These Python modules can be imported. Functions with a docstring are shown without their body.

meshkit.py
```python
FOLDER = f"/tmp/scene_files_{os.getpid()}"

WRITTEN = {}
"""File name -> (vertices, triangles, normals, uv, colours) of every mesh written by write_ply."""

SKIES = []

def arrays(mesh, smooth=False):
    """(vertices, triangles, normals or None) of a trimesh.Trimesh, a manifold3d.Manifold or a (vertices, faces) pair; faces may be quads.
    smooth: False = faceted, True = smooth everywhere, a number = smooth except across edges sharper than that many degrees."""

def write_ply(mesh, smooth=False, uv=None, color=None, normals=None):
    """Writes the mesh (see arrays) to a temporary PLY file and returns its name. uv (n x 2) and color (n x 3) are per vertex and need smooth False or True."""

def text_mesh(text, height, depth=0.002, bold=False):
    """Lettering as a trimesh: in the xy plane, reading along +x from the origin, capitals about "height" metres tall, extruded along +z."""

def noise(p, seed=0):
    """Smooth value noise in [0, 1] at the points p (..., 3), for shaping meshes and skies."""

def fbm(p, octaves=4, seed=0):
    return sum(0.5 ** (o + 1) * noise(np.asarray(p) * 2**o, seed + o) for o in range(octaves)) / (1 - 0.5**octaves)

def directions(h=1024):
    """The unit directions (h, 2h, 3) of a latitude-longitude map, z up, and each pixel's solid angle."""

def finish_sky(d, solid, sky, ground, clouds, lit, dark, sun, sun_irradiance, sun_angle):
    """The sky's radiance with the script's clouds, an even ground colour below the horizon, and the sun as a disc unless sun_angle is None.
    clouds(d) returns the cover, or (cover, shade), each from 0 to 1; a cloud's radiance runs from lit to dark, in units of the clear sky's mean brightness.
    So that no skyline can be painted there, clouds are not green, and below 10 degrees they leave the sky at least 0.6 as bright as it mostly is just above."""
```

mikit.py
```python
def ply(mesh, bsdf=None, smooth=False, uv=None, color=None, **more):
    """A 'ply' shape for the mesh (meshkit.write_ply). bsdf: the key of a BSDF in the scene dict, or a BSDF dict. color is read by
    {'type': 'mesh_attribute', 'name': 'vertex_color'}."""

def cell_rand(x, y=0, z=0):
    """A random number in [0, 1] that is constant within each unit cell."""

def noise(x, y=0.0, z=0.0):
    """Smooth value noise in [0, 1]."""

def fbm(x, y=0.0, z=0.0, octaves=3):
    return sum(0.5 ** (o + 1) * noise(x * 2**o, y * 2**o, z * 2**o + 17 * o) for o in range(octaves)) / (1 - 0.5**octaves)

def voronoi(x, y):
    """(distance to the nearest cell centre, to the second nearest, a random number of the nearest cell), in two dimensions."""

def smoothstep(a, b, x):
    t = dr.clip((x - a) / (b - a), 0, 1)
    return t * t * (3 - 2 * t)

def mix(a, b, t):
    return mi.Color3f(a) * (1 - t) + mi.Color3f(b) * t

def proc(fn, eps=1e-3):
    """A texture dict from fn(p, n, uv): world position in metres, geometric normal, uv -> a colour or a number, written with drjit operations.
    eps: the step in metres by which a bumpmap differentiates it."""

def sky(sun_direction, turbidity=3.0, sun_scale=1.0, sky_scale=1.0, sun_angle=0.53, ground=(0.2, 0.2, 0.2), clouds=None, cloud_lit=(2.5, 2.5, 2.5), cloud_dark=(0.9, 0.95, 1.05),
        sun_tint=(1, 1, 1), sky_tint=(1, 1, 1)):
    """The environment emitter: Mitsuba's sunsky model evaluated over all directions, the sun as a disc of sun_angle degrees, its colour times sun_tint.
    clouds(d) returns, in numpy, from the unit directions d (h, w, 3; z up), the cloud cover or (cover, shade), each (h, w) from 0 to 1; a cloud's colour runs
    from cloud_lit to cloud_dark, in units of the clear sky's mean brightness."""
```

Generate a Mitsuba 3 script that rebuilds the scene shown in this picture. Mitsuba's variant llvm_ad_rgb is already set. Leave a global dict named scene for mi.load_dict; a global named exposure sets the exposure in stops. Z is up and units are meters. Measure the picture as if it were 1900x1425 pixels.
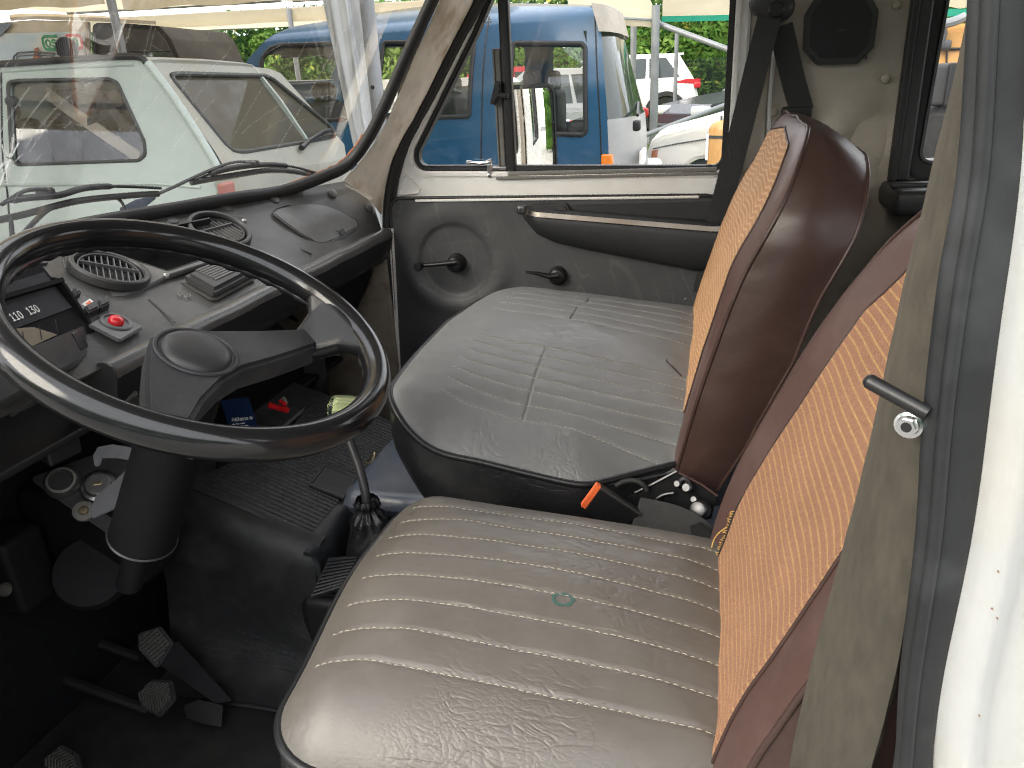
import math, random, numpy as np, trimesh, shapely, mitsuba as mi, drjit as dr
import shapely.geometry as sg
import manifold3d as m3
import mikit, meshkit
from mikit import ply, proc, noise, fbm, voronoi, cell_rand, smoothstep, mix
T = mi.ScalarTransform4f
scene, labels = {}, {}

# ---------------------------------------------------------------- camera, sky, exposure
# metres; x points to the van's rear, y from the driver's side to the passenger's side, z up
def look(yaw, pitch, roll):
    cy, sy, cp, sp = math.cos(yaw), math.sin(yaw), math.cos(pitch), math.sin(pitch)
    f = np.array([-sy * cp, cy * cp, -sp]); r = np.array([cy, sy, 0.0]); u = np.cross(r, f)
    return f, math.sin(roll) * r + math.cos(roll) * u
EYE = np.array([0.0, 0.0, 1.35])
FWD, UP = look(*np.radians([15.0, 21.8, 3.0]))
scene['camera'] = {'type': 'perspective', 'fov': math.degrees(2 * math.atan(950 / 1400)), 'fov_axis': 'x', 'near_clip': 0.02, 'far_clip': 300.0,
                   'to_world': T().look_at(origin=EYE.tolist(), target=(EYE + FWD).tolist(), up=UP.tolist())}
scene['sky_light'] = mikit.sky([-0.55, -0.78, 0.62], turbidity=4, sun_scale=0.26, sun_angle=38, clouds=lambda d: 1.0, cloud_lit=(2.45, 2.5, 2.62), sun_tint=(.86, 1.0, 1.2))
exposure = 3.5

# ---------------------------------------------------------------- bookkeeping
def numbered(key):
    if key not in scene and key not in labels and not any(k.startswith(key + '__') for k in scene): return key
    i = 1
    while True:
        k = f'{key}_{i:03d}'
        if k not in scene and k not in labels and not any(q.startswith(k + '__') for q in scene): return k
        i += 1
def thing(name, label, cat, group=None):
    key = numbered(name)
    labels[key] = {'label': label, 'category': cat}
    if group: labels[key]['group'] = group
    return key
def part(parent, name, mesh, mat, smooth=35, label=None, kind=None, **kw):
    key = numbered(parent + '__' + name)
    scene[key] = ply(mesh, mat, smooth, **kw)
    if label or kind: labels[key] = {k: v for k, v in (('label', label), ('kind', kind)) if v}
    return key
def solo(name, mesh, mat, label, cat, smooth=35, group=None, **kw):
    key = numbered(name); scene[key] = ply(mesh, mat, smooth, **kw)
    labels[key] = {'label': label, 'category': cat}
    if group: labels[key]['group'] = group
    return key
def struct(name, mesh, mat, smooth=35, label=None, kind='structure', cat=None, **kw):
    key = numbered(name); scene[key] = ply(mesh, mat, smooth, **kw)
    labels[key] = {'kind': kind}
    if label: labels[key]['label'] = label
    if cat: labels[key]['category'] = cat
    return key

# ---------------------------------------------------------------- mesh helpers
A = lambda *v: np.array(v, float)
def unit(v): v = np.asarray(v, float); return v / np.linalg.norm(v)
def cat(*ms): return trimesh.util.concatenate([m for m in ms if m is not None])
def frame(o, ux, uy):
    ux = unit(ux); uz = unit(np.cross(ux, uy)); uy = np.cross(uz, ux)
    M = np.eye(4); M[:3, 0], M[:3, 1], M[:3, 2], M[:3, 3] = ux, uy, uz, o
    return M
def moved(m, M): m = m.copy(); m.apply_transform(M); return m
def box(c, s, r=0.0, M=None):
    """box of centre c, full sizes s, chamfered by r"""
    c, h = np.asarray(c, float), np.asarray(s, float) / 2
    if r <= 0: m = trimesh.creation.box(extents=2 * h); m.apply_translation(c)
    else:
        r = min(r, 0.98 * h.min()); P = []
        q = 0.29 * r
        for sx in (-1, 1):
            for sy in (-1, 1):
                for sz in (-1, 1):
                    g = np.array([sx, sy, sz])
                    for e in ((0, r, r), (r, 0, r), (r, r, 0), (q, q, r), (q, r, q), (r, q, q)): P.append(c + g * (h - np.array(e)))
        m = trimesh.convex.convex_hull(np.array(P))
    if M is not None: m.apply_transform(M)
    return m
def resample(path, n, closed=False):
    P = np.asarray(path, float)
    if closed: P = np.vstack([P, P[:1]])
    d = np.r_[0, np.cumsum(np.linalg.norm(np.diff(P, axis=0), axis=1))]
    t = np.linspace(0, d[-1], n, endpoint=not closed)
    return np.stack([np.interp(t, d, P[:, k]) for k in range(P.shape[1])], 1)
def spline(path, n, closed=False):
    from scipy.interpolate import CubicSpline
    P = np.asarray(path, float)
    if closed: P = np.vstack([P, P[:1]])
    d = np.r_[0, np.cumsum(np.linalg.norm(np.diff(P, axis=0), axis=1) ** 0.6)]
    return CubicSpline(d, P, bc_type='periodic' if closed else 'natural')(np.linspace(0, d[-1], n, endpoint=not closed))
def tube(path, r, n=10, closed=False, flat=None, ref=None):
    """tube along path; r a number or one per point; flat=(a,b) elliptic factors along the frame's two directions"""
    P = np.asarray(path, float); N = len(P); r = np.broadcast_to(np.asarray(r, float), (N,))
    tg = np.gradient(P, axis=0) if not closed else np.roll(P, -1, 0) - np.roll(P, 1, 0)
    tg /= np.maximum(np.linalg.norm(tg, axis=1, keepdims=True), 1e-12)
    a = np.asarray(ref, float) if ref is not None else (A(0, 0, 1) if abs(tg[0][2]) < 0.9 else A(1, 0, 0))
    th = np.arange(n) * 2 * np.pi / n; fa, fb = flat or (1, 1); V = []
    for i in range(N):
        b = np.cross(tg[i], a); b /= np.linalg.norm(b); c = np.cross(b, tg[i])
        if ref is None: a = c
        V.append(P[i] + r[i] * (np.cos(th)[:, None] * b * fa + np.sin(th)[:, None] * c * fb))
    V = np.vstack(V); F = []
    for i in range(N if closed else N - 1):
        j = (i + 1) % N
        for k in range(n):
            l = (k + 1) % n
            F += [[i * n + k, i * n + l, j * n + l], [i * n + k, j * n + l, j * n + k]]
    if not closed:
        V = np.vstack([V, P[:1], P[-1:]])
        for k in range(n):
            l = (k + 1) % n
            F += [[N * n, l, k], [N * n + 1, (N - 1) * n + k, (N - 1) * n + l]]
    return trimesh.Trimesh(V, F, process=False)
def lathe(prof, n=32, o=(0, 0, 0), axis=(0, 0, 1), arc=None):
    """profile (r, z) turned about axis through o"""
    pr = np.asarray(prof, float); th = np.arange(n) * 2 * np.pi / n; K = len(pr)
    V = np.stack([np.outer(np.cos(th), pr[:, 0]), np.outer(np.sin(th), pr[:, 0]), np.tile(pr[:, 1], (n, 1))], -1).reshape(-1, 3); F = []
    for i in range(n):
        j = (i + 1) % n
        for k in range(K - 1): F += [[i * K + k, j * K + k, j * K + k + 1], [i * K + k, j * K + k + 1, i * K + k + 1]]
    m = trimesh.Trimesh(V, F, process=True); m.update_faces(m.nondegenerate_faces())
    z = unit(axis); x = unit(np.cross(z, A(0, 1, 0) if abs(z[1]) < 0.9 else A(1, 0, 0)))
    m.apply_transform(frame(np.asarray(o, float), x, np.cross(z, x)))
    return m
def prism(poly, h, M=None, z0=0.0, bev=0.0):
    """polygon (list of xy or shapely) extruded by h from z0, top and bottom edges bevelled by bev, placed by M"""
    g = poly if hasattr(poly, 'geom_type') else sg.Polygon(poly)
    if not g.is_valid: g = g.buffer(0)
    out = []
    for p in getattr(g, 'geoms', [g]):
        if bev > 0:
            cs = m3.CrossSection([np.array(p.exterior.coords)[:-1]] + [np.array(i.coords)[:-1] for i in p.interiors], m3.FillRule.EvenOdd)
            man = m3.Manifold.extrude(cs, h - 2 * bev).translate([0, 0, bev])
            ins = p.buffer(-bev, join_style=2)
            for q in getattr(ins, 'geoms', [ins]):
                if q.is_empty: continue
                ci = m3.CrossSection([np.array(q.exterior.coords)[:-1]] + [np.array(i.coords)[:-1] for i in q.interiors], m3.FillRule.EvenOdd)
                man = man + m3.Manifold.extrude(ci, h)
            mm = man.to_mesh(); m = trimesh.Trimesh(mm.vert_properties[:, :3], mm.tri_verts, process=False)
        else: m = trimesh.creation.extrude_polygon(p, h, engine='earcut')
        out.append(m)
    m = cat(*out); m.apply_translation([0, 0, z0])
    if M is not None: m.apply_transform(M)
    return m
def sheet(poly, M=None, z=0.0):
    """a polygon as one single flat sheet of triangles (window panes)"""
    g = poly if hasattr(poly, 'geom_type') else sg.Polygon(poly)
    v, f = trimesh.creation.triangulate_polygon(g.buffer(0), engine='earcut'); m = trimesh.Trimesh(np.c_[v, np.full(len(v), z)], f, process=False)
    if M is not None: m.apply_transform(M)
    return m
def grid(P, closed_u=False):
    """quad surface through the points P (nu, nv, 3)"""
    P = np.asarray(P, float); nu, nv = P.shape[:2]; F = []
    i = np.arange(nu if closed_u else nu - 1)[:, None]; j = np.arange(nv - 1)[None]; k = (i + 1) % nu
    a, b, c, d = i * nv + j, k * nv + j, k * nv + j + 1, i * nv + j + 1
    F = np.vstack([np.stack([a, b, c], -1).reshape(-1, 3), np.stack([a, c, d], -1).reshape(-1, 3)])
    return trimesh.Trimesh(P.reshape(-1, 3), F, process=False)
def slab(P, th):
    """grid P (nu,nv,3) thickened by th along its normals"""
    P = np.asarray(P, float); du, dv = np.gradient(P, axis=0), np.gradient(P, axis=1)
    n = np.cross(du, dv); n /= np.maximum(np.linalg.norm(n, axis=2, keepdims=True), 1e-12)
    Q = P + n * th; nu, nv = P.shape[:2]
    a = grid(P); a.invert(); b = grid(Q)
    ring = [(i, 0) for i in range(nu)] + [(nu - 1, j) for j in range(1, nv)] + [(i, nv - 1) for i in range(nu - 2, -1, -1)] + [(0, j) for j in range(nv - 2, 0, -1)]
    e = grid(np.array([[P[i, j], Q[i, j]] for i, j in ring]), closed_u=True)
    return cat(a, b, e)
def ribbon(path, width, wdir, th=0.0015):
    """webbing: path points, width vector direction(s)"""
    P = np.asarray(path, float); w = np.broadcast_to(np.asarray(wdir, float), P.shape); w = w / np.linalg.norm(w, axis=1, keepdims=True)
    t = np.linspace(-.5, .5, 5)
    return slab(P[:, None] + w[:, None] * (t * width)[None, :, None], th)
def rrect(w, h, r, n=6):
    return sg.box(-w / 2 + r, -h / 2 + r, w / 2 - r, h / 2 - r).buffer(r, quad_segs=n)
def round_poly(pts, r, n=5):
    g = sg.Polygon(pts); return g.buffer(-r, join_style=2).buffer(r, quad_segs=n)
def outline(g, n): return resample(np.array(g.exterior.coords)[:-1], n, closed=True)
def wob(P, amp, freq, seed=0):
    return amp * (meshkit.fbm(np.asarray(P) * freq, 3, seed) - 0.5) * 2

def plate3(pts, th, holes=(), bev=0.0, buf=0.0):
    """flat plate through 3-d points (fitted plane), thickness th away from the eye"""
    P = np.array([A(*q) for q in pts]); c = P.mean(0); vt = np.linalg.svd(P - c)[2]; n = vt[2] if vt[2] @ (EYE - c) > 0 else -vt[2]
    ex = vt[0]; ey = np.cross(n, ex); B_ = np.c_[ex, ey]
    f = lambda Q: (np.array([A(*q) for q in Q]) - c) @ B_
    g = sg.Polygon(f(pts)).buffer(0)
    if buf: g = g.buffer(-buf).buffer(buf, quad_segs=6)
    for h in holes: g = g.difference(sg.Polygon(f(h)).buffer(-.02).buffer(.02, quad_segs=6))
    F_ = frame(c, ex, ey); return prism(g, th, F_, z0=-th if F_[:3, 2] @ n > 0 else 0, bev=bev), F_, f, n
def sheet3(pts):
    P = np.array([A(*q) for q in pts]); c = P.mean(0); vt = np.linalg.svd(P - c)[2]
    return sheet(sg.Polygon((P - c) @ vt[:2].T), frame(c, vt[0], vt[1]))
def loop3(pts, rr=.03):
    P = np.array([A(*q) for q in pts]); c = P.mean(0); vt = np.linalg.svd(P - c)[2]; B_ = vt[:2].T
    g = sg.Polygon((P - c) @ B_).buffer(-rr).buffer(rr, quad_segs=5); o = outline(g, 90)
    return c + o @ B_.T
# ---------------------------------------------------------------- materials
def twos(d): return {'type': 'twosided', 'b': d}
def mat(key, color, rough=0.5, metal=0.0, spec=0.5, bump=None, bscale=0.001, eps=1e-3, coat=0.0, sheen=0.0, coat_gloss=0.9):
    col = {'type': 'rgb', 'value': list(color)} if isinstance(color, (tuple, list)) else proc(color)
    d = {'type': 'principled', 'base_color': col, 'roughness': proc(rough) if callable(rough) else float(rough), 'metallic': float(metal), 'specular': float(spec)}
    if coat: d['clearcoat'] = float(coat); d['clearcoat_gloss'] = float(coat_gloss)
    if sheen: d['sheen'] = float(sheen)
    if bump is not None: d = {'type': 'bumpmap', 'arbitrary': proc(bump, eps), 'scale': float(bscale), 'b': d}
    scene[key] = twos(d)
    return key
def speck(c, amount=0.12, f=60.0, f2=6.0, dirt=None, dirt_amt=0.0):
    """colour fn: base colour with fine and broad mottling, optional dirt tone"""
    c = tuple(c)
    def fn(p, n, uv):
        v = 1 + amount * (fbm(p.x * f, p.y * f, p.z * f) - 0.5) * 2 + amount * (fbm(p.x * f2, p.y * f2, p.z * f2 + 9) - 0.5) * 2
        col = mi.Color3f(c) * v
        if dirt is not None:
            k = smoothstep(0.48, 0.75, fbm(p.x * f2 * 1.7 + 5, p.y * f2 * 1.7, p.z * f2 * 1.7, 4)) * dirt_amt
            col = mix(col, dirt, k)
        return col
    return fn
def grain(p, n, uv):
    return fbm(p.x * 900, p.y * 900, p.z * 900, 2)
def crease(p, n, uv):
    u, v = p.x + .35 * p.z, p.y + .6 * p.z
    wx = fbm(u * 26, v * 26, 1.5, 2) - .5; wy = fbm(u * 26 + 31, v * 26, 4.5, 2) - .5
    a1, b1, _ = voronoi(u * 46 + wx * 2.4, v * 70 + wy * 2.4)
    a2, b2, _ = voronoi(u * 130 + wx * 4, v * 170 + wy * 4)
    l1, l2 = smoothstep(0.0, .24, b1 - a1), smoothstep(0.0, .40, b2 - a2)
    m1 = smoothstep(0.40, 0.66, fbm(u * 11 + 3, v * 11, 2.0, 3)); m2 = smoothstep(0.30, 0.60, fbm(u * 8 + 13, v * 8 + 4, 7.0, 2))
    return .8 * l1 * m1 + .2 * (1 - m1) + .5 * l2 * (.25 + .75 * m2) + .12 * noise(p.x * 900, p.y * 900, p.z * 900)

mat('mat_white_paint', speck((.82, .81, .78), .05, 40, 4, (.45, .36, .25), .12), .32, coat=.4)
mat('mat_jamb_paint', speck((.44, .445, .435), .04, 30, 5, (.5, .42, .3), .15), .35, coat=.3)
mat('mat_dash', speck((.060, .059, .057), .10, 120, 9, (.105, .10, .09), .45), .36, bump=crease, bscale=.00035, eps=4e-4)
mat('mat_dash_light', speck((.085, .084, .083), .08, 120, 9, (.14, .135, .125), .4), .24, bump=grain, bscale=.0002, eps=4e-4)
mat('mat_plate', speck((.095, .095, .097), .08, 160, 9, (.15, .145, .135), .4), .34)
mat('mat_rubber', speck((.022, .022, .023), .15, 90, 9), .5)
mat('mat_rubber_worn', speck((.016, .017, .019), .25, 60, 10, (.050, .053, .057), .6), .5)
mat('mat_black', speck((.012, .012, .013), .1, 90), .40)
mat('mat_black_mid', speck((.035, .035, .036), .1, 120, 8, (.07, .065, .06), .3), .42)
mat('mat_wheel', (.009, .009, .010), .14, coat=.5, coat_gloss=.96)
mat('mat_spoke', (.008, .008, .009), .30, spec=.35)
mat('mat_hub', speck((.032, .033, .036), .1, 300, 14, (.058, .057, .055), .4), .42, bump=grain, bscale=.0003, eps=4e-4)
def _scr(p, n, uv):
    a = dr.abs(noise(p.x * 30 + p.z * 12, p.z * 4 - p.x * 3, 3) - .5)
    b = dr.abs(noise(p.x * 9 - p.z * 14, p.z * 40 + p.x * 3, 8) - .5)
    s = (1 - smoothstep(0, .03, a)) * .35 + (1 - smoothstep(0, .02, b)) * .25
    m = fbm(p.x * 14, p.y * 14, p.z * 14, 4)
    return mix((.048, .049, .052), (.10, .098, .096), dr.clip(s * m * 2 + m * .35 - .05, 0, 1))
mat('mat_door_panel', _scr, .5, bump=crease, bscale=.00025, eps=4e-4)
mat('mat_armrest', speck((.024, .025, .027), .12, 200, 12), .5)
mat('mat_grey_rubber', speck((.17, .165, .15), .15, 80, 9), .55)
def _stain(p, n, uv):
    a = fbm(p.x * 28, p.y * 28, p.z * 8, 5); b = fbm(p.x * 60 + 4, p.y * 60, p.z * 20, 4)
    c = mix((.87, .79, .67), (.42, .29, .18), smoothstep(.48, .78, a) * .75)
    return mix(c, (.70, .62, .52), smoothstep(.5, .75, b) * .6)
mat('mat_pillar_trim', _stain, .7, bump=lambda p, n, uv: fbm(p.x * 35, p.y * 35, p.z * 12, 4), bscale=.006)
mat('mat_wall_beige', speck((.47, .42, .345), .06, 200, 7, (.34, .28, .21), .35), .5)
mat('mat_metal_beige', speck((.27, .235, .19), .08, 60, 8, (.12, .085, .06), .5), .45)
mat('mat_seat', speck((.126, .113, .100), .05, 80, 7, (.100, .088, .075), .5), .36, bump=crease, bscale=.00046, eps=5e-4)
mat('mat_seat_lit', speck((.165, .167, .168), .05, 80, 7, (.135, .133, .128), .5), .38, bump=crease, bscale=.0008, eps=5e-4)  # seat grey lightened to carry the window light on the passenger cushion
mat('mat_seat_black', speck((.014, .014, .015), .1, 80), .33, bump=crease, bscale=.0004, eps=5e-4)
mat('mat_brown', speck((.080, .044, .038), .10, 200, 8, (.112, .070, .062), .5), .38, bump=lambda p, n, uv: noise(p.x * 650, p.y * 650, p.z * 650) + .4 * crease(p, n, uv), bscale=.0003, eps=4e-4)
mat('mat_brown_dark', speck((.046, .025, .021), .10, 200, 8, (.062, .036, .030), .5), .36, bump=lambda p, n, uv: noise(p.x * 650, p.y * 650, p.z * 650), bscale=.00025, eps=4e-4)
def _fab_wavy(p, n, uv):
    w = uv.x + .05 * dr.sin(uv.y * 60 + 1) + .02 * noise(uv.y * 30, uv.x * 9)
    t = uv.y * 105 + .25 * dr.sin(uv.x * 40) + .45 * noise(uv.x * 18, uv.y * 10) * 2
    k = smoothstep(.25, .65, dr.sin(t * 2 * math.pi))
    f = .35 + .3 * cell_rand(uv.x * 1400, uv.y * 1400)
    c = mix((.36, .19, .092), (.47, .28, .15), k)
    return c * (.86 + .28 * f) * (.9 + .2 * fbm(uv.x * 30, uv.y * 30))
mat('mat_fabric_wavy', _fab_wavy, .75, sheen=.4)
def _fab_line(p, n, uv):
    r = uv.y * 104; s = r - dr.floor(r)
    k = smoothstep(.36, .46, s) * (1 - smoothstep(.56, .66, s))
    a = uv.x * 420 + dr.floor(uv.y * 420) * .5; z = a - dr.floor(a)
    tw = smoothstep(.2, .8, z)
    row = uv.y * 420; rr = dr.abs(row - dr.floor(row) - .5) * 2
    base = mix((.20, .095, .056), (.33, .175, .107), tw * (1 - .6 * rr))
    c = mix(base, (.43, .275, .10), k * .62)
    return c * (.82 + .32 * cell_rand(uv.x * 700, uv.y * 700)) * (.9 + .2 * fbm(uv.x * 25, uv.y * 25))
mat('mat_fabric_line', _fab_line, .8, sheen=.4, bump=lambda p, n, uv: dr.abs(uv.y * 420 - dr.floor(uv.y * 420) - .5) * 2 * .5 + .5 * dr.sin(uv.x * 420 * 6.28), bscale=.0003, eps=3e-4)
mat('mat_thread', (.44, .40, .33), .7)
mat('mat_thread_yellow', (.62, .38, .10), .7)
mat('mat_chrome', (.80, .80, .80), .16, metal=1)
mat('mat_steel', speck((.50, .49, .47), .08, 50), .34, metal=1)
mat('mat_dull_strip', speck((.30, .27, .235), .15, 30, 5, (.20, .15, .11), .7), .42, metal=.9)
mat('mat_gunmetal', speck((.14, .14, .145), .15, 90), .42, metal=1)
mat('mat_brass', (.70, .58, .36), .3, metal=1)
def _foam(p, n, uv):
    return mix((.078, .067, .051), (.044, .039, .030), fbm(p.x * 200, p.y * 200, p.z * 60, 3)) * (.8 + .4 * fbm(p.x * 20, p.y * 20, p.z * 9, 3))
mat('mat_pillar_pad', _foam, .85, sheen=.3, bump=grain, bscale=.0006, eps=5e-4)
mat('mat_belt', lambda p, n, uv: mi.Color3f(.020) * (.75 + .5 * fbm(p.x * 300, p.y * 300, p.z * 300)), .6, bump=lambda p, n, uv: dr.sin(p.x * 2500 + p.y * 900), bscale=.0002, eps=2e-4)
mat('mat_orange', (.85, .16, .05), .4)
mat('mat_red_clear', (.62, .015, .02), .12, coat=.8)
mat('mat_white_plastic', speck((.75, .74, .71), .04), .4)
mat('mat_label_white', (.8, .79, .75), .5)
mat('mat_blue_print', (.008, .026, .085), .45)
mat('mat_stalk', speck((.045, .045, .048), .15, 60), .36, coat=.2)
mat('mat_cover', speck((.082, .080, .077), .10, 120, 9, (.12, .115, .105), .45), .36, bump=crease, bscale=.0003, eps=4e-4)
mat('mat_dial', (.018, .018, .022), .45)
mat('mat_dial_tan', (.20, .165, .115), .5)
mat('mat_blue_steel', speck((.085, .10, .13), .15, 30, 6, (.2, .2, .2), .3), .30, coat=.5)
mat('mat_mat', speck((.018, .018, .019), .25, 60, 9, (.042, .040, .037), .5), .42)
mat('mat_floor', speck((.012, .012, .012), .3, 50, 9, (.030, .027, .023), .5), .55)
mat('mat_speck', (.20, .10, .05), .7)
mat('mat_scratch', (.75, .76, .76), .5)
mat('mat_ink', (.045, .10, .085), .5)
mat('mat_matte_black', speck((.006, .006, .007), .1, 90), .65, spec=.22)
mat('mat_roof_liner', speck((.40, .39, .36), .04, 60, 5), .7)
mat('mat_grime', speck((.045, .042, .036), .25, 60, 9), .6)
mat('mat_rust', speck((.34, .10, .035), .3, 90, 20, (.14, .05, .03), .6), .7)
mat('mat_green_print', (.02, .25, .09), .5)
mat('mat_red_print', (.55, .04, .05), .5)
scene['mat_glass'] = {'type': 'thindielectric', 'int_ior': 1.5}
scene['mat_resin'] = {'type': 'dielectric', 'int_ior': 1.5, 'specular_transmittance': {'type': 'rgb', 'value': [.90, .97, .82]}}
scene['mat_resin_green'] = twos({'type': 'principled', 'base_color': {'type': 'rgb', 'value': [.03, .25, .12]}, 'roughness': .15, 'clearcoat': 1.0})
scene['mat_mirror'] = twos({'type': 'conductor', 'material': 'Ag'})

# ---------------------------------------------------------------- the van's cab shell
van = thing('van_cab', 'cab shell of the old white van around the seats, with stained windscreen pillar', 'van')
XZ = lambda y: frame((0, y, 0), (1, 0, 0), (0, 0, 1))      # polygon in (x,z), extruded towards -y from y
def base_x(y): return -1.06 + .41 * np.sqrt((y - 1.07) ** 2 + .05 ** 2)
part(van, 'floor', box((.65, 1.07, .405), (3.3, 1.36, .03)), 'mat_floor')
part(van, 'roof', box((.70, 1.07, 1.84), (3.1, 1.5, .04), .015), 'mat_roof_liner')
part(van, 'footwell_shade', box((-.992, .715, .66), (.02, .67, .56), .006), 'mat_matte_black')  # black sheet over the wall, painting in the deep footwell shade
part(van, 'footwell_side_shade', box((-.86, .402, .66), (.26, .012, .54), .004), 'mat_matte_black')  # side sheet blackened for the same footwell shade
part(van, 'front_wall', box((-1.02, 1.07, .76), (.03, 1.38, .76)), 'mat_metal_beige')
part(van, 'footwell_shade', box((-.992, 1.40, .52), (.02, .70, .28), .006), 'mat_matte_black')  # lower black sheet, footwell shade on the passenger side
part(van, 'kick_panel', box((-.885, 1.735, .70), (.23, .02, .66), .006), 'mat_metal_beige')
part(van, 'driver_side_panel', box((-.885, .385, .70), (.23, .02, .66), .006), 'mat_metal_beige')
_ny = np.linspace(.34, 1.80, 40)
part(van, 'nose_panel', slab(np.array([[A(base_x(y) - .03, y, 1.135), A(min(base_x(y) - .05, -1.045), y, 1.08), A(min(base_x(y) - .075, -1.05), y, .9), A(min(base_x(y) - .08, -1.055), y, .36)] for y in _ny]), .004), 'mat_white_paint', smooth=60)
part(van, 'rear_wall', prism(sg.box(.35, .40, 1.79, 1.82).difference(round_poly([(.52, 1.10), (1.62, 1.10), (1.62, 1.66), (.52, 1.66)], .06)), .03, frame((2.22, 0, 0), (0, 1, 0), (0, 0, 1))), 'mat_roof_liner')  # window opening added to let more daylight into the back
# passenger-side wall behind the door: beige lining with a window opening
pan = sg.Polygon([(.075, .45), (.075, 1.82), (2.22, 1.82), (2.22, .45)]).difference(round_poly([(0.4063, 1.142), (0.4203, 1.591), (1.35, 1.66), (1.35, 1.155)], .035))
part(van, 'side_wall', prism(pan, .03, XZ(1.815)), 'mat_wall_beige')
# lining panel, dented towards its foot
gx, gz = np.meshgrid(np.linspace(.10, .372, 40), np.linspace(.80, 1.80, 120), indexing='ij')
dent = .020 * np.exp(-((gx - .30) ** 2 / .0022 + (gz - 1.20) ** 2 / .004)) - .016 * np.exp(-((gx - .26) ** 2 / .0008 + (gz - 1.225 ) ** 2 / .0012)) + .010 * np.exp(-((gx - .345) ** 2 / .0006 + (gz - 1.19) ** 2 / .02))
gy = 1.772 + dent + wob(np.stack([gx, gz, 0 * gx], -1), .002, 9)
part(van, 'lining_panel', slab(np.stack([gx, gy, gz], -1)[::-1], .003), 'mat_wall_beige', smooth=60)
for i, q in enumerate([(0.3353, 1.767, 1.319), (0.3392, 1.767, 1.451), (0.1257, 1.767, 1.264), (0.1282, 1.767, 1.461)]):
    part(van, 'lining_button', lathe([(0, .0026), (.004, .0023), (.0070, .0012), (.0082, 0), (.0085, -.004)], 20, q, (0, -1, 0)), 'mat_wall_beige', smooth=50)
part(van, 'lining_bead', tube([(0.1213, 1.768, 1.164), (0.116, 1.768, 1.294), (0.1193, 1.768, 1.417), (.125, 1.768, 1.62)], .0045, 8), 'mat_white_paint')
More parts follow.
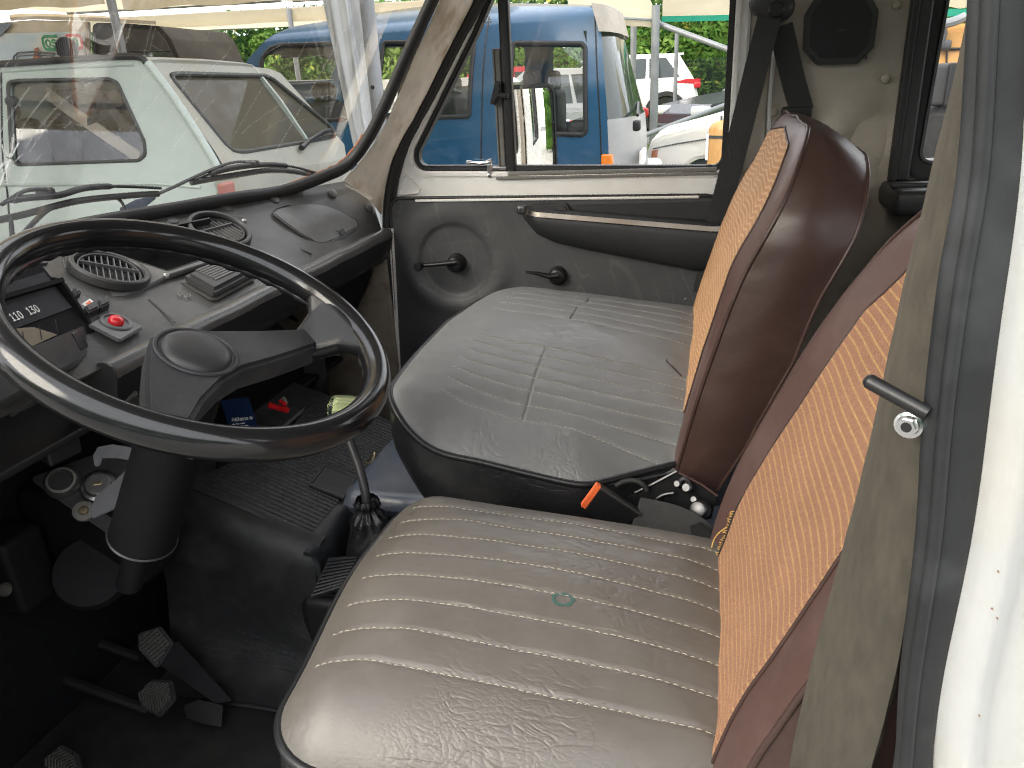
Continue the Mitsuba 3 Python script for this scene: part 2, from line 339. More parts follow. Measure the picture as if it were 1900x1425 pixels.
# window behind the lining
wx = round_poly([(0.4063, 1.142), (0.4203, 1.591), (1.35, 1.66), (1.35, 1.155)], .035)
part(van, 'rear_window_seal', prism(wx.buffer(.026).difference(wx.buffer(-.012)), .05, XZ(1.818), bev=.006), 'mat_rubber')
part(van, 'rear_window_bead', prism(wx.buffer(-.010).difference(wx.buffer(-.0155)), .054, XZ(1.819), bev=.001), 'mat_gunmetal')
part(van, 'rear_window_pane', sheet(wx.buffer(-.008), XZ(1.80)), 'mat_glass', smooth=False)
part(van, 'window_post', box(((0.3885, 1.762, 1.457)[0], 1.762, 1.45), (.026, .03, .66), .006), 'mat_black_mid')
part(van, 'post_groove', cat(box(((0.3701, 1.76, 1.458)[0], 1.758, 1.45), (.015, .03, .66), .004)), 'mat_rubber')
part(van, 'outer_skin', prism(pan, .006, XZ(1.836)), 'mat_white_paint')
# ledge under the window and the dark engine-bay box behind the seats
part(van, 'window_ledge', cat(box((1.28, 1.70, 1.095), (1.86, .16, .05), .014), box((1.28, 1.67, 1.123), (1.86, .022, .012), .004)), 'mat_black_mid')
part(van, 'rear_box', box((1.28, 1.45, .85), (1.80, .40, .44), .02), 'mat_black')
part(van, 'rear_partition', box((.62, 1.07, .62), (.03, 1.30, .42), .005), 'mat_black')
part(van, 'driver_side_wall', prism(sg.Polygon([(.20, .42), (.20, 1.82), (2.22, 1.82), (2.22, .42)]).difference(round_poly([(.50, 1.16), (.50, 1.66), (1.40, 1.66), (1.40, 1.16)], .05)), .03, XZ(.365)), 'mat_white_paint')  # opening in this wall added to brighten the area behind the seats

# windscreen pillar on the passenger side: stained lining between the two seals
L = spline([(-0.5353, 1.62, 1.518), (-0.6114, 1.625, 1.404), (-0.6886, 1.63, 1.283), (-0.7319, 1.632, 1.231), (-0.769, 1.628, 1.194), (-0.8045, 1.615, 1.162)], 50)
Rr = spline([(-0.4985, 1.735, 1.524), (-0.5832, 1.735, 1.402), (-0.6595, 1.735, 1.291), (-0.7079, 1.735, 1.226), (-0.7409, 1.735, 1.166), (-0.7726, 1.735, 1.064)], 50)
def extend(P, z):
    d = (P[0] - P[4]) / (P[0] - P[4])[2]; return np.vstack([P[0] + d * (z - P[0][2]), P])
L, Rr = extend(L, 1.80), extend(Rr, 1.80)
t = np.linspace(0, 1, 14)
S = L[:, None] * (1 - t)[None, :, None] + Rr[:, None] * t[None, :, None]
S += (np.sin(t * np.pi) ** .7 * .022)[None, :, None] * A(.62, -.62, .2)[None, None]
S += (wob(S, .004, 26, 3) + wob(S, .002, 70, 4))[..., None] * A(.6, -.6, .2)
part(van, 'pillar_lining', slab(S[:, ::-1], .004), 'mat_pillar_trim', smooth=60, label='peeling, stained beige lining of the windscreen pillar')
part(van, 'lining_flap', slab(np.array([[(-0.7936, 1.6, 1.151), (-0.7931, 1.6, 1.154)], [(-0.7758, 1.63, 1.131), (-0.7725, 1.63, 1.136)], [(-0.7605, 1.65, 1.111), (-0.7537, 1.655, 1.117)]]), .0015), 'mat_pillar_trim')
part(van, 'pillar_tear', slab(np.array([[(-0.5816, 1.715, 1.442), (-0.5782, 1.712, 1.441)], [(-0.5749, 1.712, 1.45), (-0.5648, 1.716, 1.454)], [(-0.5675, 1.714, 1.458), (-0.5604, 1.716, 1.462)]]), .001), 'mat_rust')
# windscreen seal: down the pillar, round the corner, along the foot of the glass
seal = [(-0.5519, 1.615, 1.518), (-0.6287, 1.62, 1.405), (-0.705, 1.622, 1.288), (-0.7388, 1.622, 1.244), (-0.7671, 1.618, 1.213), (-0.7934, 1.6, 1.19), (-0.8184, 1.565, 1.178)]
ys = [1.50, 1.40, 1.28, 1.16, 1.07, .98, .86, .74, .64, .56]
seal = [A(*q) for q in seal] + [A(base_x(y) + .004, y, 1.158) for y in ys]
seal = np.vstack([extend(spline(seal, 150), 1.80)])
part(van, 'windscreen_seal', tube(seal, .0125, 10, flat=(1.25, 1)), 'mat_rubber', smooth=60)
part(van, 'seal_lip', tube(seal + A(-.012, .004, -.006), .006, 8), 'mat_black_mid', smooth=60)
k0, k1 = 30, 78
rust = seal[k0:k1] + A(-.014, .004, .0075) + wob(seal[k0:k1], .004, 60, 7)[:, None] * A(0, 0, 1)
part(van, 'rusty_edge', tube(rust, .0032 * (.4 + 1.0 * meshkit.noise(rust * 90)), 6), 'mat_rust')
# glass: ruled between foot and header
gy_ = np.linspace(.50, 1.62, 60)
foot = np.stack([base_x(gy_) - .010, gy_, 0 * gy_ + 1.145], 1); foot[:, 2] += .03 * np.clip((np.abs(gy_ - 1.06) - .44) / .12, 0, 1) ** 2
head_ = np.stack([base_x(gy_) * .55 + .005, .97 * (gy_ - 1.06) + 1.06, 0 * gy_ + 1.80], 1)
tt = np.linspace(0, 1, 12)
gl = foot[:, None] * (1 - tt)[None, :, None] + head_[:, None] * tt[None, :, None]
part(van, 'windscreen', grid(gl), 'mat_glass', smooth=True)
part(van, 'windscreen_header', tube(head_[::4], .03, 8), 'mat_white_paint')
part(van, 'driver_pillar', tube([(-.80, .42, 1.10), (-.52, .43, 1.80)], .03, 10), 'mat_pillar_trim')
# door seal on the passenger side
ds = spline([(-0.4897, 1.742, 1.524), (-0.5651, 1.742, 1.419), (-0.6482, 1.742, 1.299), (-0.6978, 1.742, 1.233), (-0.7275, 1.742, 1.175), (-0.7501, 1.742, 1.112), (-0.7634, 1.742, 1.047), (-0.7716, 1.742, 0.9532), (-0.7796, 1.742, 0.7832), (-0.783, 1.742, 0.6326), (-.79, 1.742, .45)], 90)
ds = extend(ds, 1.80)
part(van, 'door_seal', tube(ds, .0115, 10), 'mat_rubber', smooth=60)
part(van, 'door_seal_lip', tube(ds + A(.013, .006, .003), .005, 8), 'mat_black_mid', smooth=60)
part(van, 'rear_post', cat(box((.088, 1.79, 1.3), (.05, .06, 1.02), .012)), 'mat_wall_beige')

# driver-side B post in the right foreground: padded strip, rubber seal, white jamb, pin and bolt
pl = np.array([(0.1115, 0.42, 1.379), (0.1097, 0.42, 1.345), (0.1059, 0.42, 1.306), (0.1039, 0.42, 1.278), (0.1012, 0.42, 1.25), (0.09786, 0.42, 1.19), (0.09037, 0.42, 1.095), (0.08434, 0.42, 1.039), (0.07792, 0.42, 0.9731), (0.07156, 0.42, 0.8769)])
pr_ = np.array([(0.1053, 0.365, 1.374), (0.1063, 0.365, 1.345), (0.1064, 0.365, 1.312), (0.1066, 0.365, 1.287), (0.1053, 0.365, 1.264), (0.1062, 0.365, 1.212), (0.11, 0.365, 1.14), (0.1121, 0.365, 1.091), (0.1127, 0.365, 1.04), (0.1076, 0.365, 0.9497)])
def ext2(P): 
    a = P[0] + unit(P[0] - P[1]) * .42; b = P[-1] + unit(P[-1] - P[-2]) * .5; return np.vstack([[a], P, [b]])
pl, pr_ = spline(ext2(pl), 90), spline(ext2(pr_), 90)
t = np.linspace(0, 1, 12)
S = pl[:, None] * (1 - t)[None, :, None] + pr_[:, None] * t[None, :, None]
S += (np.sin(t * np.pi) ** .8 * .010)[None, :, None] * A(-.5, -.8, 0) + wob(S, .0025, 22, 5)[..., None] * A(-.5, -.8, 0)
part(van, 'post_pad', slab(S[:, ::-1], .012), 'mat_pillar_pad', smooth=60, label='grey-brown fuzzy padding on the driver-side door post')
s0 = np.array([(0.1024, 0.35, 1.373), (0.1103, 0.35, 1.305), (0.1114, 0.35, 1.265), (0.1143, 0.35, 1.197), (0.1186, 0.35, 1.135), (0.1204, 0.35, 1.052), (0.1258, 0.35, 0.9715)])
s0 = spline(ext2(s0), 80)
wd = np.interp(s0[:, 2], [.8, .95, 1.0, 1.08, 1.18, 1.27, 1.30, 1.37], [.0125, .0118, .0092, .0116, .0140, .0143, .0128, .0112])
part(van, 'post_seal', tube(s0, wd, 18, flat=(.45, 1), ref=(1, 0, 0)), 'mat_rubber_worn', smooth=60, label='worn black rubber seal down the door post')
bead = s0 + np.stack([-wd * .45, -wd * .42, 0 * wd], 1)
part(van, 'seal_bead', tube(bead, .0035, 8), 'mat_rubber_worn', smooth=60)
ja = np.array([(0.1077, 0.345, 1.372), (0.1175, 0.345, 1.306), (0.1196, 0.345, 1.268), (0.125, 0.345, 1.185), (0.1277, 0.345, 1.123), (0.1285, 0.345, 1.047), (0.1355, 0.345, 0.9797)])
ja = spline(ext2(ja), 60)
off = np.array([0, .004, .010, .016, .022, .030, .036, .060, .3]); dep = np.array([.006, -.004, -.009, -.010, -.003, -.003, -.009, -.011, -.011])
S = ja[:, None] + off[None, :, None] * A(1, 0, 0) + dep[None, :, None] * A(0, 1, 0)
part(van, 'door_jamb', slab(S[:, ::-1], .003), 'mat_jamb_paint', smooth=60, label='white painted door jamb at the right edge')
for q in ((0.1381, 0.334, 1.129), (0.1391, 0.334, 1.108), (0.1443, 0.334, 1.043), (0.1422, 0.334, 1.103)):
    part(van, 'rust_spot', lathe([(0, .0003), (.0002, .0002), (.0004, -.001)], 8, q, (0, -1, 0)), 'mat_speck')
a, b = A(*(0.07761, 0.36, 1.211)), A(*(0.1007, 0.345, 1.202))
part(van, 'door_pin', cat(tube([a, a + .85 * (b - a), b], [.0036, .0036, .0033], 12), lathe([(0, .0024), (.0024, .0018), (.0036, 0)], 12, a, a - b)), 'mat_black', smooth=50, label='black rod sticking out of the padded door post')
q = A(*(0.09547, 0.352, 1.193)); ax = unit(A(-.45, -.85, .05))
hexa = prism([(.0052 * math.cos(k * math.pi / 3), .0052 * math.sin(k * math.pi / 3)) for k in range(6)], .004, frame(q, np.cross((0, 0, 1), ax), np.cross(ax, np.cross((0, 0, 1), ax))), bev=.001)
bo = part(van, 'bolt', cat(hexa, lathe([(.005, -.001), (.0064, -.001), (.0064, .0006), (.005, .001)], 24, q, ax)), 'mat_chrome', label='small chrome hex bolt below the black rod')
part(bo, 'hole', lathe([(0, .0043), (.0022, .0043), (.0026, .0038)], 16, q, ax), 'mat_black')

# speaker on the lining
oc = [(0.1855, 1.471), (0.1698, 1.445), (0.1723, 1.382), (0.2007, 1.352), (0.2781, 1.349), (0.3045, 1.378), (0.3057, 1.442), (0.285, 1.477), (0.1981, 1.485)]
sp = thing('wall_speaker', 'black octagonal loudspeaker cover on the beige lining behind the passenger seat', 'speaker')
op = round_poly(oc, .006)
part(sp, 'housing', prism(op, .022, XZ(1.770), bev=.005), 'mat_black_mid')
part(sp, 'grille', prism(op.buffer(-.012), .004, XZ(1.7485), bev=.0015), 'mat_black')

part(sp, 'badge', box((0.2397, 1.744, 1.412), (.014, .001, .003), .0004), 'mat_black_mid')
for q in ((0.1887, 1.747, 1.365), (0.2901, 1.747, 1.361)):
    part(sp, 'screw', lathe([(0, .002), (.003, .001), (.0035, -.001)], 12, q, (0, -1, 0)), 'mat_black_mid')

# scratches that the wipers left on the windscreen, and a starred chip at the left
rng = np.random.default_rng(17)
def on_glass(y, t):
    f_ = np.array([np.interp(y, foot[:, 1], foot[:, k]) for k in range(3)]); h_ = np.array([np.interp(y, head_[:, 1], head_[:, k]) for k in range(3)]); return f_ * (1 - t) + h_ * t + A(.0012, 0, 0)
scr = []
for k in range(80):
    cy_, r0, a0 = rng.choice([1.02, 1.48]), rng.uniform(.14, .46), rng.uniform(.3, 2.6); L_ = rng.uniform(.05, .5)
    pts_ = []
    if k % 3 == 0:
        y0_, t0_ = rng.uniform(.95, 1.6), rng.uniform(.1, .9); dy_, dt_ = rng.normal(0, .05), rng.uniform(.1, .35)
        pts_ = [(y0_ + dy_ * u, t0_ + dt_ * u) for u in np.linspace(0, 1, 5)]
    else:
        for u in np.linspace(0, 1, 9):
            a_ = a0 + L_ * u; pts_.append((cy_ + r0 * math.cos(a_), .02 + r0 * math.sin(a_) / .66))
    pts_ = [p_ for p_ in pts_ if .52 < p_[0] < 1.60 and .03 < p_[1] < .97]
    if len(pts_) > 2: scr.append(tube([on_glass(*p_) for p_ in pts_], rng.uniform(.00004, .00012), 4))
part(van, 'windscreen_scratches', cat(*scr), 'mat_scratch', smooth=60, kind='stuff')
chip = []
yc_, tc_ = .815, .22
for k in range(26):
    a_, r_ = rng.uniform(0, 6.28), rng.uniform(.004, .035); w_ = rng.normal(0, .25)
    chip.append(tube([on_glass(yc_ + .010 * math.cos(a_) * .3, tc_ + .015 * math.sin(a_) * .3), on_glass(yc_ + r_ * .5 * math.cos(a_ + w_), tc_ + r_ * .75 * math.sin(a_ + w_)), on_glass(yc_ + r_ * math.cos(a_), tc_ + r_ * 1.5 * math.sin(a_))], rng.uniform(.0002, .0005), 4))
part(van, 'windscreen_chip', cat(*chip), 'mat_scratch', smooth=60, label='starred chip in the windscreen glass', kind='stuff')

# ---------------------------------------------------------------- passenger door
door = thing('passenger_door', 'white passenger door with grey lining, wind-down window and quarter light', 'door')
DY = 1.75
win = sg.Polygon([(-0.6865, 1.163), (-0.6816, 1.21), (-0.5214, 1.453), (-.385, 1.69), (.045, 1.69), (0.03733, 1.48), (0.03687, 1.147)])
win = win.buffer(-.03, join_style=2).buffer(.03, quad_segs=8)
outer = sg.Polygon([(-0.7713, 1.033), (-0.7563, 1.111), (-0.7336, 1.174), (-0.6983, 1.232), (-0.646, 1.297), (-0.4872, 1.525), (-.44, 1.755), (.068, 1.755), (.068, .45), (-.785, .45)])
part(door, 'door_frame', prism(outer.difference(win), .045, XZ(1.797), bev=.005), 'mat_white_paint', smooth=50)
# pressed flange round the opening and the raised lower corner
part(door, 'window_flange', prism(win.buffer(.012).difference(win.buffer(.0005)), .006, XZ(1.752), bev=.002), 'mat_white_paint')
part(door, 'pressed_corner', tube([(-0.7233, 1.75, 1.13), (-0.7063, 1.75, 1.158), (-0.6863, 1.75, 1.138), (-0.6713, 1.75, 1.122), (-0.6779, 1.75, 1.112), (-0.7257, 1.75, 1.108)], .004, 8, closed=True, flat=(1, .6)), 'mat_white_paint', smooth=60)
part(door, 'window_seal', prism(win.buffer(.002).difference(win.buffer(-.012)), .03, XZ(1.785), bev=.004), 'mat_rubber', smooth=50)
part(door, 'sill_strip', cat(box((((-0.4555, 1.752, 1.16)[0] + .02) / 2, 1.752, 1.152), (.47, .014, .010), .003), box((-.23, 1.746, 1.1435), (.50, .006, .006), .001)), 'mat_grey_rubber')
dv = [(-0.4378, 1.758, 1.654), (-0.4533, 1.758, 1.157)]
dvx = lambda z, o: np.interp(z, [(-0.4533, 1.758, 1.157)[2], (-0.4455, 1.758, 1.514)[2]], [(-0.4533, 1.758, 1.157)[0], (-0.4455, 1.758, 1.514)[0]]) + o
bar = lambda o, y, w, d, z0=1.150, z1=1.70: box((dvx(1.4, o), y, (z0 + z1) / 2), (w, d, z1 - z0), min(w, d) * .25)
part(door, 'divider_bar', cat(bar(.002, 1.762, .024, .022)), 'mat_black')
part(door, 'divider_channel', cat(bar(-.020, 1.766, .018, .014, z1=1.42), bar(-.026, 1.764, .004, .018, z1=1.42)), 'mat_grey_rubber')
lat = part(door, 'quarter_latch', prism([(-0.4823, 1.307), (-0.4775, 1.323), (-0.467, 1.354), (-0.4547, 1.351), (-0.4572, 1.329), (-0.44, 1.326), (-0.4405, 1.317), (-0.4627, 1.32), (-0.4736, 1.304)], .018, XZ(1.752), bev=.003), 'mat_black')
lev = part(door, 'quarter_lever', tube(spline([(-0.5478, 1.742, 1.182), (-0.5244, 1.742, 1.179), (-0.5009, 1.742, 1.179), (-0.4888, 1.746, 1.183)], 20), [.0042] * 10 + [.005] * 6 + [.006] * 4, 10), 'mat_chrome', smooth=60)
part(lev, 'bracket', cat(box((-0.4949, 1.75, 1.166), (.010, .018, .022), .003), lathe([(0, .004), (.006, .003), (.009, -.004)], 16, (-0.4956, 1.75, 1.154), (0, -.8, .6)), box((-0.4733, 1.752, 1.165), (.034, .004, .008), .0015)), 'mat_chrome')
qp = win.intersection(sg.box(-2, 0, dvx(1.4, -.012), 3)); mp = win.intersection(sg.box(dvx(1.4, .002), 0, 2, 3))
part(door, 'quarter_pane', sheet(qp.buffer(-.004), XZ(1.772)), 'mat_glass', smooth=False)
part(door, 'main_pane', sheet(mp.buffer(-.004), XZ(1.776)), 'mat_glass', smooth=False)
marks = []
for v, (a, b) in ((22, (898, 910)), (36, (898, 903)), (36, (906, 911)), (40, (898, 912)), (42, (899, 904)), (42, (908, 911)), (45, (903, 907))):
    p0, p1 = A(*(-0.7409, 1.77, 1.535)), None
    za = np.interp(v, [0, 100], [(-0.4837, 1.77, 1.518)[2], (-0.4904, 1.77, 1.41)[2]])
    xa, xb = np.interp([a, b], [890, 920], [(-0.5041, 1.77, 1.487)[0], (-0.4674, 1.77, 1.485)[0]])
    marks.append(box(((xa + xb) / 2, 1.7705, za), (xb - xa, .0004, .0018)))
marks.append(lathe([(.006, 0), (.006, .0004), (.0052, .0004), (.0052, 0)], 20, (-0.4857, 1.77, 1.486), (0, -1, 0)))
part(door, 'glass_stamp', cat(*marks), 'mat_label_white', smooth=False)
# lining panel with dished ring
lin = sg.Polygon([(-0.749, 1.104), (0.02802, 1.1), (.052, .47), (-0.7867, 0.537), (-0.7663, 0.8408)])
lin = lin.buffer(-.028, join_style=2).buffer(.028, quad_segs=8)
x0, z0, x1, z1 = lin.bounds
nx, nz = 210, 170
gx, gz = np.meshgrid(np.linspace(x0, x1, nx), np.linspace(z0, z1, nz), indexing='ij')
cx, cz = (-0.5948, 0.9483)
rr = np.hypot(gx - cx, (gz - cz))
bul = .010 * np.exp(-((rr - .118) / .026) ** 2) * (.35 + .65 * np.clip((cz - gz) / .1 + .3, 0, 1)) - .006 / (1 + np.exp((rr - .090) / .0022))
gy = 1.738 - bul + wob(np.stack([gx, gz, 0 * gx], -1), .0015, 11)
P = np.stack([gx, gy, gz], -1); m = grid(P)
inside = shapely.contains_xy(lin, gx.ravel(), gz.ravel()); m.update_faces(inside[m.faces].all(axis=1)); m.remove_unreferenced_vertices()
part(door, 'lining', m, 'mat_door_panel', smooth=60, label='scuffed grey vinyl lining with a dished ring round the crank')
part(door, 'lining_edge', tube(np.array([(x, 1.739, z) for x, z in outline(lin.buffer(-.002), 160)]), .0045, 8, closed=True), 'mat_rubber', smooth=60)
part(door, 'white_strip', cat(box((((-0.6821, 1.735, 1.097)[0] + (-0.01858, 1.735, 1.095)[0]) / 2, 1.736, (-0.3358, 1.735, 1.096)[2]), ((-0.01858, 1.735, 1.095)[0] - (-0.6821, 1.735, 1.097)[0], .006, .0062), .002)), 'mat_white_plastic')
a, b = A(*(-0.7487, 1.736, 1.03)), A(*(-0.7709, 1.736, 0.6509))
part(door, 'upright_strip', cat(tube([a, b], .004, 8, flat=(1, .8)), tube([a + A(-.008, 0, 0), b + A(-.008, 0, -.1)], .002, 6)), 'mat_white_plastic')
# armrest with bright metal strip
tx = np.linspace(0, 1, 60)
ax_ = np.interp(tx, [0, 1], [(-0.4284, 1.72, 1.081)[0], .062])
top = np.interp(ax_, [(-0.4284, 1.72, 1.081)[0], (-0.4066, 1.72, 1.082)[0], (0.00969, 1.72, 1.055)[0], .062], [(-0.4285, 1.72, 1.079)[2], (-0.4066, 1.72, 1.081)[2], (0.01025, 1.72, 1.044)[2], (0.02167, 1.72, 1.044)[2]])
botp = [(-0.4286, 1.72, 1.076), (-0.4119, 1.72, 1.049), (-0.3836, 1.72, 1.016), (-0.3395, 1.72, 0.996), (-0.2765, 1.72, 0.9811), (-0.1526, 1.72, 0.9566), (-0.01964, 1.72, 0.9303), (.062, 1.72, .925)]
bot = np.interp(ax_, [q[0] for q in botp], [q[2] for q in botp])
pro = .046 * np.clip(tx * 9, 0, 1) ** .6
sec = []
for i in range(60):
    zt, zb = top[i], min(bot[i], top[i] - .004); h = zt - zb
    s = np.array([(0, zt), (.6, zt), (.9, zt - .012 * min(1, h / .05)), (1, zt - .3 * h), (.97, zt - .55 * h), (.75, zt - .82 * h), (.35, zt - .97 * h), (0, zb)])
    sec.append([(ax_[i], 1.738 - pro[i] * a_, z_) for a_, z_ in s])
ar = part(door, 'armrest', slab(np.array(sec), .003), 'mat_armrest', smooth=45)
i0 = np.arange(3, 58)
stp = np.array([(ax_[i], 1.738 - pro[i] * 1.0 - .0015, top[i] - .010) for i in i0])
part(ar, 'metal_strip', ribbon(stp, .0105, (0, .25, 1), .002), 'mat_dull_strip', smooth=30, label='bright metal strip along the armrest')
part(ar, 'end_cap', cat(box((-0.4081, 1.688, 1.08), (.022, .012, .020), .005), lathe([(0, .001), (.003, .0005), (.0035, -.004)], 10, (-0.4111, 1.68, 1.082), (0, -1, 0))), 'mat_gunmetal')
part(ar, 'pull_block', prism([(-0.3936, 1.087), (-0.312, 1.087), (-0.3, 1.065), (-0.3943, 1.071)], .022, XZ(1.738), bev=.005), 'mat_black_mid')
gx, gz = np.meshgrid(np.linspace(-.30, .05, 20), np.linspace(0, 1, 6), indexing='ij')
part(ar, 'recess', prism([(-0.2998, 1.082), (0.01391, 1.086), (0.0008808, 1.046), (-0.2839, 1.065)], .003, XZ(1.737), bev=.001), 'mat_armrest')
# window crank and inside handle
cr = part(door, 'window_crank', cat(lathe([(0, .030), (.014, .029), (.019, .024), (.022, .010), (.024, 0)], 28, (-0.5903, 1.742, 0.9448), (0, -1, 0)), tube(spline([(-0.58, 1.712, 0.9531), (-0.6035, 1.708, 0.9512), (-0.6438, 1.704, 0.9479), (-0.6682, 1.702, 0.9468)], 16), np.linspace(.010, .0065, 16), 10, flat=(1, .7))), 'mat_black', smooth=50)
part(cr, 'knob', lathe([(0, .026), (.008, .026), (.0105, .022), (.0095, .006), (.008, 0), (0, 0)], 20, A(*(-0.6696, 1.702, 0.9468)), (0, -1, 0)), 'mat_black', smooth=50)
part(door, 'inside_handle', cat(lathe([(0, .026), (.015, .025), (.021, .018), (.023, 0)], 28, (-0.3376, 1.74, 0.917), (0, -1, 0)), tube(spline([(-0.333, 1.716, 0.923), (-0.3551, 1.71, 0.9216), (-0.377, 1.704, 0.928), (-0.3937, 1.698, 0.9319), (-0.4059, 1.695, 0.9351)], 18), np.linspace(.011, .0035, 18), 10, flat=(1, .7))), 'mat_black', smooth=50)
part(door, 'lock_knob', lathe([(.0045, -.03), (.0045, 0), (.0065, .002), (.0065, .012), (.0055, .015), (0, .016)], 14, A(*(-0.0005205, 1.758, 1.147)), (0, 0, 1)), 'mat_black', smooth=50)
part(door, 'panel_screw', lathe([(0, .002), (.003, .001), (.004, -.001)], 10, (-0.03914, 1.738, 0.8621), (0, -1, 0)), 'mat_chrome')

# mirror outside the glass
mir = thing('door_mirror', 'tall black-framed door mirror seen through the passenger window', 'mirror')
mc = A(*(-0.4331, 1.93, 1.234)); nrm = unit(A(.745, -.667, .03)); ux = unit(np.cross(A(0, 0, 1), nrm)); uz = np.cross(nrm, ux)
MM = frame(mc, ux, uz)
part(mir, 'housing', prism(rrect(.140, .205, .022), .028, MM, z0=-.030, bev=.006), 'mat_black', smooth=50)
part(mir, 'rim', prism(rrect(.152, .217, .027).difference(rrect(.132, .197, .018)), .012, MM, z0=-.006, bev=.003), 'mat_black')
gu, gv = np.meshgrid(np.linspace(-.067, .067, 20), np.linspace(-.0995, .0995, 24), indexing='ij')
mg_ = grid(np.stack([gu, gv, .003 - (gu ** 2 + .5 * gv ** 2) / (2 * .95)], -1))
if mg_.face_normals[0][2] < 0: mg_.invert()
part(mir, 'mirror_glass', moved(mg_, MM), 'mat_mirror', smooth=True)
part(mir, 'arm', tube([mc + A(-.03, -.01, .03), mc + A(-.06, -.06, -.04), mc + A(-.05, -.13, -.13)], .006, 8), 'mat_black')

# ---------------------------------------------------------------- dashboard
def dash_pt(y, t): return A(-.765 + (base_x(y) + .765) * t, y, 1.026 + .119 * t)
def dash_fr(y, t, lift=0.0, spin=0.0):
    et = unit(dash_pt(y, 1) - dash_pt(y, 0)); ey = unit(dash_pt(y + .01, t) - dash_pt(y - .01, t)); n = unit(np.cross(et, ey)); n = n if n[2] > 0 else -n
    ey = unit(A(0, 1, 0) - n * n[1]); ex = np.cross(ey, n)            # ex points back to the seats
    c, s = math.cos(spin), math.sin(spin)
    return frame(dash_pt(y, t) + n * lift, c * ey + s * ex, -s * ey + c * ex) if np.dot(np.cross(ey, ex), n) > 0 else frame(dash_pt(y, t) + n * lift, c * ex + s * ey, -s * ex + c * ey)
dash = thing('dashboard', 'grey-black vinyl dashboard under the windscreen with round air vents', 'dashboard')
yy, tt = np.meshgrid(np.linspace(.395, 1.722, 130), np.linspace(0, 1.04, 40), indexing='ij')
P = np.stack([-.765 + (base_x(yy) + .765) * tt, yy, 1.026 + .119 * tt], -1)
P[..., 2] += .006 * np.sin(np.clip(tt, 0, 1) * math.pi) + wob(P, .0012, 14, 2)
# soft step near the glass and rounded outer end
P[..., 2] += .005 / (1 + np.exp((.86 - tt) / .012)) - .03 * np.clip((yy - 1.695) / .027, 0, 1) ** 2
_m = slab(P[::-1], .006)
def _cut(m, polys):
    c = m.triangles_center; tq_ = (c[:, 0] + .765) / (base_x(c[:, 1]) + .765); hit = np.zeros(len(c), bool)
    for g in polys: hit |= shapely.contains_xy(g, c[:, 1], tq_)
    m.update_faces(~hit); m.remove_unreferenced_vertices(); return m
_m = _cut(_m, [sg.Polygon([(1.033, 0.7514), (1.037, 0.6624), (1.056, 0.385), (1.182, 0.3937), (1.257, 0.7357), (1.179, 0.7953)])])
part(dash, 'top_panel', _m, 'mat_dash', smooth=60, label='creased grey-black vinyl top, dusty in patches')
lipc = [(-.775, 1.0285), (-.768, 1.0335), (-.757, 1.0335), (-.748, 1.029), (-.744, 1.021), (-.745, 1.012), (-.752, .985), (-.762, .960), (-.775, .955), (-.80, .96)]
yl = np.linspace(.772, 1.724, 40)
S = np.array([[(x, y, z + .0008 * math.sin(y * 40)) for x, z in lipc[:6]] for y in yl])
S2 = np.array([[(x, y, z + .0008 * math.sin(y * 40)) for x, z in lipc[5:]] for y in yl])
part(dash, 'lip_face', slab(S2, .003), 'mat_black', smooth=60)
part(dash, 'front_lip', slab(S, .003), 'mat_dash_light', smooth=60, label='rounded lip, shiny where worn')
part(dash, 'lip_end', prism([(x, z) for x, z in lipc] + [(-.80, 1.03)], .004, XZ(.774)), 'mat_black_mid')
part(dash, 'underside', box((-.90, 1.07, .955), (.25, 1.30, .012), .003), 'mat_black')
part(dash, 'hanging_board', slab(np.array([[(-0.785, 1.364, 0.971), (-0.785, 1.73, 0.9936)], [(-0.8, 1.407, 0.8874), (-0.79, 1.712, 0.9706)], [(-0.82, 1.491, 0.809), (-0.8, 1.676, 0.9143)], [(-0.83, 1.534, 0.7734), (-0.81, 1.604, 0.8526)]]), .004), 'mat_matte_black')
tr = spline([(-0.775, 1.11, 0.991), (-0.775, 1.16, 0.994), (-0.775, 1.234, 0.9893), (-0.775, 1.29, 0.9856), (-0.775, 1.361, 0.9855), (-0.775, 1.511, 0.9845)], 40)
part(dash, 'torn_edge', tube(tr + wob(tr, .006, 50, 3)[:, None] * A(0, 0, 1), .005 * (.5 + meshkit.noise(tr * 110)), 7), 'mat_rust')
cl_ = part(dash, 'fuse_clip', cat(box((-0.775, 1.435, 0.9757), (.02, .03, .016), .003), lathe([(0, .002), (.003, .001), (.004, 0)], 10, (-0.762, 1.406, 0.981), (1, -.4, .2)), tube([(-0.77, 1.443, 0.9678), (-0.77, 1.578, 0.9752)], .004, 6)), 'mat_black_mid')
hook = part(dash, 'hook', tube([(-0.95, 1.505, 0.8842), (-0.93, 1.506, 0.874), (-0.92, 1.522, 0.8537)], [.006, .008, .003], 8), 'mat_black')
part(hook, 'rivet', lathe([(0, .002), (.004, 0)], 8, (-0.915, 1.471, 0.8862), (1, -.5, .3)), 'mat_chrome')
seam = [dash_pt(y, t) + A(0, 0, .0065) for y, t in ((0.9634, 0.2759), (0.9447, 0.0444))]
for q in (((0.9634, 0.2759), (0.9406, 0.04772)), ((1.316, 0.8365), (1.388, 0.09605))):
    part(dash, 'seam', tube([A(*dash_pt(*q[0])) + A(0,0,.0058), A(*dash_pt(*q[1])) + A(0,0,.0045)], .0012, 6), 'mat_black_mid')
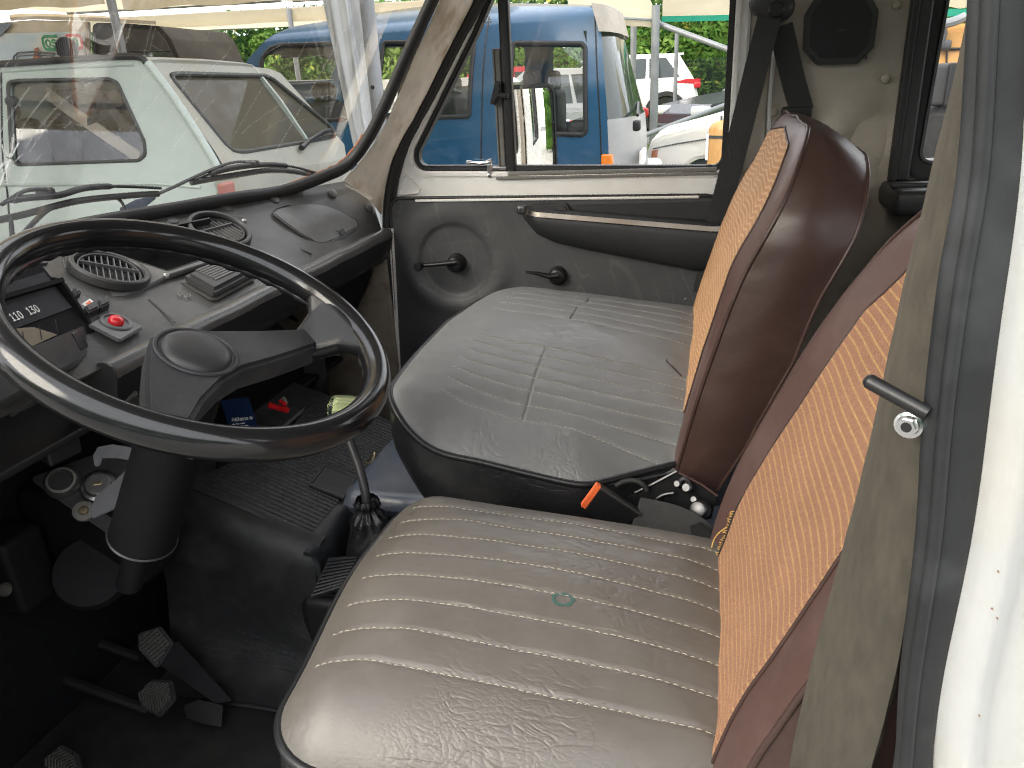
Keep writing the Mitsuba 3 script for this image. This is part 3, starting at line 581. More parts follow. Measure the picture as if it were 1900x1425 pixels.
for y, t in ((0.9091, 0.8875), (1.23, 0.9156), (1.348, 0.9518), (1.46, 0.9568), (1.605, 0.8867), (1.688, 0.5066)):
    part(dash, 'screw_cap', lathe([(0, .0022), (.006, .0020), (.0102, .0010), (.0110, -.002)], 20, dash_fr(y, t, .0065)[:3, 3], dash_fr(y, t)[:3, 2]), 'mat_dash', smooth=50)
# plate carrying the vents and the open tray
pp = [(0.9062, 0.7515), (0.9322, 0.7735), (1.017, 0.7226), (1.037, 0.7597), (1.124, 0.7899), (1.232, 0.8783), (1.301, 0.9128), (1.333, 0.8114), (1.329, 0.6183), (1.301, 0.5052), (1.258, 0.4578), (1.184, 0.3411), (1.044, 0.3576), (0.9815, 0.3544), (0.9365, 0.3725), (0.9141, 0.4307), (0.8992, 0.5383), (0.8973, 0.6627)]
F0 = dash_fr(1.09, .5, .010); Fi = np.linalg.inv(F0)
def dl(y, t): 
    q = Fi @ np.r_[dash_pt(y, t), 1]; return q[0], q[1]
plate = sg.Polygon([dl(*q) for q in pp]).buffer(-.008).buffer(.008, quad_segs=6)
trayp = sg.Polygon([dl(*q) for q in ((1.033, 0.7514), (1.037, 0.6624), (1.056, 0.385), (1.182, 0.3937), (1.257, 0.7357), (1.179, 0.7953))]).buffer(-.006).buffer(.006)
v1, v2 = (0.9725, 0.5724), (1.261, 0.6417)
holes = [sg.Point(dl(*q)).buffer(.045) for q in (v1, v2)]
pl_ = part(dash, 'vent_plate', prism(plate.difference(trayp).difference(holes[0]).difference(holes[1]), .009, F0, z0=-.002, bev=.0015), 'mat_plate', smooth=40)
ring = lambda g, w: g.buffer(w).difference(g)
part(pl_, 'tray_wall', prism(ring(trayp, .0012), .060, F0, z0=-.052), 'mat_black_mid')
part(pl_, 'tray_floor', prism(trayp, .002, F0, z0=-.052), 'mat_black_mid')
# raised back hood of the tray
hb = [A(*dash_pt(*q)) for q in ((1.028, 0.7465), (1.022, 0.6913))]
ta, tb, tc = (dash_fr(*q, .012)[:3, 3] for q in ((1.021, 0.7217), (1.128, 0.7668), (1.268, 0.7691)))
nn = F0[:3, 2]
part(pl_, 'tray_hood', slab(np.array([[ta, ta + nn * .010], [tb, tb + nn * .014], [tc, tc + nn * .012]]), .004), 'mat_black')
def vent(q, spin, tilt, label):
    V = dash_fr(*q, .0125, spin); o, n = V[:3, 3], V[:3, 2]
    r = part(dash, 'air_vent', lathe([(.0590, -.004), (.0590, .007), (.0575, .0095), (.0545, .0108), (.0510, .0100), (.049, .007), (.0475, -.01), (.0475, -.035), (0, -.036)], 48, o, n), 'mat_black_mid', smooth=40, label=label)
    part(r, 'well', lathe([(.0473, .0045), (.0470, -.030), (0, -.031)], 40, o, n), 'mat_black')
    E = V.copy(); ang = math.radians(tilt); c, s = math.cos(ang), math.sin(ang)
    Rx = np.eye(4); Rx[1, 1], Rx[1, 2], Rx[2, 1], Rx[2, 2] = c, -s, s, c
    E = V @ Rx
    part(r, 'louvre_ring', lathe([(.0468, .001), (.0455, .004), (.0430, .0035), (.0425, -.004), (.0455, -.004)], 40, E[:3, 3], E[:3, 2]), 'mat_black_mid', smooth=40)
    part(r, 'cross_bar', moved(box((0, .010, .0015), (.084, .0035, .008), .0012), E), 'mat_plate')
    for k in range(9):
        x = -.036 + k * .009; hl = math.sqrt(max(.0425 ** 2 - x * x, 1e-5))
        part(r, 'slat', moved(box((x, 0, -.004), (.0018, 2 * hl, .012), .0006), E), 'mat_dash_light')
vent(v1, math.radians(45), 8, 'round air vent nearest the instruments')
vent(v2, math.radians(80), -6, 'round air vent in the middle of the dashboard')
ps = dash_fr(*(0.9158, 0.7383), .012)
part(pl_, 'loose_screw', cat(tube([ps[:3, 3], ps[:3, 3] + A(.000, .002, .018)], .0022, 8), lathe([(0, .004), (.004, .003), (.0048, 0), (.003, -.002)], 12, ps[:3, 3] + A(0, .002, .018))), 'mat_steel', smooth=50, label='screw standing half out of the vent plate')
for q in ((1.044, 0.3647), (1.334, 0.7012)):
    part(pl_, 'screw', lathe([(0, .004), (.0035, .0035), (.0055, .001), (.0055, -.003)], 14, dash_fr(*q, .0135)[:3, 3], nn), 'mat_steel', smooth=50)
# ashtray with ribbed lid
qa = [(1.063, 0.3022), (1.15, 0.3266), (1.177, 0.2969), (1.183, 0.1146), (1.05, 0.07025)]
Fa = dash_fr(1.11, .2, .005, 0); Fai = np.linalg.inv(Fa)
def al(y, t):
    q = Fai @ np.r_[dash_pt(y, t), 1]; return q[0], q[1]
ap = sg.Polygon([al(*q) for q in ((1.062, 0.2894), (1.179, 0.3181), (1.183, 0.1064), (1.052, 0.07929))]).buffer(-.004).buffer(.004)
ash = part(dash, 'ashtray', prism(ap, .020, Fa, bev=.006), 'mat_black_mid', smooth=40)
part(ash, 'foot', prism(ap.buffer(.005), .003, Fa, bev=.001), 'mat_dash')
inn = sg.Polygon([al(*q) for q in ((1.082, 0.2779), (1.173, 0.2971), (1.175, 0.1538), (1.08, 0.1377))])
C4 = np.array(inn.exterior.coords)[:4]
for k in range(7):
    a, b = k / 7 + .012, (k + 1) / 7 - .012
    q = [C4[0] + (C4[3] - C4[0]) * a, C4[1] + (C4[2] - C4[1]) * a, C4[1] + (C4[2] - C4[1]) * b, C4[0] + (C4[3] - C4[0]) * b]
    part(ash, 'lid_rib', prism(q, .0025, Fa, z0=.0195, bev=.0007), 'mat_dash_light')
# blank cover on the passenger's side
bp = [(1.415, 0.7258), (1.441, 0.7822), (1.487, 0.8046), (1.541, 0.7599), (1.564, 0.6972), (1.597, 0.4768), (1.615, 0.2847), (1.609, 0.2002), (1.54, 0.1485), (1.463, 0.1599), (1.44, 0.2009), (1.42, 0.3496), (1.413, 0.5396)]
Fb = dash_fr(1.52, .55, .0085); Fbi = np.linalg.inv(Fb)
def bl(y, t):
    q = Fbi @ np.r_[dash_pt(y, t) + A(0, 0, .006), 1]; return q
B3 = np.array([bl(*q)[:3] for q in bp]); z_of = np.linalg.lstsq(np.c_[B3[:, 0], B3[:, 1], B3[:, 0] ** 2, B3[:, 0] * 0 + 1], B3[:, 2], rcond=None)[0]
cov = sg.Polygon(B3[:, :2]).buffer(-.012).buffer(.012, quad_segs=6)
def onto(m):
    v = m.vertices.copy(); v[:, 2] += z_of[0] * v[:, 0] + z_of[1] * v[:, 1] + z_of[2] * v[:, 0] ** 2 + z_of[3]; m = m.copy(); m.vertices = v; return moved(m, Fb)
def dense(g, h, z0):
    m = prism(g, h, None, z0=z0, bev=.0022 if h > .005 else .0006); m = m.subdivide_to_size(.012); return m
co = part(dash, 'blank_cover', onto(dense(cov, .006, -.0035)), 'mat_cover', smooth=40, label='plain four-sided cover with rounded corners at the passenger end')
part(co, 'groove', onto(dense(ring(cov.buffer(.0008), .0032), .0022, -.0012)), 'mat_black')
tab = sg.Polygon([bl(*q)[:2] for q in ((1.523, 0.2658), (1.583, 0.2725), (1.589, 0.2005), (1.529, 0.1661))])
part(co, 'finger_tab', onto(dense(tab, .004, .0012)), 'mat_cover')
part(co, 'notch', onto(dense(sg.Polygon([bl(*q)[:2] for q in ((1.528, 0.2375), (1.546, 0.2486), (1.544, 0.1708), (1.524, 0.1646))]), .003, .0030)), 'mat_black')
# hazard button on its square plate, two rockers
Fh = dash_fr(.855, .2, .0065); Fhi = np.linalg.inv(Fh)
def hl_(y, t):
    q = Fhi @ np.r_[dash_pt(y, t), 1]; return q[0], q[1]
hp = sg.Polygon([hl_(*q) for q in ((0.8174, 0.2925), (0.872, 0.3059), (0.8802, 0.1025), (0.8224, 0.07898))]).buffer(-.004).buffer(.004)
hz = part(dash, 'hazard_switch', prism(hp, .006, Fh, bev=.0015), 'mat_plate', smooth=40)
hc = (Fh @ np.r_[*np.array(hl_(*(0.8539, 0.2161))), 0, 1])[:3]; hn = Fh[:3, 2]
part(hz, 'bezel', lathe([(.0215, .005), (.0215, .0075), (.020, .0085), (.0165, .0085), (.0155, .006), (0, .006)], 32, hc, hn), 'mat_plate', smooth=40)
part(hz, 'button', lathe([(0, .0145), (.006, .0142), (.0095, .012), (.0105, .008), (.0105, .005)], 28, hc, hn), 'mat_red_clear', smooth=50, label='clear red hazard button')
sw = part(dash, 'switch_block', prism(sg.Polygon([hl_(*q) for q in ((0.8417, 0.4958), (0.8721, 0.5014), (0.8731, 0.3164), (0.8234, 0.2893))]), .005, Fh, bev=.001), 'mat_plate')
for q in (((0.832, 0.3803), (0.8608, 0.3855), (0.8487, 0.3255), (0.8238, 0.3259)), ((0.861, 0.3785), (0.8846, 0.3799), (0.871, 0.3215), (0.8501, 0.3221))):
    part(sw, 'rocker', prism(sg.Polygon([hl_(*k) for k in q]), .016, Fh, z0=.003, bev=.002), 'mat_black')
part(sw, 'symbol_card', prism(sg.Polygon([hl_(*q) for q in ((0.85, 0.4441), (0.8714, 0.4507), (0.8692, 0.4104), (0.8492, 0.4074))]), .0008, Fh, z0=.005), 'mat_label_white')
part(sw, 'symbol_mark', prism(sg.Polygon([hl_(*q) for q in ((0.8549, 0.4322), (0.8658, 0.4381), (0.865, 0.4206), (0.8541, 0.4147))]), .0006, Fh, z0=.0058), 'mat_orange')
part(sw, 'slider', prism(sg.Polygon([hl_(*q) for q in ((0.8625, 0.5496), (0.8742, 0.5487), (0.8659, 0.5027), (0.8533, 0.5001))]), .014, Fh, bev=.002), 'mat_black')
# chalky scribble on the vinyl
sc = [dash_fr(*q, .0068)[:3, 3] for q in ((1.024, 0.2309), (1.016, 0.2196), (1.014, 0.2019), (1.022, 0.206))]
sc2 = [dash_fr(*q, .0068)[:3, 3] for q in ((1.02, 0.1899), (1.019, 0.1705), (1.026, 0.1692), (1.031, 0.1785), (1.029, 0.1907))]
part(dash, 'chalk_mark', cat(tube(spline(sc, 12), .0009, 5), tube(spline(sc2, 14), .0011, 5)), 'mat_grey_rubber')

# instrument cluster in its own plane: a along y, b up the face, c out towards the driver
CO, CN, CU = A(*(-0.8367, 0.745, 1.105)), unit(A(.85, 0, .527)), unit(A(-.527, 0, .85))
CM = frame(CO, (0, 1, 0), CU); sgn = 1 if CM[:3, 2] @ CN > 0 else -1
def cpoly(pts, h, c, m='mat_black', bev=0): 
    q = prism(pts, h, frame(CO + CN * c, (0, 1, 0), CU) if sgn > 0 else None, z0=0, bev=bev) if sgn > 0 else prism(pts, h, frame(CO + CN * (c + h), (0, 1, 0), CU), bev=bev)
    return q
cl = part(dash, 'instrument_cluster', cpoly([(-.34, -.060), (.076, -.060), (.076, .070), (-.34, .070)], .004, -.006), 'mat_matte_black')
part(cl, 'dial', cpoly([(-.32, -.012), (.070, -.012), (.070, .045), (-.32, .045)], .002, -.002), 'mat_dial')
part(cl, 'dial_lower', cpoly([(-0.03548, -0.009805), (-0.001997, -0.01894), (0.01972, -0.03888), (-0.03441, -0.04101), (-.25, -.058), (-.25, -.02)], .002, .0), 'mat_dial_tan')
for tx_, (u, w) in (('110', (-0.02187, -0.004055)), ('130', (0.004221, -0.003481))):
    part(cl, 'number', moved(meshkit.text_mesh(tx_, .0108, .0006), (frame(CO + A(0, 1, 0) * u + CU * w + CN * .0025, (0, 1, 0), CU)) @ np.diag([.62, 1, 1, 1])), 'mat_label_white', smooth=False)
for i in range(6):
    a0 = -.10 + .026 * i
    part(cl, 'tick', cpoly([(a0, -.020), (a0 + .0012, -.020), (a0 - .010, -.038), (a0 - .0112, -.038)], .0006, .0035), 'mat_black')
# hood: right cheek, top visor
chk = [A(*(-0.8398, 0.822, 1.125)), A(*(-0.8314, 0.822, 1.073)), A(*(-0.8379, 0.822, 1.067)), CO + CU * -.045 + A(0, .078, 0), CO + CU * .060 + A(0, .078, 0) - CN * .03, A(*(-0.8475, 0.822, 1.133))]
cx_ = [(q[0], q[2]) for q in (sorted([A(q[0], 0, q[2]) for q in chk], key=lambda q: math.atan2(q[2] - np.mean([k[2] for k in chk]), q[0] - np.mean([k[0] for k in chk]))))]
part(cl, 'hood_cheek', prism(cx_, .010, XZ(.828), bev=.003), 'mat_matte_black', smooth=40)
va, vb = A(*(-0.844, 0.822, 1.134)), A(*(-0.7602, 0.66, 1.173)); vb = A(va[0], .42, va[2] + .004)
part(cl, 'hood_visor', slab(np.array([[va + A(0, .004, 0), va - CN * .085 + CU * .006], [A(va[0], .62, va[2] + .004), A(va[0], .62, va[2] + .004) - CN * .085 + CU * .004], [vb, vb - CN * .085 + CU * .004]]), .006), 'mat_matte_black', smooth=40)
# ribbed sill with two blank switches
sa, sb, sc_, sd = A(*(-0.8232, 0.815, 1.068)), A(*(-0.8206, 0.83, 1.032)), A(*(-0.7074, 0.6, 1.107)), A(*(-0.6917, 0.6, 1.072))
sd = sb + (sc_ - sa); ex_ = unit(sc_ - sa); ed = sb - sa; sn = unit(np.cross(ex_, ed)); sn = sn if sn[2] > 0 else -sn
sill = part(cl, 'sill', cat(slab(np.array([[sa, sb], [sa + ex_ * .40, sb + ex_ * .40]]), .004 if np.cross(sb - sa, ex_) @ sn < 0 else -.004), tube([sb - sn * .008, sb + ex_ * .4 - sn * .008], .009, 10), slab(np.array([[sb - sn * .006, sb - sn * .05 - A(.02, 0, 0)], [sb + ex_ * .4 - sn * .006, sb + ex_ * .4 - sn * .05 - A(.02, 0, 0)]]), .006), slab(np.array([[sa, sa - sn * .05], [sb, sb - sn * .045]]), .003)), 'mat_black_mid', smooth=40)
rb = []
for k in range(9):
    o = sa + ed * (.07 + k * .105) + sn * .002
    rb.append(tube([o, o + ex_ * .395], .0019, 6))
part(sill, 'ribs', cat(*rb), 'mat_dash_light')
for q in ((-0.7949, 0.775, 1.062), (-0.7709, 0.715, 1.067)):
    M_ = frame(A(*q) + sn * 0, ex_, ed); M_[:3, 2] = M_[:3, 2] * 1
    part(sill, 'blank_switch', moved(box((0, 0, 0), (.034, .026, .008), .003), frame(A(*q), ex_, ed)), 'mat_black')

# ---------------------------------------------------------------- steering wheel and column
WC, wa = A(-.5032, .6518, 1.1295), .4987
WN, WU = A(math.sin(wa), 0, math.cos(wa)), A(math.cos(wa), 0, -math.sin(wa))
WM = frame(WC, WU, (0, 1, 0))
wh = thing('steering_wheel', 'large thin-rimmed black steering wheel with two spokes and oval horn pad', 'steering wheel')
th = np.linspace(0, 2 * np.pi, 160, endpoint=False)
part(wh, 'rim', tube(WC + .1885 * (np.cos(th)[:, None] * WU + np.sin(th)[:, None] * A(0, 1, 0)), .0160, 18, closed=True, flat=(.92, 1.08), ref=WN), 'mat_wheel', smooth=True)
und = [WC - WN * .0135 + .1825 * (math.cos(a) * WU + math.sin(a) * A(0, 1, 0)) for a in th]
part(wh, 'finger_grip', tube(np.array(und) + 0, .0055 * (1 + .25 * np.sin(th * 48)), 8, closed=True), 'mat_black', smooth=60)
H0 = -.028
hubp = [(-0.03199, -0.03853), (-0.0414, -0.02155), (-0.04244, -0.003157), (-0.03427, 0.01725), (-0.01291, 0.04511), (0.01469, 0.08846), (0.03452, 0.1227), (0.04826, 0.1478), (0.0786, 0.1312), (0.06958, 0.08649), (0.06233, 0.05522), (0.05037, 0.01071), (0.04971, -0.02789), (0.05686, -0.06998), (0.0697, -0.108), (0.0367, -0.1254), (0.02035, -0.1076), (-0.006826, -0.07377)]
hg = sg.Polygon(hubp).buffer(-.004).buffer(.004, quad_segs=5)
hub = part(wh, 'hub', prism(hg, .034, WM, z0=H0 - .034, bev=.0045), 'mat_hub', smooth=40, label='matt grey-black hub with one arm to the far rim and one to the near rim')
hcx, hcy = (0.003962, -0.007691)
def wl(prof, n=40, sx=1.0, sy=1.0):
    m = lathe(prof, n); m.apply_transform(np.diag([sx, sy, 1, 1.])); M = WM.copy(); M[:3, 3] = WC + WU * hcx + A(0, 1, 0) * hcy; return moved(m, M)
part(hub, 'horn_ring', wl([(.0425, H0 - .002), (.0432, H0 + .001), (.0418, H0 + .0022), (.0395, H0 + .0022), (.038, H0)], 48), 'mat_hub', smooth=40)
part(hub, 'horn_pad', wl([(0, H0 + .0095), (.016, H0 + .009), (.028, H0 + .0072), (.0345, H0 + .0036), (.0365, H0 - .002)], 48), 'mat_black_mid', smooth=60)
def spoke(pts, z0, h): return prism(sg.Polygon(pts).buffer(.003).buffer(-.003), h, WM, z0=z0, bev=.005)
def ball(q, z, r): return WC + WU * q[0] + A(0, 1, 0) * q[1] + WN * z + r * trimesh.creation.icosphere(subdivisions=2).vertices
def rimp(deg, r=.1870): return (r * math.cos(math.radians(deg)), r * math.sin(math.radians(deg)))
ae = [(np.array((0.05034, 0.1522)), -.0405), (np.array((0.07542, 0.1356)), -.0405)]
def hullm(*vs):
    return m3.Manifold.hull_points(np.ascontiguousarray(np.vstack(vs)))
e0, e1 = ball(ae[0][0], ae[0][1], .0125), ball(ae[1][0], ae[1][1], .0125)
sp_m = hullm(e0, e1, *[ball(rimp(t), .0, .0125) for t in (50, 56, 62, 68, 73)])
mid0, mid1 = (ae[0][0] * .45 + np.array(rimp(73)) * .55), (ae[1][0] * .45 + np.array(rimp(50)) * .55)
sp_m = sp_m + hullm(ball(mid0, -.018, .0115), ball(rimp(73), 0, .0125), ball(rimp(79), 0, .0125)) + hullm(ball(mid1, -.018, .0115), ball(rimp(50), 0, .0125), ball(rimp(43), 0, .0125))
mm_ = sp_m.refine_to_length(.004).to_mesh(); mm_ = trimesh.Trimesh(mm_.vert_properties[:, :3], mm_.tri_verts); trimesh.smoothing.filter_taubin(mm_, iterations=14)
part(wh, 'spoke', mm_, 'mat_spoke', smooth=60, label='glossy end of the hub arm flaring into the far rim')
s2 = trimesh.convex.convex_hull(np.vstack([WC + WU * q[0] + A(0, 1, 0) * q[1] + WN * z for q, z in (((0.03778, -0.1253), -.029), ((0.07001, -0.1101), -.029), ((0.03778, -0.1253), -.05), ((0.07001, -0.1101), -.05), ((0.06488, -0.1834), .004), ((0.1087, -0.1654), .004), ((0.06488, -0.1834), -.014), ((0.1087, -0.1654), -.014))]))
part(wh, 'spoke', s2, 'mat_wheel', smooth=60)
col = thing('steering_column', 'dark steering column tube running down to the floor', 'steering column')
ce = WC - WN * .10
part(col, 'shroud', tube([WC - WN * .055, WC - WN * .075, WC - WN * .16, WC - WN * .315], [.034, .038, .037, .039], 28), 'mat_matte_black', smooth=50)
part(col, 'tube', tube([WC - WN * .30, WC - WN * .40], [.016, .016], 20), 'mat_matte_black', smooth=50)
part(col, 'collar', lathe([(.0395, -.002), (.0410, .0), (.0395, .002)], 32, WC - WN * .313, WN), 'mat_black_mid')
p1_ = [(-0.6854, 0.7254, 0.9333), (-0.6812, 0.7253, 0.9305), (-0.6782, 0.7029, 0.9147), (-0.6882, 0.6749, 0.894), (-0.6892, 0.6655, 0.8855), (-0.6994, 0.656, 0.8826), (-0.7132, 0.6446, 0.8774), (-0.7168, 0.6477, 0.8874), (-0.7158, 0.6596, 0.9018), (-0.7059, 0.6767, 0.9098), (-0.6944, 0.7015, 0.9218)]
p2_ = [(-0.6985, 0.7379, 0.9181), (-0.716, 0.7333, 0.9318), (-0.7356, 0.7254, 0.9389), (-0.7499, 0.7159, 0.9387), (-0.7548, 0.7102, 0.928), (-0.7489, 0.7017, 0.9173), (-0.7429, 0.7037, 0.9182), (-0.7432, 0.712, 0.9248), (-0.728, 0.7203, 0.9217), (-0.711, 0.7275, 0.9146)]
for q_, lab_ in ((p1_, 'longer grey stalk paddle pointing down to the left'), (p2_, 'shorter grey stalk paddle pointing left')):
    q_ = np.array(q_); c_ = q_.mean(0); vt_ = np.linalg.svd(q_ - c_)[2]; q_ = c_ + ((q_ - c_) @ vt_[:2].T) @ vt_[:2]
    part(col, 'stalk', plate3(q_, .0045, bev=.0012, buf=.003)[0], 'mat_stalk', smooth=40, label=lab_)

# ---------------------------------------------------------------- seats
from scipy.interpolate import RBFInterpolator, CubicSpline
from scipy.spatial import Delaunay
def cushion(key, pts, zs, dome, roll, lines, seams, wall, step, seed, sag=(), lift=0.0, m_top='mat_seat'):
    """pts: outline in (x,y); zs: samples of the piping surface; lines: (y, x0, x1) stitched along x; wall: drop of the black side"""
    g = sg.Polygon(pts); rad = .07
    g = g.buffer(-rad, join_style=2).buffer(rad, quad_segs=10)
    zs = np.array(zs, float); zs[:, 2] += lift; rbf = RBFInterpolator(zs[:, :2], zs[:, 2], smoothing=1e-5, kernel='thin_plate_spline')
    ring_ = outline(g, 320)
    bx0, by0, bx1, by1 = g.bounds
    xs, ys = np.arange(bx0, bx1, step), np.arange(by0, by1, step)
    for y, a, b in lines: ys = np.r_[ys, y + np.array([-.0055, -.003, -.0012, 0, .0012, .003, .0055])]
    for x, a, b in seams: xs = np.r_[xs, x + np.array([-.004, -.0015, 0, .0015, .004])]
    X, Y = np.meshgrid(np.unique(xs.round(4)), np.unique(ys.round(4)), indexing='ij')
    q = np.c_[X.ravel(), Y.ravel()]; q = q[shapely.contains_xy(g.buffer(-.004), q[:, 0], q[:, 1])]
    for off in (.0012, .003): q = np.vstack([q, outline(g.buffer(-off), 320)])
    q = np.vstack([q, ring_]); bd = g.exterior
    def top(q):
        d = shapely.distance(shapely.points(q), bd)
        z = rbf(q) + dome * np.clip(1 - np.exp(-d / roll), 0, 1) + .35 * dome * (1 - np.exp(-d / (roll * 4)))
        inn = 1 - np.exp(-(d / .05) ** 2)
        p3 = np.c_[q, 0 * d]
        z = z + inn * (wob(p3, .004, 7, seed) + wob(p3, .0012, 26, seed + 1))
        for (sx, sy, r, dz) in sag: z = z + dz * np.exp(-((q[:, 0] - sx) ** 2 + (q[:, 1] - sy) ** 2) / r ** 2)
        for y, a, b in lines:
            e = np.clip((q[:, 0] - a) / .03, 0, 1) * np.clip((b - q[:, 0]) / .02, 0, 1)
            z = z - e * (.0016 * np.exp(-((q[:, 1] - y) / .0026) ** 2) + .0006 * np.exp(-((q[:, 1] - y) / .009) ** 2))
        for x, a, b in seams:
            e = np.clip((q[:, 1] - a) / .004, 0, 1) * np.clip((b - q[:, 1]) / .004, 0, 1)
            z = z - e * .0022 * np.exp(-((q[:, 0] - x) / .0018) ** 2)
        return z
    f = Delaunay(q).simplices; v = np.c_[q, top(q)]
    n = np.cross(v[f[:, 1]] - v[f[:, 0]], v[f[:, 2]] - v[f[:, 0]]); f[n[:, 2] < 0] = f[n[:, 2] < 0][:, ::-1]
    ok = np.linalg.norm(n, axis=1) > 1e-10
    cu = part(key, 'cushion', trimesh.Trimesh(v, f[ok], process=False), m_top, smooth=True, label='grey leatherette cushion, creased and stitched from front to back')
    rz = np.c_[ring_, rbf(ring_)]
    part(cu, 'piping', tube(rz + A(0, 0, -.001), .0052, 9, closed=True), 'mat_black', smooth=60)
    tt = np.linspace(0, 1, 9); ctr = np.r_[g.centroid.x, g.centroid.y]
    nrm = ring_ - np.roll(ring_, 1, 0); nrm = np.roll(ring_, -1, 0) - np.roll(ring_, 1, 0); nrm = np.c_[nrm[:, 1], -nrm[:, 0]]; nrm /= np.linalg.norm(nrm, axis=1, keepdims=True)
    if sg.LinearRing(ring_).is_ccw is False: nrm = -nrm
    W = np.array([np.c_[ring_ + nrm * (.006 * math.sin(t * math.pi) - .012 * t ** 3), rz[:, 2] - .002 - wall * t] for t in tt]).transpose(1, 0, 2)
    W[..., 2] = np.maximum(W[..., 2], rz[:, 2].min() - wall) * .35 + W[..., 2] * .65
    W += wob(W, .003, 22, seed + 5)[..., None] * np.c_[nrm, 0 * nrm[:, :1]][:, None, :]
    part(cu, 'side', grid(W, closed_u=True), 'mat_seat_black', smooth=True, label='black leatherette side below the piping')
    st = []
    rng = np.random.default_rng(seed)
    for y, a, b in lines:
        x = a + .004
        while x < b - .006:
            L_ = .0052 * rng.uniform(.85, 1.1); xx = np.array([x, x + L_ / 2, x + L_]); yy_ = y + rng.normal(0, .0003, 3)
            z = top(np.c_[xx, yy_]) if False else None
            st.append((xx, yy_)); x += .0075 * rng.uniform(.95, 1.05)
    if st:
        XX = np.array([s[0] for s in st]).ravel(); YY = np.array([s[1] for s in st]).ravel(); ZZ = top(np.c_[XX, YY]).reshape(-1, 3) + np.array([-.0002, .0010, -.0002])
        XX, YY = XX.reshape(-1, 3), YY.reshape(-1, 3)
        part(cu, 'stitching', cat(*[tube(np.c_[XX[i], YY[i], ZZ[i]], [.0003, .00052, .0003], 5) for i in range(len(XX))]), 'mat_thread', smooth=60, kind='stuff')
    return top, cu

ds_ = thing('driver_seat', 'nearest seat, grey stitched leatherette cushion and brown back with yellow-lined fabric', 'seat', group=None)
dl_ = [(.776 - .0383 * k, -.352, .055) for k in range(8)]
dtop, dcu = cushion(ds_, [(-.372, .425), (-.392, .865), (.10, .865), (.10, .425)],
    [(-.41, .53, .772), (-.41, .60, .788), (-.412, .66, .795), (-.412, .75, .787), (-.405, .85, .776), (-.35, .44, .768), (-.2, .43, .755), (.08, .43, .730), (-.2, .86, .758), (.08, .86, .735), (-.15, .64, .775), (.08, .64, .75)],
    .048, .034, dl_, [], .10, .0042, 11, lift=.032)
# ring-shaped green ink stain, specks
def blot(key, name, x, y, r, m, top, w=None):
    th_ = np.linspace(0, 2 * np.pi, 28, endpoint=False); q = np.c_[x + r * 1.1 * np.cos(th_), y + r * np.sin(th_)]
    z = top(q) + .0003
    return part(key, name, tube(np.c_[q, z], (w or .0012) * (.5 + meshkit.noise(np.c_[q * 300, z])), 5, closed=True, flat=(1, .25), ref=(0, 0, 1)), m)
sx, sy = (-0.1233, 0.6158)
blot(dcu, 'ink_ring', sx, sy, .0088, 'mat_ink', dtop, .0021)
pst = thing('wide_seat', 'wide grey stitched seat beside the passenger door with tall brown back in wavy tan fabric', 'seat')
pl7 = [(1.045 + .0315 * k, -.40, -.01) for k in range(7)] + [(1.375 + .047 * k, -.40, -.01) for k in range(5)]
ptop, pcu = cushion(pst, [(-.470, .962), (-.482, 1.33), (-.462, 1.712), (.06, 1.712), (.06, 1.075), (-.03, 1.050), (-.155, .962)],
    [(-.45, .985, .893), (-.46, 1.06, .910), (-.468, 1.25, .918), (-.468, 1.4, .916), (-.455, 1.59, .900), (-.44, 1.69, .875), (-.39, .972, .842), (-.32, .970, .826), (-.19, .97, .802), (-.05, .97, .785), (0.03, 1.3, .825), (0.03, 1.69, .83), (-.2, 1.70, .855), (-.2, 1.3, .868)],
    .034, .036, pl7, [(-.265, 1.04, 1.24), (-.245, 1.37, 1.47), (-.235, 1.51, 1.565)], .115, .0046, 23, sag=[(-.09, 1.02, .07, -.016), (-.30, 1.04, .09, -.010)], m_top='mat_seat_lit')
tear = np.array([(-0.05751, 1.273, 0.862), (-0.04363, 1.256, 0.862), (-0.03013, 1.24, 0.862)])
tz = ptop(tear[:, :2]) + .001
part(pcu, 'tear', cat(tube(np.c_[tear[:, :2], tz], [.0008, .0022, .0016], 6, flat=(1, .4), ref=(0, 0, 1)), tube(np.c_[tear[:1, :2] + np.array([[0, -.006], [0, 0], [0, .006]]), np.repeat(tz[:1], 3) + .0006], .0009, 5)), 'mat_brown_dark')

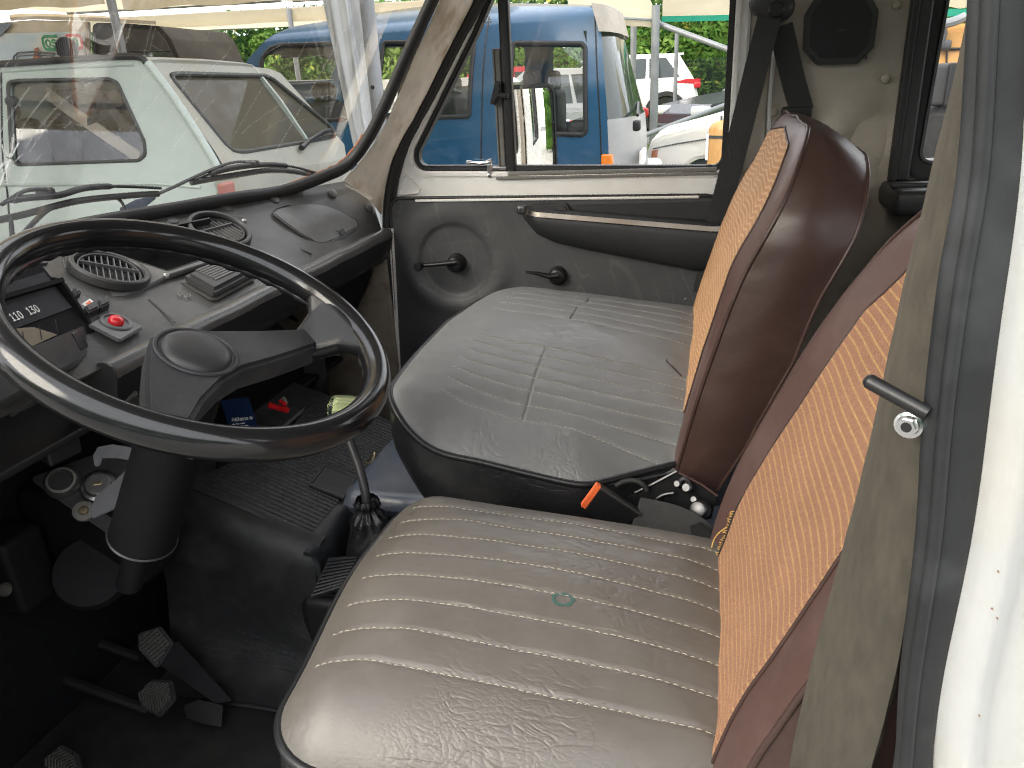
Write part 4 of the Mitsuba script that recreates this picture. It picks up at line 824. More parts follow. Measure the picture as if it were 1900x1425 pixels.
def backrest(key, prof, y0, y1, height, th, arch, ins, m_ins, seed, puff, label_ins, ins_scale, dish=.008):
    """prof: front centre line (x,z) from the foot up; th: thickness samples (s, t); ins: insets (near, far, top, bottom)"""
    p = np.array(prof, float); d = np.r_[0, np.cumsum(np.linalg.norm(np.diff(p, axis=0), axis=1))]; cs = CubicSpline(d, p); hw = (y1 - y0) / 2; yc = (y0 + y1) / 2
    T_ = lambda s: np.interp(s, [q[0] for q in th], [q[1] for q in th])
    def place(q, dep):
        """q (w, s) across and up, dep depth behind the front line"""
        s = np.clip(q[:, 1], -.02, d[-1] + .05); c = cs(s); tg = cs(s, 1); tg /= np.linalg.norm(tg, axis=1, keepdims=True)
        n = np.stack([tg[:, 1], -tg[:, 0]], 1)                # towards the rear
        c = c + n * np.asarray(dep)[:, None]
        return np.c_[c[:, 0], yc + q[:, 0], c[:, 1]]
    w, h, r = hw, height, arch
    ang = np.linspace(0, math.pi / 2, 14)
    pts = [(-w * .97, 0), (w * .97, 0), (w, .12)] + [(w - r + r * math.cos(a), h - arch * .95 + arch * .95 * math.sin(a)) for a in ang] + [(-w + r - r * math.sin(a), h - arch * .95 + arch * .95 * math.cos(a)) for a in ang] + [(-w, .12)]
    g = sg.Polygon(pts).buffer(0); g = g.buffer(-.02, join_style=2).buffer(.02, quad_segs=6)
    def bulge(q, g_=None):
        dd = shapely.distance(shapely.points(q), g.exterior)
        b = puff * (1 - np.exp(-(dd / .018))) - dish * (1 - np.exp(-(dd / .085) ** 2))
        return -b + wob(np.c_[q, 0 * dd], .0035, 9, seed) * np.clip(dd / .03, 0, 1)
    def cap(gg, step, lift=0.0, uvs=False):
        x0, z0, x1, z1 = gg.bounds
        X, Y = np.meshgrid(np.arange(x0, x1, step), np.arange(z0, z1, step), indexing='ij')
        q = np.c_[X.ravel(), Y.ravel()]; q = q[shapely.contains_xy(gg.buffer(-step * .6), q[:, 0], q[:, 1])]
        ring_ = outline(gg, 220)
        for o in (.002, .006): q = np.vstack([q, outline(gg.buffer(-o), 220)])
        q = np.vstack([q, ring_]); f = Delaunay(q).simplices
        cen = q[f].mean(1); f = f[shapely.contains_xy(gg, cen[:, 0], cen[:, 1])]
        edge = shapely.distance(shapely.points(q), gg.exterior)
        dep = bulge(q) - lift * np.clip(edge / .004, 0, 1) + (0.001 if lift else 0)
        v = place(q, dep); n = np.cross(v[f[:, 1]] - v[f[:, 0]], v[f[:, 2]] - v[f[:, 0]]); fl = n[:, 0] > 0; f[fl] = f[fl][:, ::-1]
        return trimesh.Trimesh(v, f, process=False), q
    fm, _ = cap(g, .009)
    b = part(key, 'backrest', fm, 'mat_brown', smooth=True, label='brown leatherette backrest')
    ring_ = outline(g, 220); nr = np.roll(ring_, -1, 0) - np.roll(ring_, 1, 0); nr = np.c_[nr[:, 1], -nr[:, 0]]; nr /= np.linalg.norm(nr, axis=1, keepdims=True)
    if not sg.LinearRing(ring_).is_ccw: nr = -nr
    tt = np.linspace(0, 1, 14); rows = []
    for t in tt:
        o = ring_ + nr * (.010 * math.sin(t * math.pi)); dep = T_(ring_[:, 1]) * t
        P_ = place(o, dep); rows.append(P_)
    S = np.array(rows).transpose(1, 0, 2); n3 = np.c_[0 * nr[:, :1], nr[:, :1], nr[:, 1:]]
    rd = np.clip((ring_[:, 1] - h * .55) / (h * .3), 0, 1)
    S += (wob(S, .007, 9, seed + 3) * rd[:, None] + wob(S, .002, 30, seed + 4))[..., None] * n3[:, None, :]
    part(b, 'gusset', grid(S, closed_u=True), 'mat_brown_dark', smooth=True, label='dark brown side band of the backrest')
    part(b, 'front_piping', tube(S[:, 0] , .0030, 8, closed=True), 'mat_brown_dark', smooth=60)
    part(b, 'rear_piping', tube(S[:, -1], .0028, 8, closed=True), 'mat_brown_dark', smooth=60)
    q = ring_; back = place(np.vstack([q, [[0, h * .5]]]), np.r_[T_(q[:, 1]), T_(h * .5) + .015]); k = len(q)
    back[:k] = S[:, -1]
    part(b, 'back', trimesh.Trimesh(back, [[i, (i + 1) % k, k] for i in range(k)], process=False), 'mat_seat_black', smooth=True)
    nx_, fx_, tx_, bx_ = ins
    gi = sg.Polygon([(-w + nx_, bx_), (w - fx_, bx_), (w - fx_, h - arch * .9), (w - fx_ - arch * .35, h - tx_ - arch * .12), (0, h - tx_), (-w + nx_ + arch * .30, h - tx_ - arch * .10), (-w + nx_, h - arch * .9)])
    gi = gi.buffer(-.03, join_style=2).buffer(.03, quad_segs=8)
    im, qi = cap(gi, .008, .0045)
    uv = np.c_[qi[:, 0], qi[:, 1]] * ins_scale
    k_ = part(b, 'fabric_insert', im, m_ins, smooth=True, label=label_ins, uv=uv)
    ri = outline(gi, 200); edge = place(ri, bulge(ri) - .0008)
    part(b, 'insert_seam', tube(edge, .0017, 6, closed=True), 'mat_brown_dark', smooth=60)
    return place, bulge, gi, g, b
pprof = [(-.034, .757), (-.023, .807), (-.004, .897), (.022, .997), (.058, 1.108), (.096, 1.189), (.118, 1.245), (.145, 1.30)]
pb = backrest(pst, pprof, 1.035, 1.665, .545, [(0, .062), (.1, .085), (.25, .105), (.45, .100), (.55, .085)], .155, (.098, .055, .018, .01), 'mat_fabric_wavy', 41, .012, 'tan fabric insert with fine wavy lines', 1.0)
dprof = [(.030, .735), (.027, .79), (.036, .84), (.052, .895), (.092, .995), (.134, 1.087), (.172, 1.154), (.205, 1.215), (.225, 1.26)]
db = backrest(ds_, dprof, .424, .862, .545, [(0, .06), (.2, .10), (.5, .10), (.6, .08)], .14, (.060, .092, .03, .0), 'mat_fabric_line', 52, .010, 'brown fabric insert with fine yellow lines, frayed at its far lower edge', 1.0, .013)
# frayed yellow threads at the far lower edge of the driver's insert
place, bulge, gi, g_, bk = db
rng = np.random.default_rng(5); fr = []
xe = gi.bounds[2]
for k in range(26):
    s = .075 + .085 * (k / 26) ** 1.2; w0 = xe - .002
    n_ = 6; t_ = np.linspace(0, 1, n_); L_ = rng.uniform(.004, .011)
    q = np.c_[w0 + L_ * t_ * .6, s - L_ * t_ * rng.uniform(.1, .9)]
    dep = bulge(q) - .004 - .003 * np.sin(t_ * 3) * rng.uniform(.3, 1.2)
    fr.append(tube(place(q, dep), .00045, 4))
t_ = np.linspace(0, 1, 16); q = np.c_[xe + .004 + .008 * np.sin(t_ * math.pi), .13 - .055 * t_]
fr.append(tube(place(q, bulge(q) - .004 - .006 * np.sin(t_ * math.pi)), .0006, 5))
part(bk, 'frayed_threads', cat(*fr), 'mat_thread_yellow', smooth=60, kind='stuff')
tq = np.c_[np.full(20, xe + .0035), np.linspace(.06, .175, 20)]
part(bk, 'split_seam', tube(place(tq, bulge(tq) - .0015), .0026 * np.abs(np.sin(np.linspace(.2, 3.0, 20))), 6), 'mat_black', label='split in the seam beside the insert')
# recliner bracket, buckle and belt end between the seats
br = part(pst, 'recliner_bracket', cat(prism([(-0.1085, 0.7566), (-0.08596, 0.768), (-0.02624, 0.8087), (0.03256, 0.7762), (0.02681, 0.7372), (-0.03131, 0.7171), (-0.0839, 0.7307)], .004, XZ(1.0), bev=.001)), 'mat_black')
part(br, 'edge', tube([(-0.08554, 0.995, 0.7718), (-0.05659, 0.995, 0.7909), (-0.0254, 0.995, 0.8132)], .0022, 6), 'mat_gunmetal')
part(br, 'lower_edge', tube([(-0.02302, 0.995, 0.8108), (0.008901, 0.995, 0.7948), (0.03324, 0.995, 0.7773)], .0018, 6), 'mat_brown')
part(br, 'wire_hook', tube(spline([(-0.04969, 0.985, 0.7571), (-0.05458, 0.985, 0.7658), (-0.04239, 0.985, 0.7779), (-0.02859, 0.985, 0.7819)], 20), .0028, 7), 'mat_gunmetal', smooth=60)
for q, r_ in (((-0.02294, 0.985, 0.7976), .006), ((-0.009802, 0.985, 0.7925), .008), ((0.001572, 0.98, 0.7768), .006)):
    part(br, 'bolt', lathe([(0, .006), (r_ * .7, .006), (r_, .003), (r_, -.006)], 14, q, (-.3, -.8, .5)), 'mat_gunmetal')
part(br, 'pivot', lathe([(0, .012), (.010, .012), (.0135, .009), (.0145, -.01)], 24, (0.008999, 0.975, 0.7643), (-.25, -.8, .45)), 'mat_gunmetal', smooth=50)
part(br, 'strap_ring', tube(spline([(-0.02005, 0.985, 0.8023), (-0.01565, 0.985, 0.8071), (-0.009468, 0.985, 0.8041), (-0.004498, 0.985, 0.793)], 14), .003, 7), 'mat_black_mid')
part(pst, 'far_bracket', prism([(-0.07563, 0.8363), (-0.04954, 0.8523), (-0.01876, 0.8606), (-0.01693, 0.8146), (-0.04869, 0.8267)], .005, XZ(1.70), bev=.001), 'mat_black')
bk_ = thing('seat_belt_buckle', 'black seat belt buckle with orange release tab, stuck between the two seats', 'seat belt')
q0, q1, q2, q3 = A(*(-0.1563, 0.93, 0.7814)), A(*(-0.1335, 0.93, 0.8186)), A(*(-0.07475, 0.945, 0.7697)), A(*(-0.09448, 0.945, 0.7359))
nb = unit(np.cross(q1 - q0, q2 - q1)); nb = nb if nb @ (EYE - q1) > 0 else -nb
bx_ = lambda P4, a, b: trimesh.convex.convex_hull(np.vstack([np.array(P4) + nb * a, np.array(P4) - nb * b]))
e_ = unit(q2 - q1)
part(bk_, 'body', bx_([q0 + e_ * .008, q1 + e_ * .008, q2, q2 + unit(q3 - q2) * .004, q0 + e_ * .07 + unit(q0 - q1) * .01], .004, .008), 'mat_black')
part(bk_, 'rim', tube([q1 + e_ * .008 + nb * .004, q2 + nb * .004], .0022, 6), 'mat_black_mid')
part(bk_, 'release_tab', bx_([q0, q1, q1 + e_ * .0075, q0 + e_ * .0075], .002, .006), 'mat_orange')
part(bk_, 'loose_webbing', ribbon(spline([(-0.07976, 0.95, 0.7661), (-0.04145, 0.95, 0.761), (0.004276, 0.94, 0.7498), (0.04652, 0.93, 0.712)], 30), .045, (.2, .75, .6), .002), 'mat_belt', smooth=60)
part(bk_, 'webbing_loop', tube(spline([(-0.1128, 0.98, 0.7889), (-0.09514, 0.985, 0.7967), (-0.07546, 0.985, 0.7939), (-0.06745, 0.985, 0.7828)], 16), .004, 8), 'mat_belt', smooth=60)
part(bk_, 'torn_sleeve', slab(np.array([[(-0.003405, 0.93, 0.7641), (0.01087, 0.93, 0.7717), (0.03316, 0.93, 0.7593)], [(0.001095, 0.925, 0.7458), (0.0206, 0.93, 0.7491), (0.04891, 0.93, 0.7346)], [(0.01308, 0.92, 0.7238), (0.03097, 0.92, 0.7304), (0.05817, 0.92, 0.7203)]]) , .002), 'mat_belt', smooth=60)

# belt hanging by the passenger door post
blt = thing('passenger_seat_belt', 'black seat belt hanging from its pillar anchor beside the passenger window', 'seat belt')
up = spline([(0.1046, 1.715, 1.456), (0.08774, 1.71, 1.378), (0.06846, 1.71, 1.277), (0.04123, 1.712, 1.138), (0.02545, 1.716, 1.058), (0.01357, 1.72, 0.9746), (0.001127, 1.725, 0.8868)], 60)
wdir = np.tile(unit(A(.98, -.10, .12)), (60, 1))
part(blt, 'shoulder_strap', ribbon(up, .048, wdir, .002), 'mat_belt', smooth=60)
dn = spline([(0.1244, 1.735, 1.427), (0.1383, 1.74, 1.385), (0.1582, 1.745, 1.324), (0.1804, 1.75, 1.266)], 30)
part(blt, 'lower_strap', ribbon(dn, .046, (.96, 0, .25), .002), 'mat_belt', smooth=60)
part(blt, 'slot_cover', box((0.1703, 1.752, 1.263), (.060, .014, .022), .004), 'mat_black')
part(blt, 'anchor_cover', cat(trimesh.convex.convex_hull(np.vstack([lathe([(0, .022), (.018, .020), (.026, .012), (.027, 0)], 20, q, (0, -1, 0)).vertices for q in ((0.08829, 1.73, 1.471), (0.1214, 1.73, 1.46))]))), 'mat_black_mid', smooth=50)
part(blt, 'anchor_bolt', lathe([(0, .006), (.012, .006), (.015, .003), (.015, -.01)], 20, (0.112, 1.705, 1.455), (0, -1, 0)), 'mat_black', smooth=40)

# ---------------------------------------------------------------- floor, pedals, gear lever, lower panels
mt = thing('rubber_floor_mat', 'black ribbed rubber mat over the toe board and floor', 'floor mat')
ya, yb = .93, 1.36
toe0, toe1 = A(-.60, 0, .665), A(-.99, 0, .80)                  # upper shelf of the wheel box, ribs run across
def toe(y, t, lift=0): 
    return A(*(toe0 * (1 - t) + toe1 * t))[[0, 1, 2]] + A(0, y, lift)
S = np.array([[toe(y, t, .006 * math.sin(t * 3.1)) for t in np.linspace(0, .66, 14)] for y in np.linspace(ya, yb, 8)])
part(mt, 'upper_sheet', slab(S, .008), 'mat_mat', smooth=60)
rb = [tube([toe(y, .02, .0095), toe(y, .22, .0125), toe(y, .45, .0125), toe(y, .65, .0105)], .0028, 6) for y in np.arange(ya + .012, yb - .01, .0105)]
part(mt, 'upper_ribs', cat(*rb), 'mat_mat', kind='stuff')
rc = [A(*(-0.6627, 1.05, 0.6951)), A(*(-0.6678, 1.12, 0.6861)), A(*(-0.6086, 1.12, 0.6546)), A(*(-0.6021, 1.05, 0.6645))]
rcz = [q * A(1, 1, 0) + A(0, 0, np.interp(-q[0], [.60, .99], [.665, .80]) + .016) for q in rc]
part(mt, 'label_pad', slab(np.array([[rcz[0], rcz[1]], [rcz[3], rcz[2]]]), -.004), 'mat_rubber')
part(mt, 'label_rim', tube(rcz, .003, 6, closed=True), 'mat_black_mid')
# rounded drop from the shelf to the floor
xs_ = [(-.60, .672), (-.582, .666), (-.575, .645), (-.578, .60), (-.60, .52), (-.62, .46), (-.64, .432)]
S = np.array([[A(x, y, z) for x, z in xs_] for y in np.linspace(.90, 1.36, 10)])
S += wob(S, .006, 9, 3)[..., None] * A(1, 0, .3)
part(mt, 'drop', slab(S, .008), 'mat_rubber_worn', smooth=60)
xs2 = np.linspace(-.86, -.585, 24); zt2 = lambda x: .665 + .135 * (-x - .60) / .39
pro2 = [(.945, .008), (.93, .006), (.915, -.006), (.902, -.035), (.893, -.10), (.885, -.17), (.86, None), (.80, None)]
S = np.array([[A(x, y, zt2(x) + d if d is not None else (.445 if y > .83 else .434)) for y, d in pro2] for x in xs2])
S += wob(S, .012, 7, 8)[..., None] * A(0, 1, .2)
part(mt, 'side_drop', slab(S[:, ::-1], .006), 'mat_mat', smooth=60)
rows_ = []
for z_ in np.linspace(.46, .60, 12):
    j_ = np.interp(z_, S[12, ::-1, 2], np.arange(8)[::-1]); j0 = int(min(j_, 6)); fr_ = j_ - j0
    rows_.append(tube((S[:, j0] * (1 - fr_) + S[:, j0 + 1] * fr_)[2:22] + A(0, -.003, 0), .0030, 6))
part(mt, 'side_ribs', cat(*rows_), 'mat_rubber_worn', kind='stuff')
part(mt, 'side_ribs', cat(*[tube(S[i, :5] + A(0, -.003, .002), .0026, 6) for i in range(0, 24)]), 'mat_mat', kind='stuff')
S = np.array([[A(x, y, .424 + .002 * math.sin(x * 30 + y * 20)) for x in np.linspace(-.98, -.22, 24)] for y in np.linspace(.40, 1.0, 20)])
part(mt, 'lower_sheet', slab(S, .006), 'mat_floor', smooth=60)
part(mt, 'lower_ribs', cat(*[tube(np.array([A(x, y + .004 * math.sin(x * 9), .4315 + .002 * math.sin(x * 30 + y * 20)) for x in np.linspace(-.76, -.40, 10)]), .0034, 6) for y in np.arange(.80, 1.10, .0145)]), 'mat_mat', kind='stuff')
part(mt, 'ribbed_patch', cat(slab(np.array([[(-0.5699, 0.8507, 0.6227), (-0.5245, 0.8683, 0.6359)], [(-0.5677, 0.9187, 0.6507), (-0.5104, 0.9171, 0.6638)]]), .004)), 'mat_rubber_worn')
a0, a1, b0, b1 = A(*(-0.566, 0.8481, 0.6273)), A(*(-0.5653, 0.9142, 0.652)), A(*(-0.5223, 0.8646, 0.6389)), A(*(-0.5099, 0.9126, 0.6659))
part(mt, 'patch_ribs', cat(*[tube([a0 + (a1 - a0) * t, b0 + (b1 - b0) * t], .0022, 6) for t in np.linspace(.04, .96, 10)]), 'mat_rubber_worn', kind='stuff')
# shelf side and engine box under the passenger seat
box_ = thing('seat_box', 'blue-grey painted metal box carrying the passenger seat', 'seat base')
part(box_, 'top', box((-.19, 1.38, .69), (.80, .74, .05), .025), 'mat_blue_steel', smooth=40)
part(box_, 'body', box((-.17, 1.38, .535), (.74, .70, .28), .02), 'mat_black')
part(ds_, 'base', box((-.10, .64, .54), (.50, .40, .24), .02), 'mat_black')
mat('mat_knob_reflection', (.50, .50, .33), .25, coat=.6)
# gear lever with boot and resin knob
gl_ = thing('gear_lever', 'gear lever with clear greenish resin knob and gathered black leather boot', 'gear lever')
kb = A(*(-0.5515, 1.01, 0.864))
part(gl_, 'shaft', tube(spline([kb + A(0, 0, -.02), (-0.5427, 0.995, 0.8284), (-0.5201, 0.97, 0.7993), (-0.5014, 0.945, 0.7711), (-0.4957, 0.935, 0.7239)], 24), .0072, 12), 'mat_black_mid', smooth=60)
kn = moved(box((0, 0, 0), (.052, .042, .050), .009), frame(kb + A(0, 0, .004), unit(A(.95, .25, -.1)), unit(A(-.25, .95, .05))))
kn = kn.subdivide().subdivide(); trimesh.smoothing.filter_taubin(kn, iterations=6)
part(gl_, 'knob', kn, 'mat_resin', smooth=50, label='clear greenish resin knob')
part(gl_, 'knob_reflection', moved(box((0, 0, -.002), (.036, .028, .032), .004), frame(kb + A(0, 0, .004), unit(A(.95, .25, -.1)), unit(A(-.25, .95, .05)))), 'mat_knob_reflection')  # pale core added, standing for light reflected in the knob
part(gl_, 'shift_mark', moved(box((.019, -.004, 0), (.002, .004, .022), .0006), frame(kb + A(0, 0, .004), unit(A(.95, .25, -.1)), unit(A(-.25, .95, .05)))), 'mat_red_clear')
part(gl_, 'knob_base', lathe([(.0125, -.024), (.014, -.020), (.013, -.0185), (0, -.018)], 20, kb, unit(A(.05, .05, 1))), 'mat_resin_green')
bt = A(*(-0.4976, 0.94, 0.755)); bb = A(bt[0] - .005, .94, .60)
hh = np.linspace(0, 1, 40); th_ = np.linspace(0, 2 * np.pi, 64, endpoint=False)
rad = np.interp(hh, [0, .06, .10, .14, .22, .45, .7, 1], [.017, .021, .0145, .017, .028, .033, .040, .052])
S = []
for i, h in enumerate(hh):
    fold = 1 + .16 * np.exp(-((h - .13) / .10) ** 2) * np.sin(th_ * 11) + .10 * math.exp(-((h - .4) / .25) ** 2) * np.sin(th_ * 3 + h * 6) + .05 * np.sin(th_ * 5 + h * 14)
    c = bt * (1 - h) + bb * h
    S.append(np.stack([c[0] + rad[i] * fold * np.cos(th_), c[1] + rad[i] * fold * np.sin(th_), np.full(64, c[2])], 1))
S = np.array(S).transpose(1, 0, 2)
part(gl_, 'boot', grid(S, closed_u=True), 'mat_seat_black', smooth=True, label='black leather boot gathered at its neck')
part(gl_, 'boot_plate', prism([(-.09, -.06), (.07, -.06), (.07, .06), (-.09, .06)], .012, frame((bt[0], .945, .598), (1, 0, 0), (0, 1, 0)), bev=.004), 'mat_black')
part(gl_, 'lever_tunnel', box((bt[0] - .01, .945, .51), (.22, .13, .17), .02), 'mat_black')
part(gl_, 'spring', tube(spline([(-0.5999, 1.16, 0.6989), (-0.5841, 1.16, 0.7195), (-0.5872, 1.15, 0.704), (-0.6007, 1.15, 0.7007)], 16), .0018, 5), 'mat_brass')
# pedals
for nm, u, pts, m_, lab in (('accelerator_pedal', 0, ((262,1178,1.25), (300,1163,1.25), (326,1195,1.24), (292,1242,1.22), (258,1200,1.24)), 'mat_rubber', 'narrow accelerator pedal with a chequered rubber pad'),
                       ('brake_pedal', 0, ((264,1290,1.18), (285,1262,1.18), (325,1265,1.17), (332,1300,1.15), (300,1332,1.14), (268,1315,1.16)), 'mat_rubber', 'brake pedal with herringbone rubber pad'),
                       ('clutch_pedal', 0, ((88,1412,1.12), (118,1382,1.12), (150,1400,1.11), (160,1440,1.09), (100,1450,1.09)), 'mat_rubber', 'clutch pedal with herringbone rubber pad at the bottom edge')):
    P3 = None
    pd = thing(nm, lab, 'pedal')
    P3 = np.array({'accelerator_pedal': [(-0.8771, 0.8193, 0.5303), (-0.8448, 0.8324, 0.541), (-0.8145, 0.8207, 0.5201), (-0.8247, 0.7854, 0.4952), (-0.8654, 0.7965, 0.5216)],
          'brake_pedal': [(-0.8221, 0.7387, 0.4886), (-0.806, 0.7518, 0.5096), (-0.7666, 0.7525, 0.5128), (-0.7467, 0.7303, 0.5001), (-0.7642, 0.708, 0.4846), (-0.804, 0.7193, 0.4838)],
          'clutch_pedal': [(-0.9124, 0.6311, 0.4487), (-0.8902, 0.6458, 0.4698), (-0.857, 0.6408, 0.4632), (-0.8286, 0.6191, 0.4461), (-0.8774, 0.604, 0.4414)]}[nm])
    c = P3.mean(0); u_, s_, vt = np.linalg.svd(P3 - c); n = vt[2] if vt[2] @ (EYE - c) > 0 else -vt[2]
    ex = unit(vt[0]); ey = np.cross(n, ex); F_ = frame(c, ex, ey)
    loc = (P3 - c) @ np.c_[ex, ey]
    gp = sg.Polygon(loc).convex_hull.buffer(-.006).buffer(.006)
    part(pd, 'pad', prism(gp, .010, F_, bev=.003), 'mat_rubber', smooth=40)
    lines_ = []
    for k in np.arange(-.06, .061, .0065):
        for sgn_ in ((1,) if nm == 'accelerator_pedal' else (1, -1)):
            ln = sg.LineString([(k, 0), (k + .05, .05 * sgn_)] if nm != 'accelerator_pedal' else [(k, -.1), (k, .1)])
            ln = ln.intersection(gp.buffer(-.004))
            if not ln.is_empty and ln.geom_type == 'LineString': lines_.append(ln)
        if nm == 'accelerator_pedal':
            ln = sg.LineString([(-.1, k), (.1, k)]).intersection(gp.buffer(-.004))
            if not ln.is_empty and ln.geom_type == 'LineString': lines_.append(ln)
    part(pd, 'tread', cat(*[tube([(F_ @ np.r_[a, .0105, 1])[:3] for a in l.coords], .0016, 5) for l in lines_]), 'mat_grime', kind='stuff')
    part(pd, 'arm', tube([c - n * .004, c - n * .03 + A(-.06, .01, -.04), c + A(-.20, .02, -.02)], .009, 8), 'mat_black')
ab_ = [(-0.8618, 0.7957, 0.5173), (-0.808, 0.8199, 0.5274), (-0.696, 0.7826, 0.459), (-0.7194, 0.7709, 0.4593)]
part('accelerator_pedal', 'blade', plate3(ab_, .006, bev=.001)[0], 'mat_matte_black')
part(mt, 'pedal_plate', cat(slab(np.array([[(-0.7703, 0.7603, 0.4532), (-0.7459, 0.7703, 0.4615), (-0.7038, 0.7694, 0.4593)], [(-0.7517, 0.7416, 0.45), (-0.719, 0.7386, 0.4485), (-0.6929, 0.7435, 0.4434)]]), .004)), 'mat_floor', smooth=60)
part(van, 'toe_metal', slab(np.array([[(-1.145, 0.7273, 0.508), (-1.059, 0.7699, 0.5017), (-0.99, 0.78, 0.4816)], [(-1.104, 0.6719, 0.4557), (-1.013, 0.7056, 0.4512), (-0.9815, 0.754, 0.467)], [(-1.063, 0.6157, 0.401), (-1.025, 0.653, 0.413), (-1.012, 0.7024, 0.4432)]]), .006), 'mat_grime', smooth=60)
part(van, 'steering_rod', tube([(-1.058, 0.7127, 0.5783), (-1.033, 0.7168, 0.5449), (-1.022, 0.7184, 0.515)], [.008, .009, .012], 10), 'mat_black_mid')
bx2 = part(van, 'relay_box', box((-0.9684, 0.7109, 0.7315), (.10, .07, .12), .01), 'mat_matte_black')
part(bx2, 'screw', lathe([(0, .006), (.007, .005), (.010, 0)], 16, (-0.9061, 0.6535, 0.7409), (.25, -.75, .5)), 'mat_grime')
part(van, 'heater_duct', cat(lathe([(0, .015), (.05, .013), (.055, 0)], 32, (-0.8599, 0.7513, 0.7051), (.4, -.6, .6))), 'mat_matte_black')

# lower panel with lighter, lock and switch beside the column
lp = thing('lower_switch_panel', 'black lower panel with lighter socket and ignition lock left of the column', 'switch panel')
n_ = unit(A(.45, -.52, .72))
c0 = A(*(-0.8514, 0.7669, 0.8448)); ex = unit(A(.9, .1, -.49)); ex = unit(ex - n_ * (ex @ n_)); ey = np.cross(n_, ex); LF = frame(c0, ex, ey)
q3 = [(-0.9245, 0.7523, 0.8588), (-0.8385, 0.8469, 0.8734), (-0.7798, 0.8974, 0.8732), (-0.7353, 0.8056, 0.7791), (-0.7835, 0.7462, 0.7662), (-0.87, 0.7491, 0.8224)]
c0 = A(-.869, .784, .847)
LF = frame(c0, ex, ey); loc = [((A(*q) - c0) @ ex, (A(*q) - c0) @ ey) for q in q3]
part(lp, 'panel', prism(sg.Polygon(loc).buffer(-.006).buffer(.006), .012, LF, z0=-.012, bev=.003), 'mat_black_mid')
part(lp, 'skirt', box(c0 + A(-.02, .03, -.10), (.20, .10, .16), .02), 'mat_matte_black')
def on_lp(q, prof, m, name, label=None, parent=None): return part(parent or lp, name, lathe(prof, 32, A(*q), n_), m, smooth=40, label=label)
q = (-0.8832, 0.7678, 0.8442)
k1 = on_lp(q, [(.024, -.002), (.024, .006), (.020, .014), (.0165, .016), (.014, .0125), (0, .0125)], 'mat_black_mid', 'lighter', 'black round lighter socket with a pale ring')
on_lp(q, [(.0195, .0146), (.0165, .0166), (.0160, .0150)], 'mat_grey_rubber', 'ring', None, k1)
q = (-0.8414, 0.7869, 0.8318)
k2 = on_lp(q, [(.023, -.002), (.023, .004), (.0185, .006), (.0185, .012), (.0165, .0145), (.013, .0148), (0, .0140)], 'mat_steel', 'ignition_lock', 'round steel ignition lock')
on_lp(q, [(.026, -.002), (.026, .003), (.0235, .003)], 'mat_black', 'collar', None, k2)
part(k2, 'key_slot', moved(box((0, 0, .0143), (.011, .0045, .002), .0005), frame(A(*q), ex * .8 + ey * .6, np.cross(n_, ex * .8 + ey * .6))), 'mat_brass')
q = (-0.8447, 0.7535, 0.8098)
k3 = on_lp(q, [(.0145, -.002), (.0145, .0045), (.0125, .006), (.007, .006), (.006, .003), (0, .003)], 'mat_grey_rubber', 'blank_plug', 'small pale round plug')
on_lp(q, [(.0065, .0035), (.0055, .007), (0, .0075)], 'mat_brass', 'pin', None, k3)
# open cubby boxes under the instruments
def cubby(nm, lab, P4, depth, m='mat_black_mid'):
    P4 = np.array(P4); c = P4.mean(0); n = unit(np.cross(P4[1] - P4[0], P4[2] - P4[1])); n = n if n[2] > 0 else -n
    t_ = thing(nm, lab, 'tray')
    ex = unit(P4[1] - P4[0]); ey = np.cross(n, ex); F_ = frame(c, ex, ey); g = sg.Polygon((P4 - c) @ np.c_[ex, ey])
    if not g.is_valid: g = g.convex_hull
    g = g.buffer(-.004).buffer(.004)
    part(t_, 'walls', prism(g.difference(g.buffer(-.0035)), depth, F_, z0=-depth, bev=.0008), m, smooth=40)
    part(t_, 'rim', prism(g.buffer(.002).difference(g.buffer(-.006)), .003, F_, z0=-.001, bev=.001), 'mat_dash_light', smooth=40)
    part(t_, 'bottom', prism(g, .003, F_, z0=-depth), 'mat_black')
    return t_
cubby('cubby_box', 'small black open box left below the steering wheel rim', [(-0.909, 0.7435, 0.9602), (-0.8298, 0.7141, 0.9456), (-0.82, 0.7615, 0.9462), (-0.9064, 0.8012, 0.9631)], .045)
c2_ = cubby('cubby_box', 'small black open box behind the rim beside the wheel hub', [(-0.8413, 0.7954, 0.9878), (-0.8093, 0.8297, 0.9962), (-0.7492, 0.8038, 0.9754), (-0.7657, 0.7623, 0.9668)], .05)
part(c2_, 'rod', tube([(-0.8325, 0.7967, 0.9853), (-0.7951, 0.8178, 0.9852)], .0025, 6), 'mat_gunmetal')
part(c2_, 'pin', tube([(-0.7966, 0.8174, 0.9853), (-0.786, 0.8132, 0.9818)], .004, 6), 'mat_black_mid')
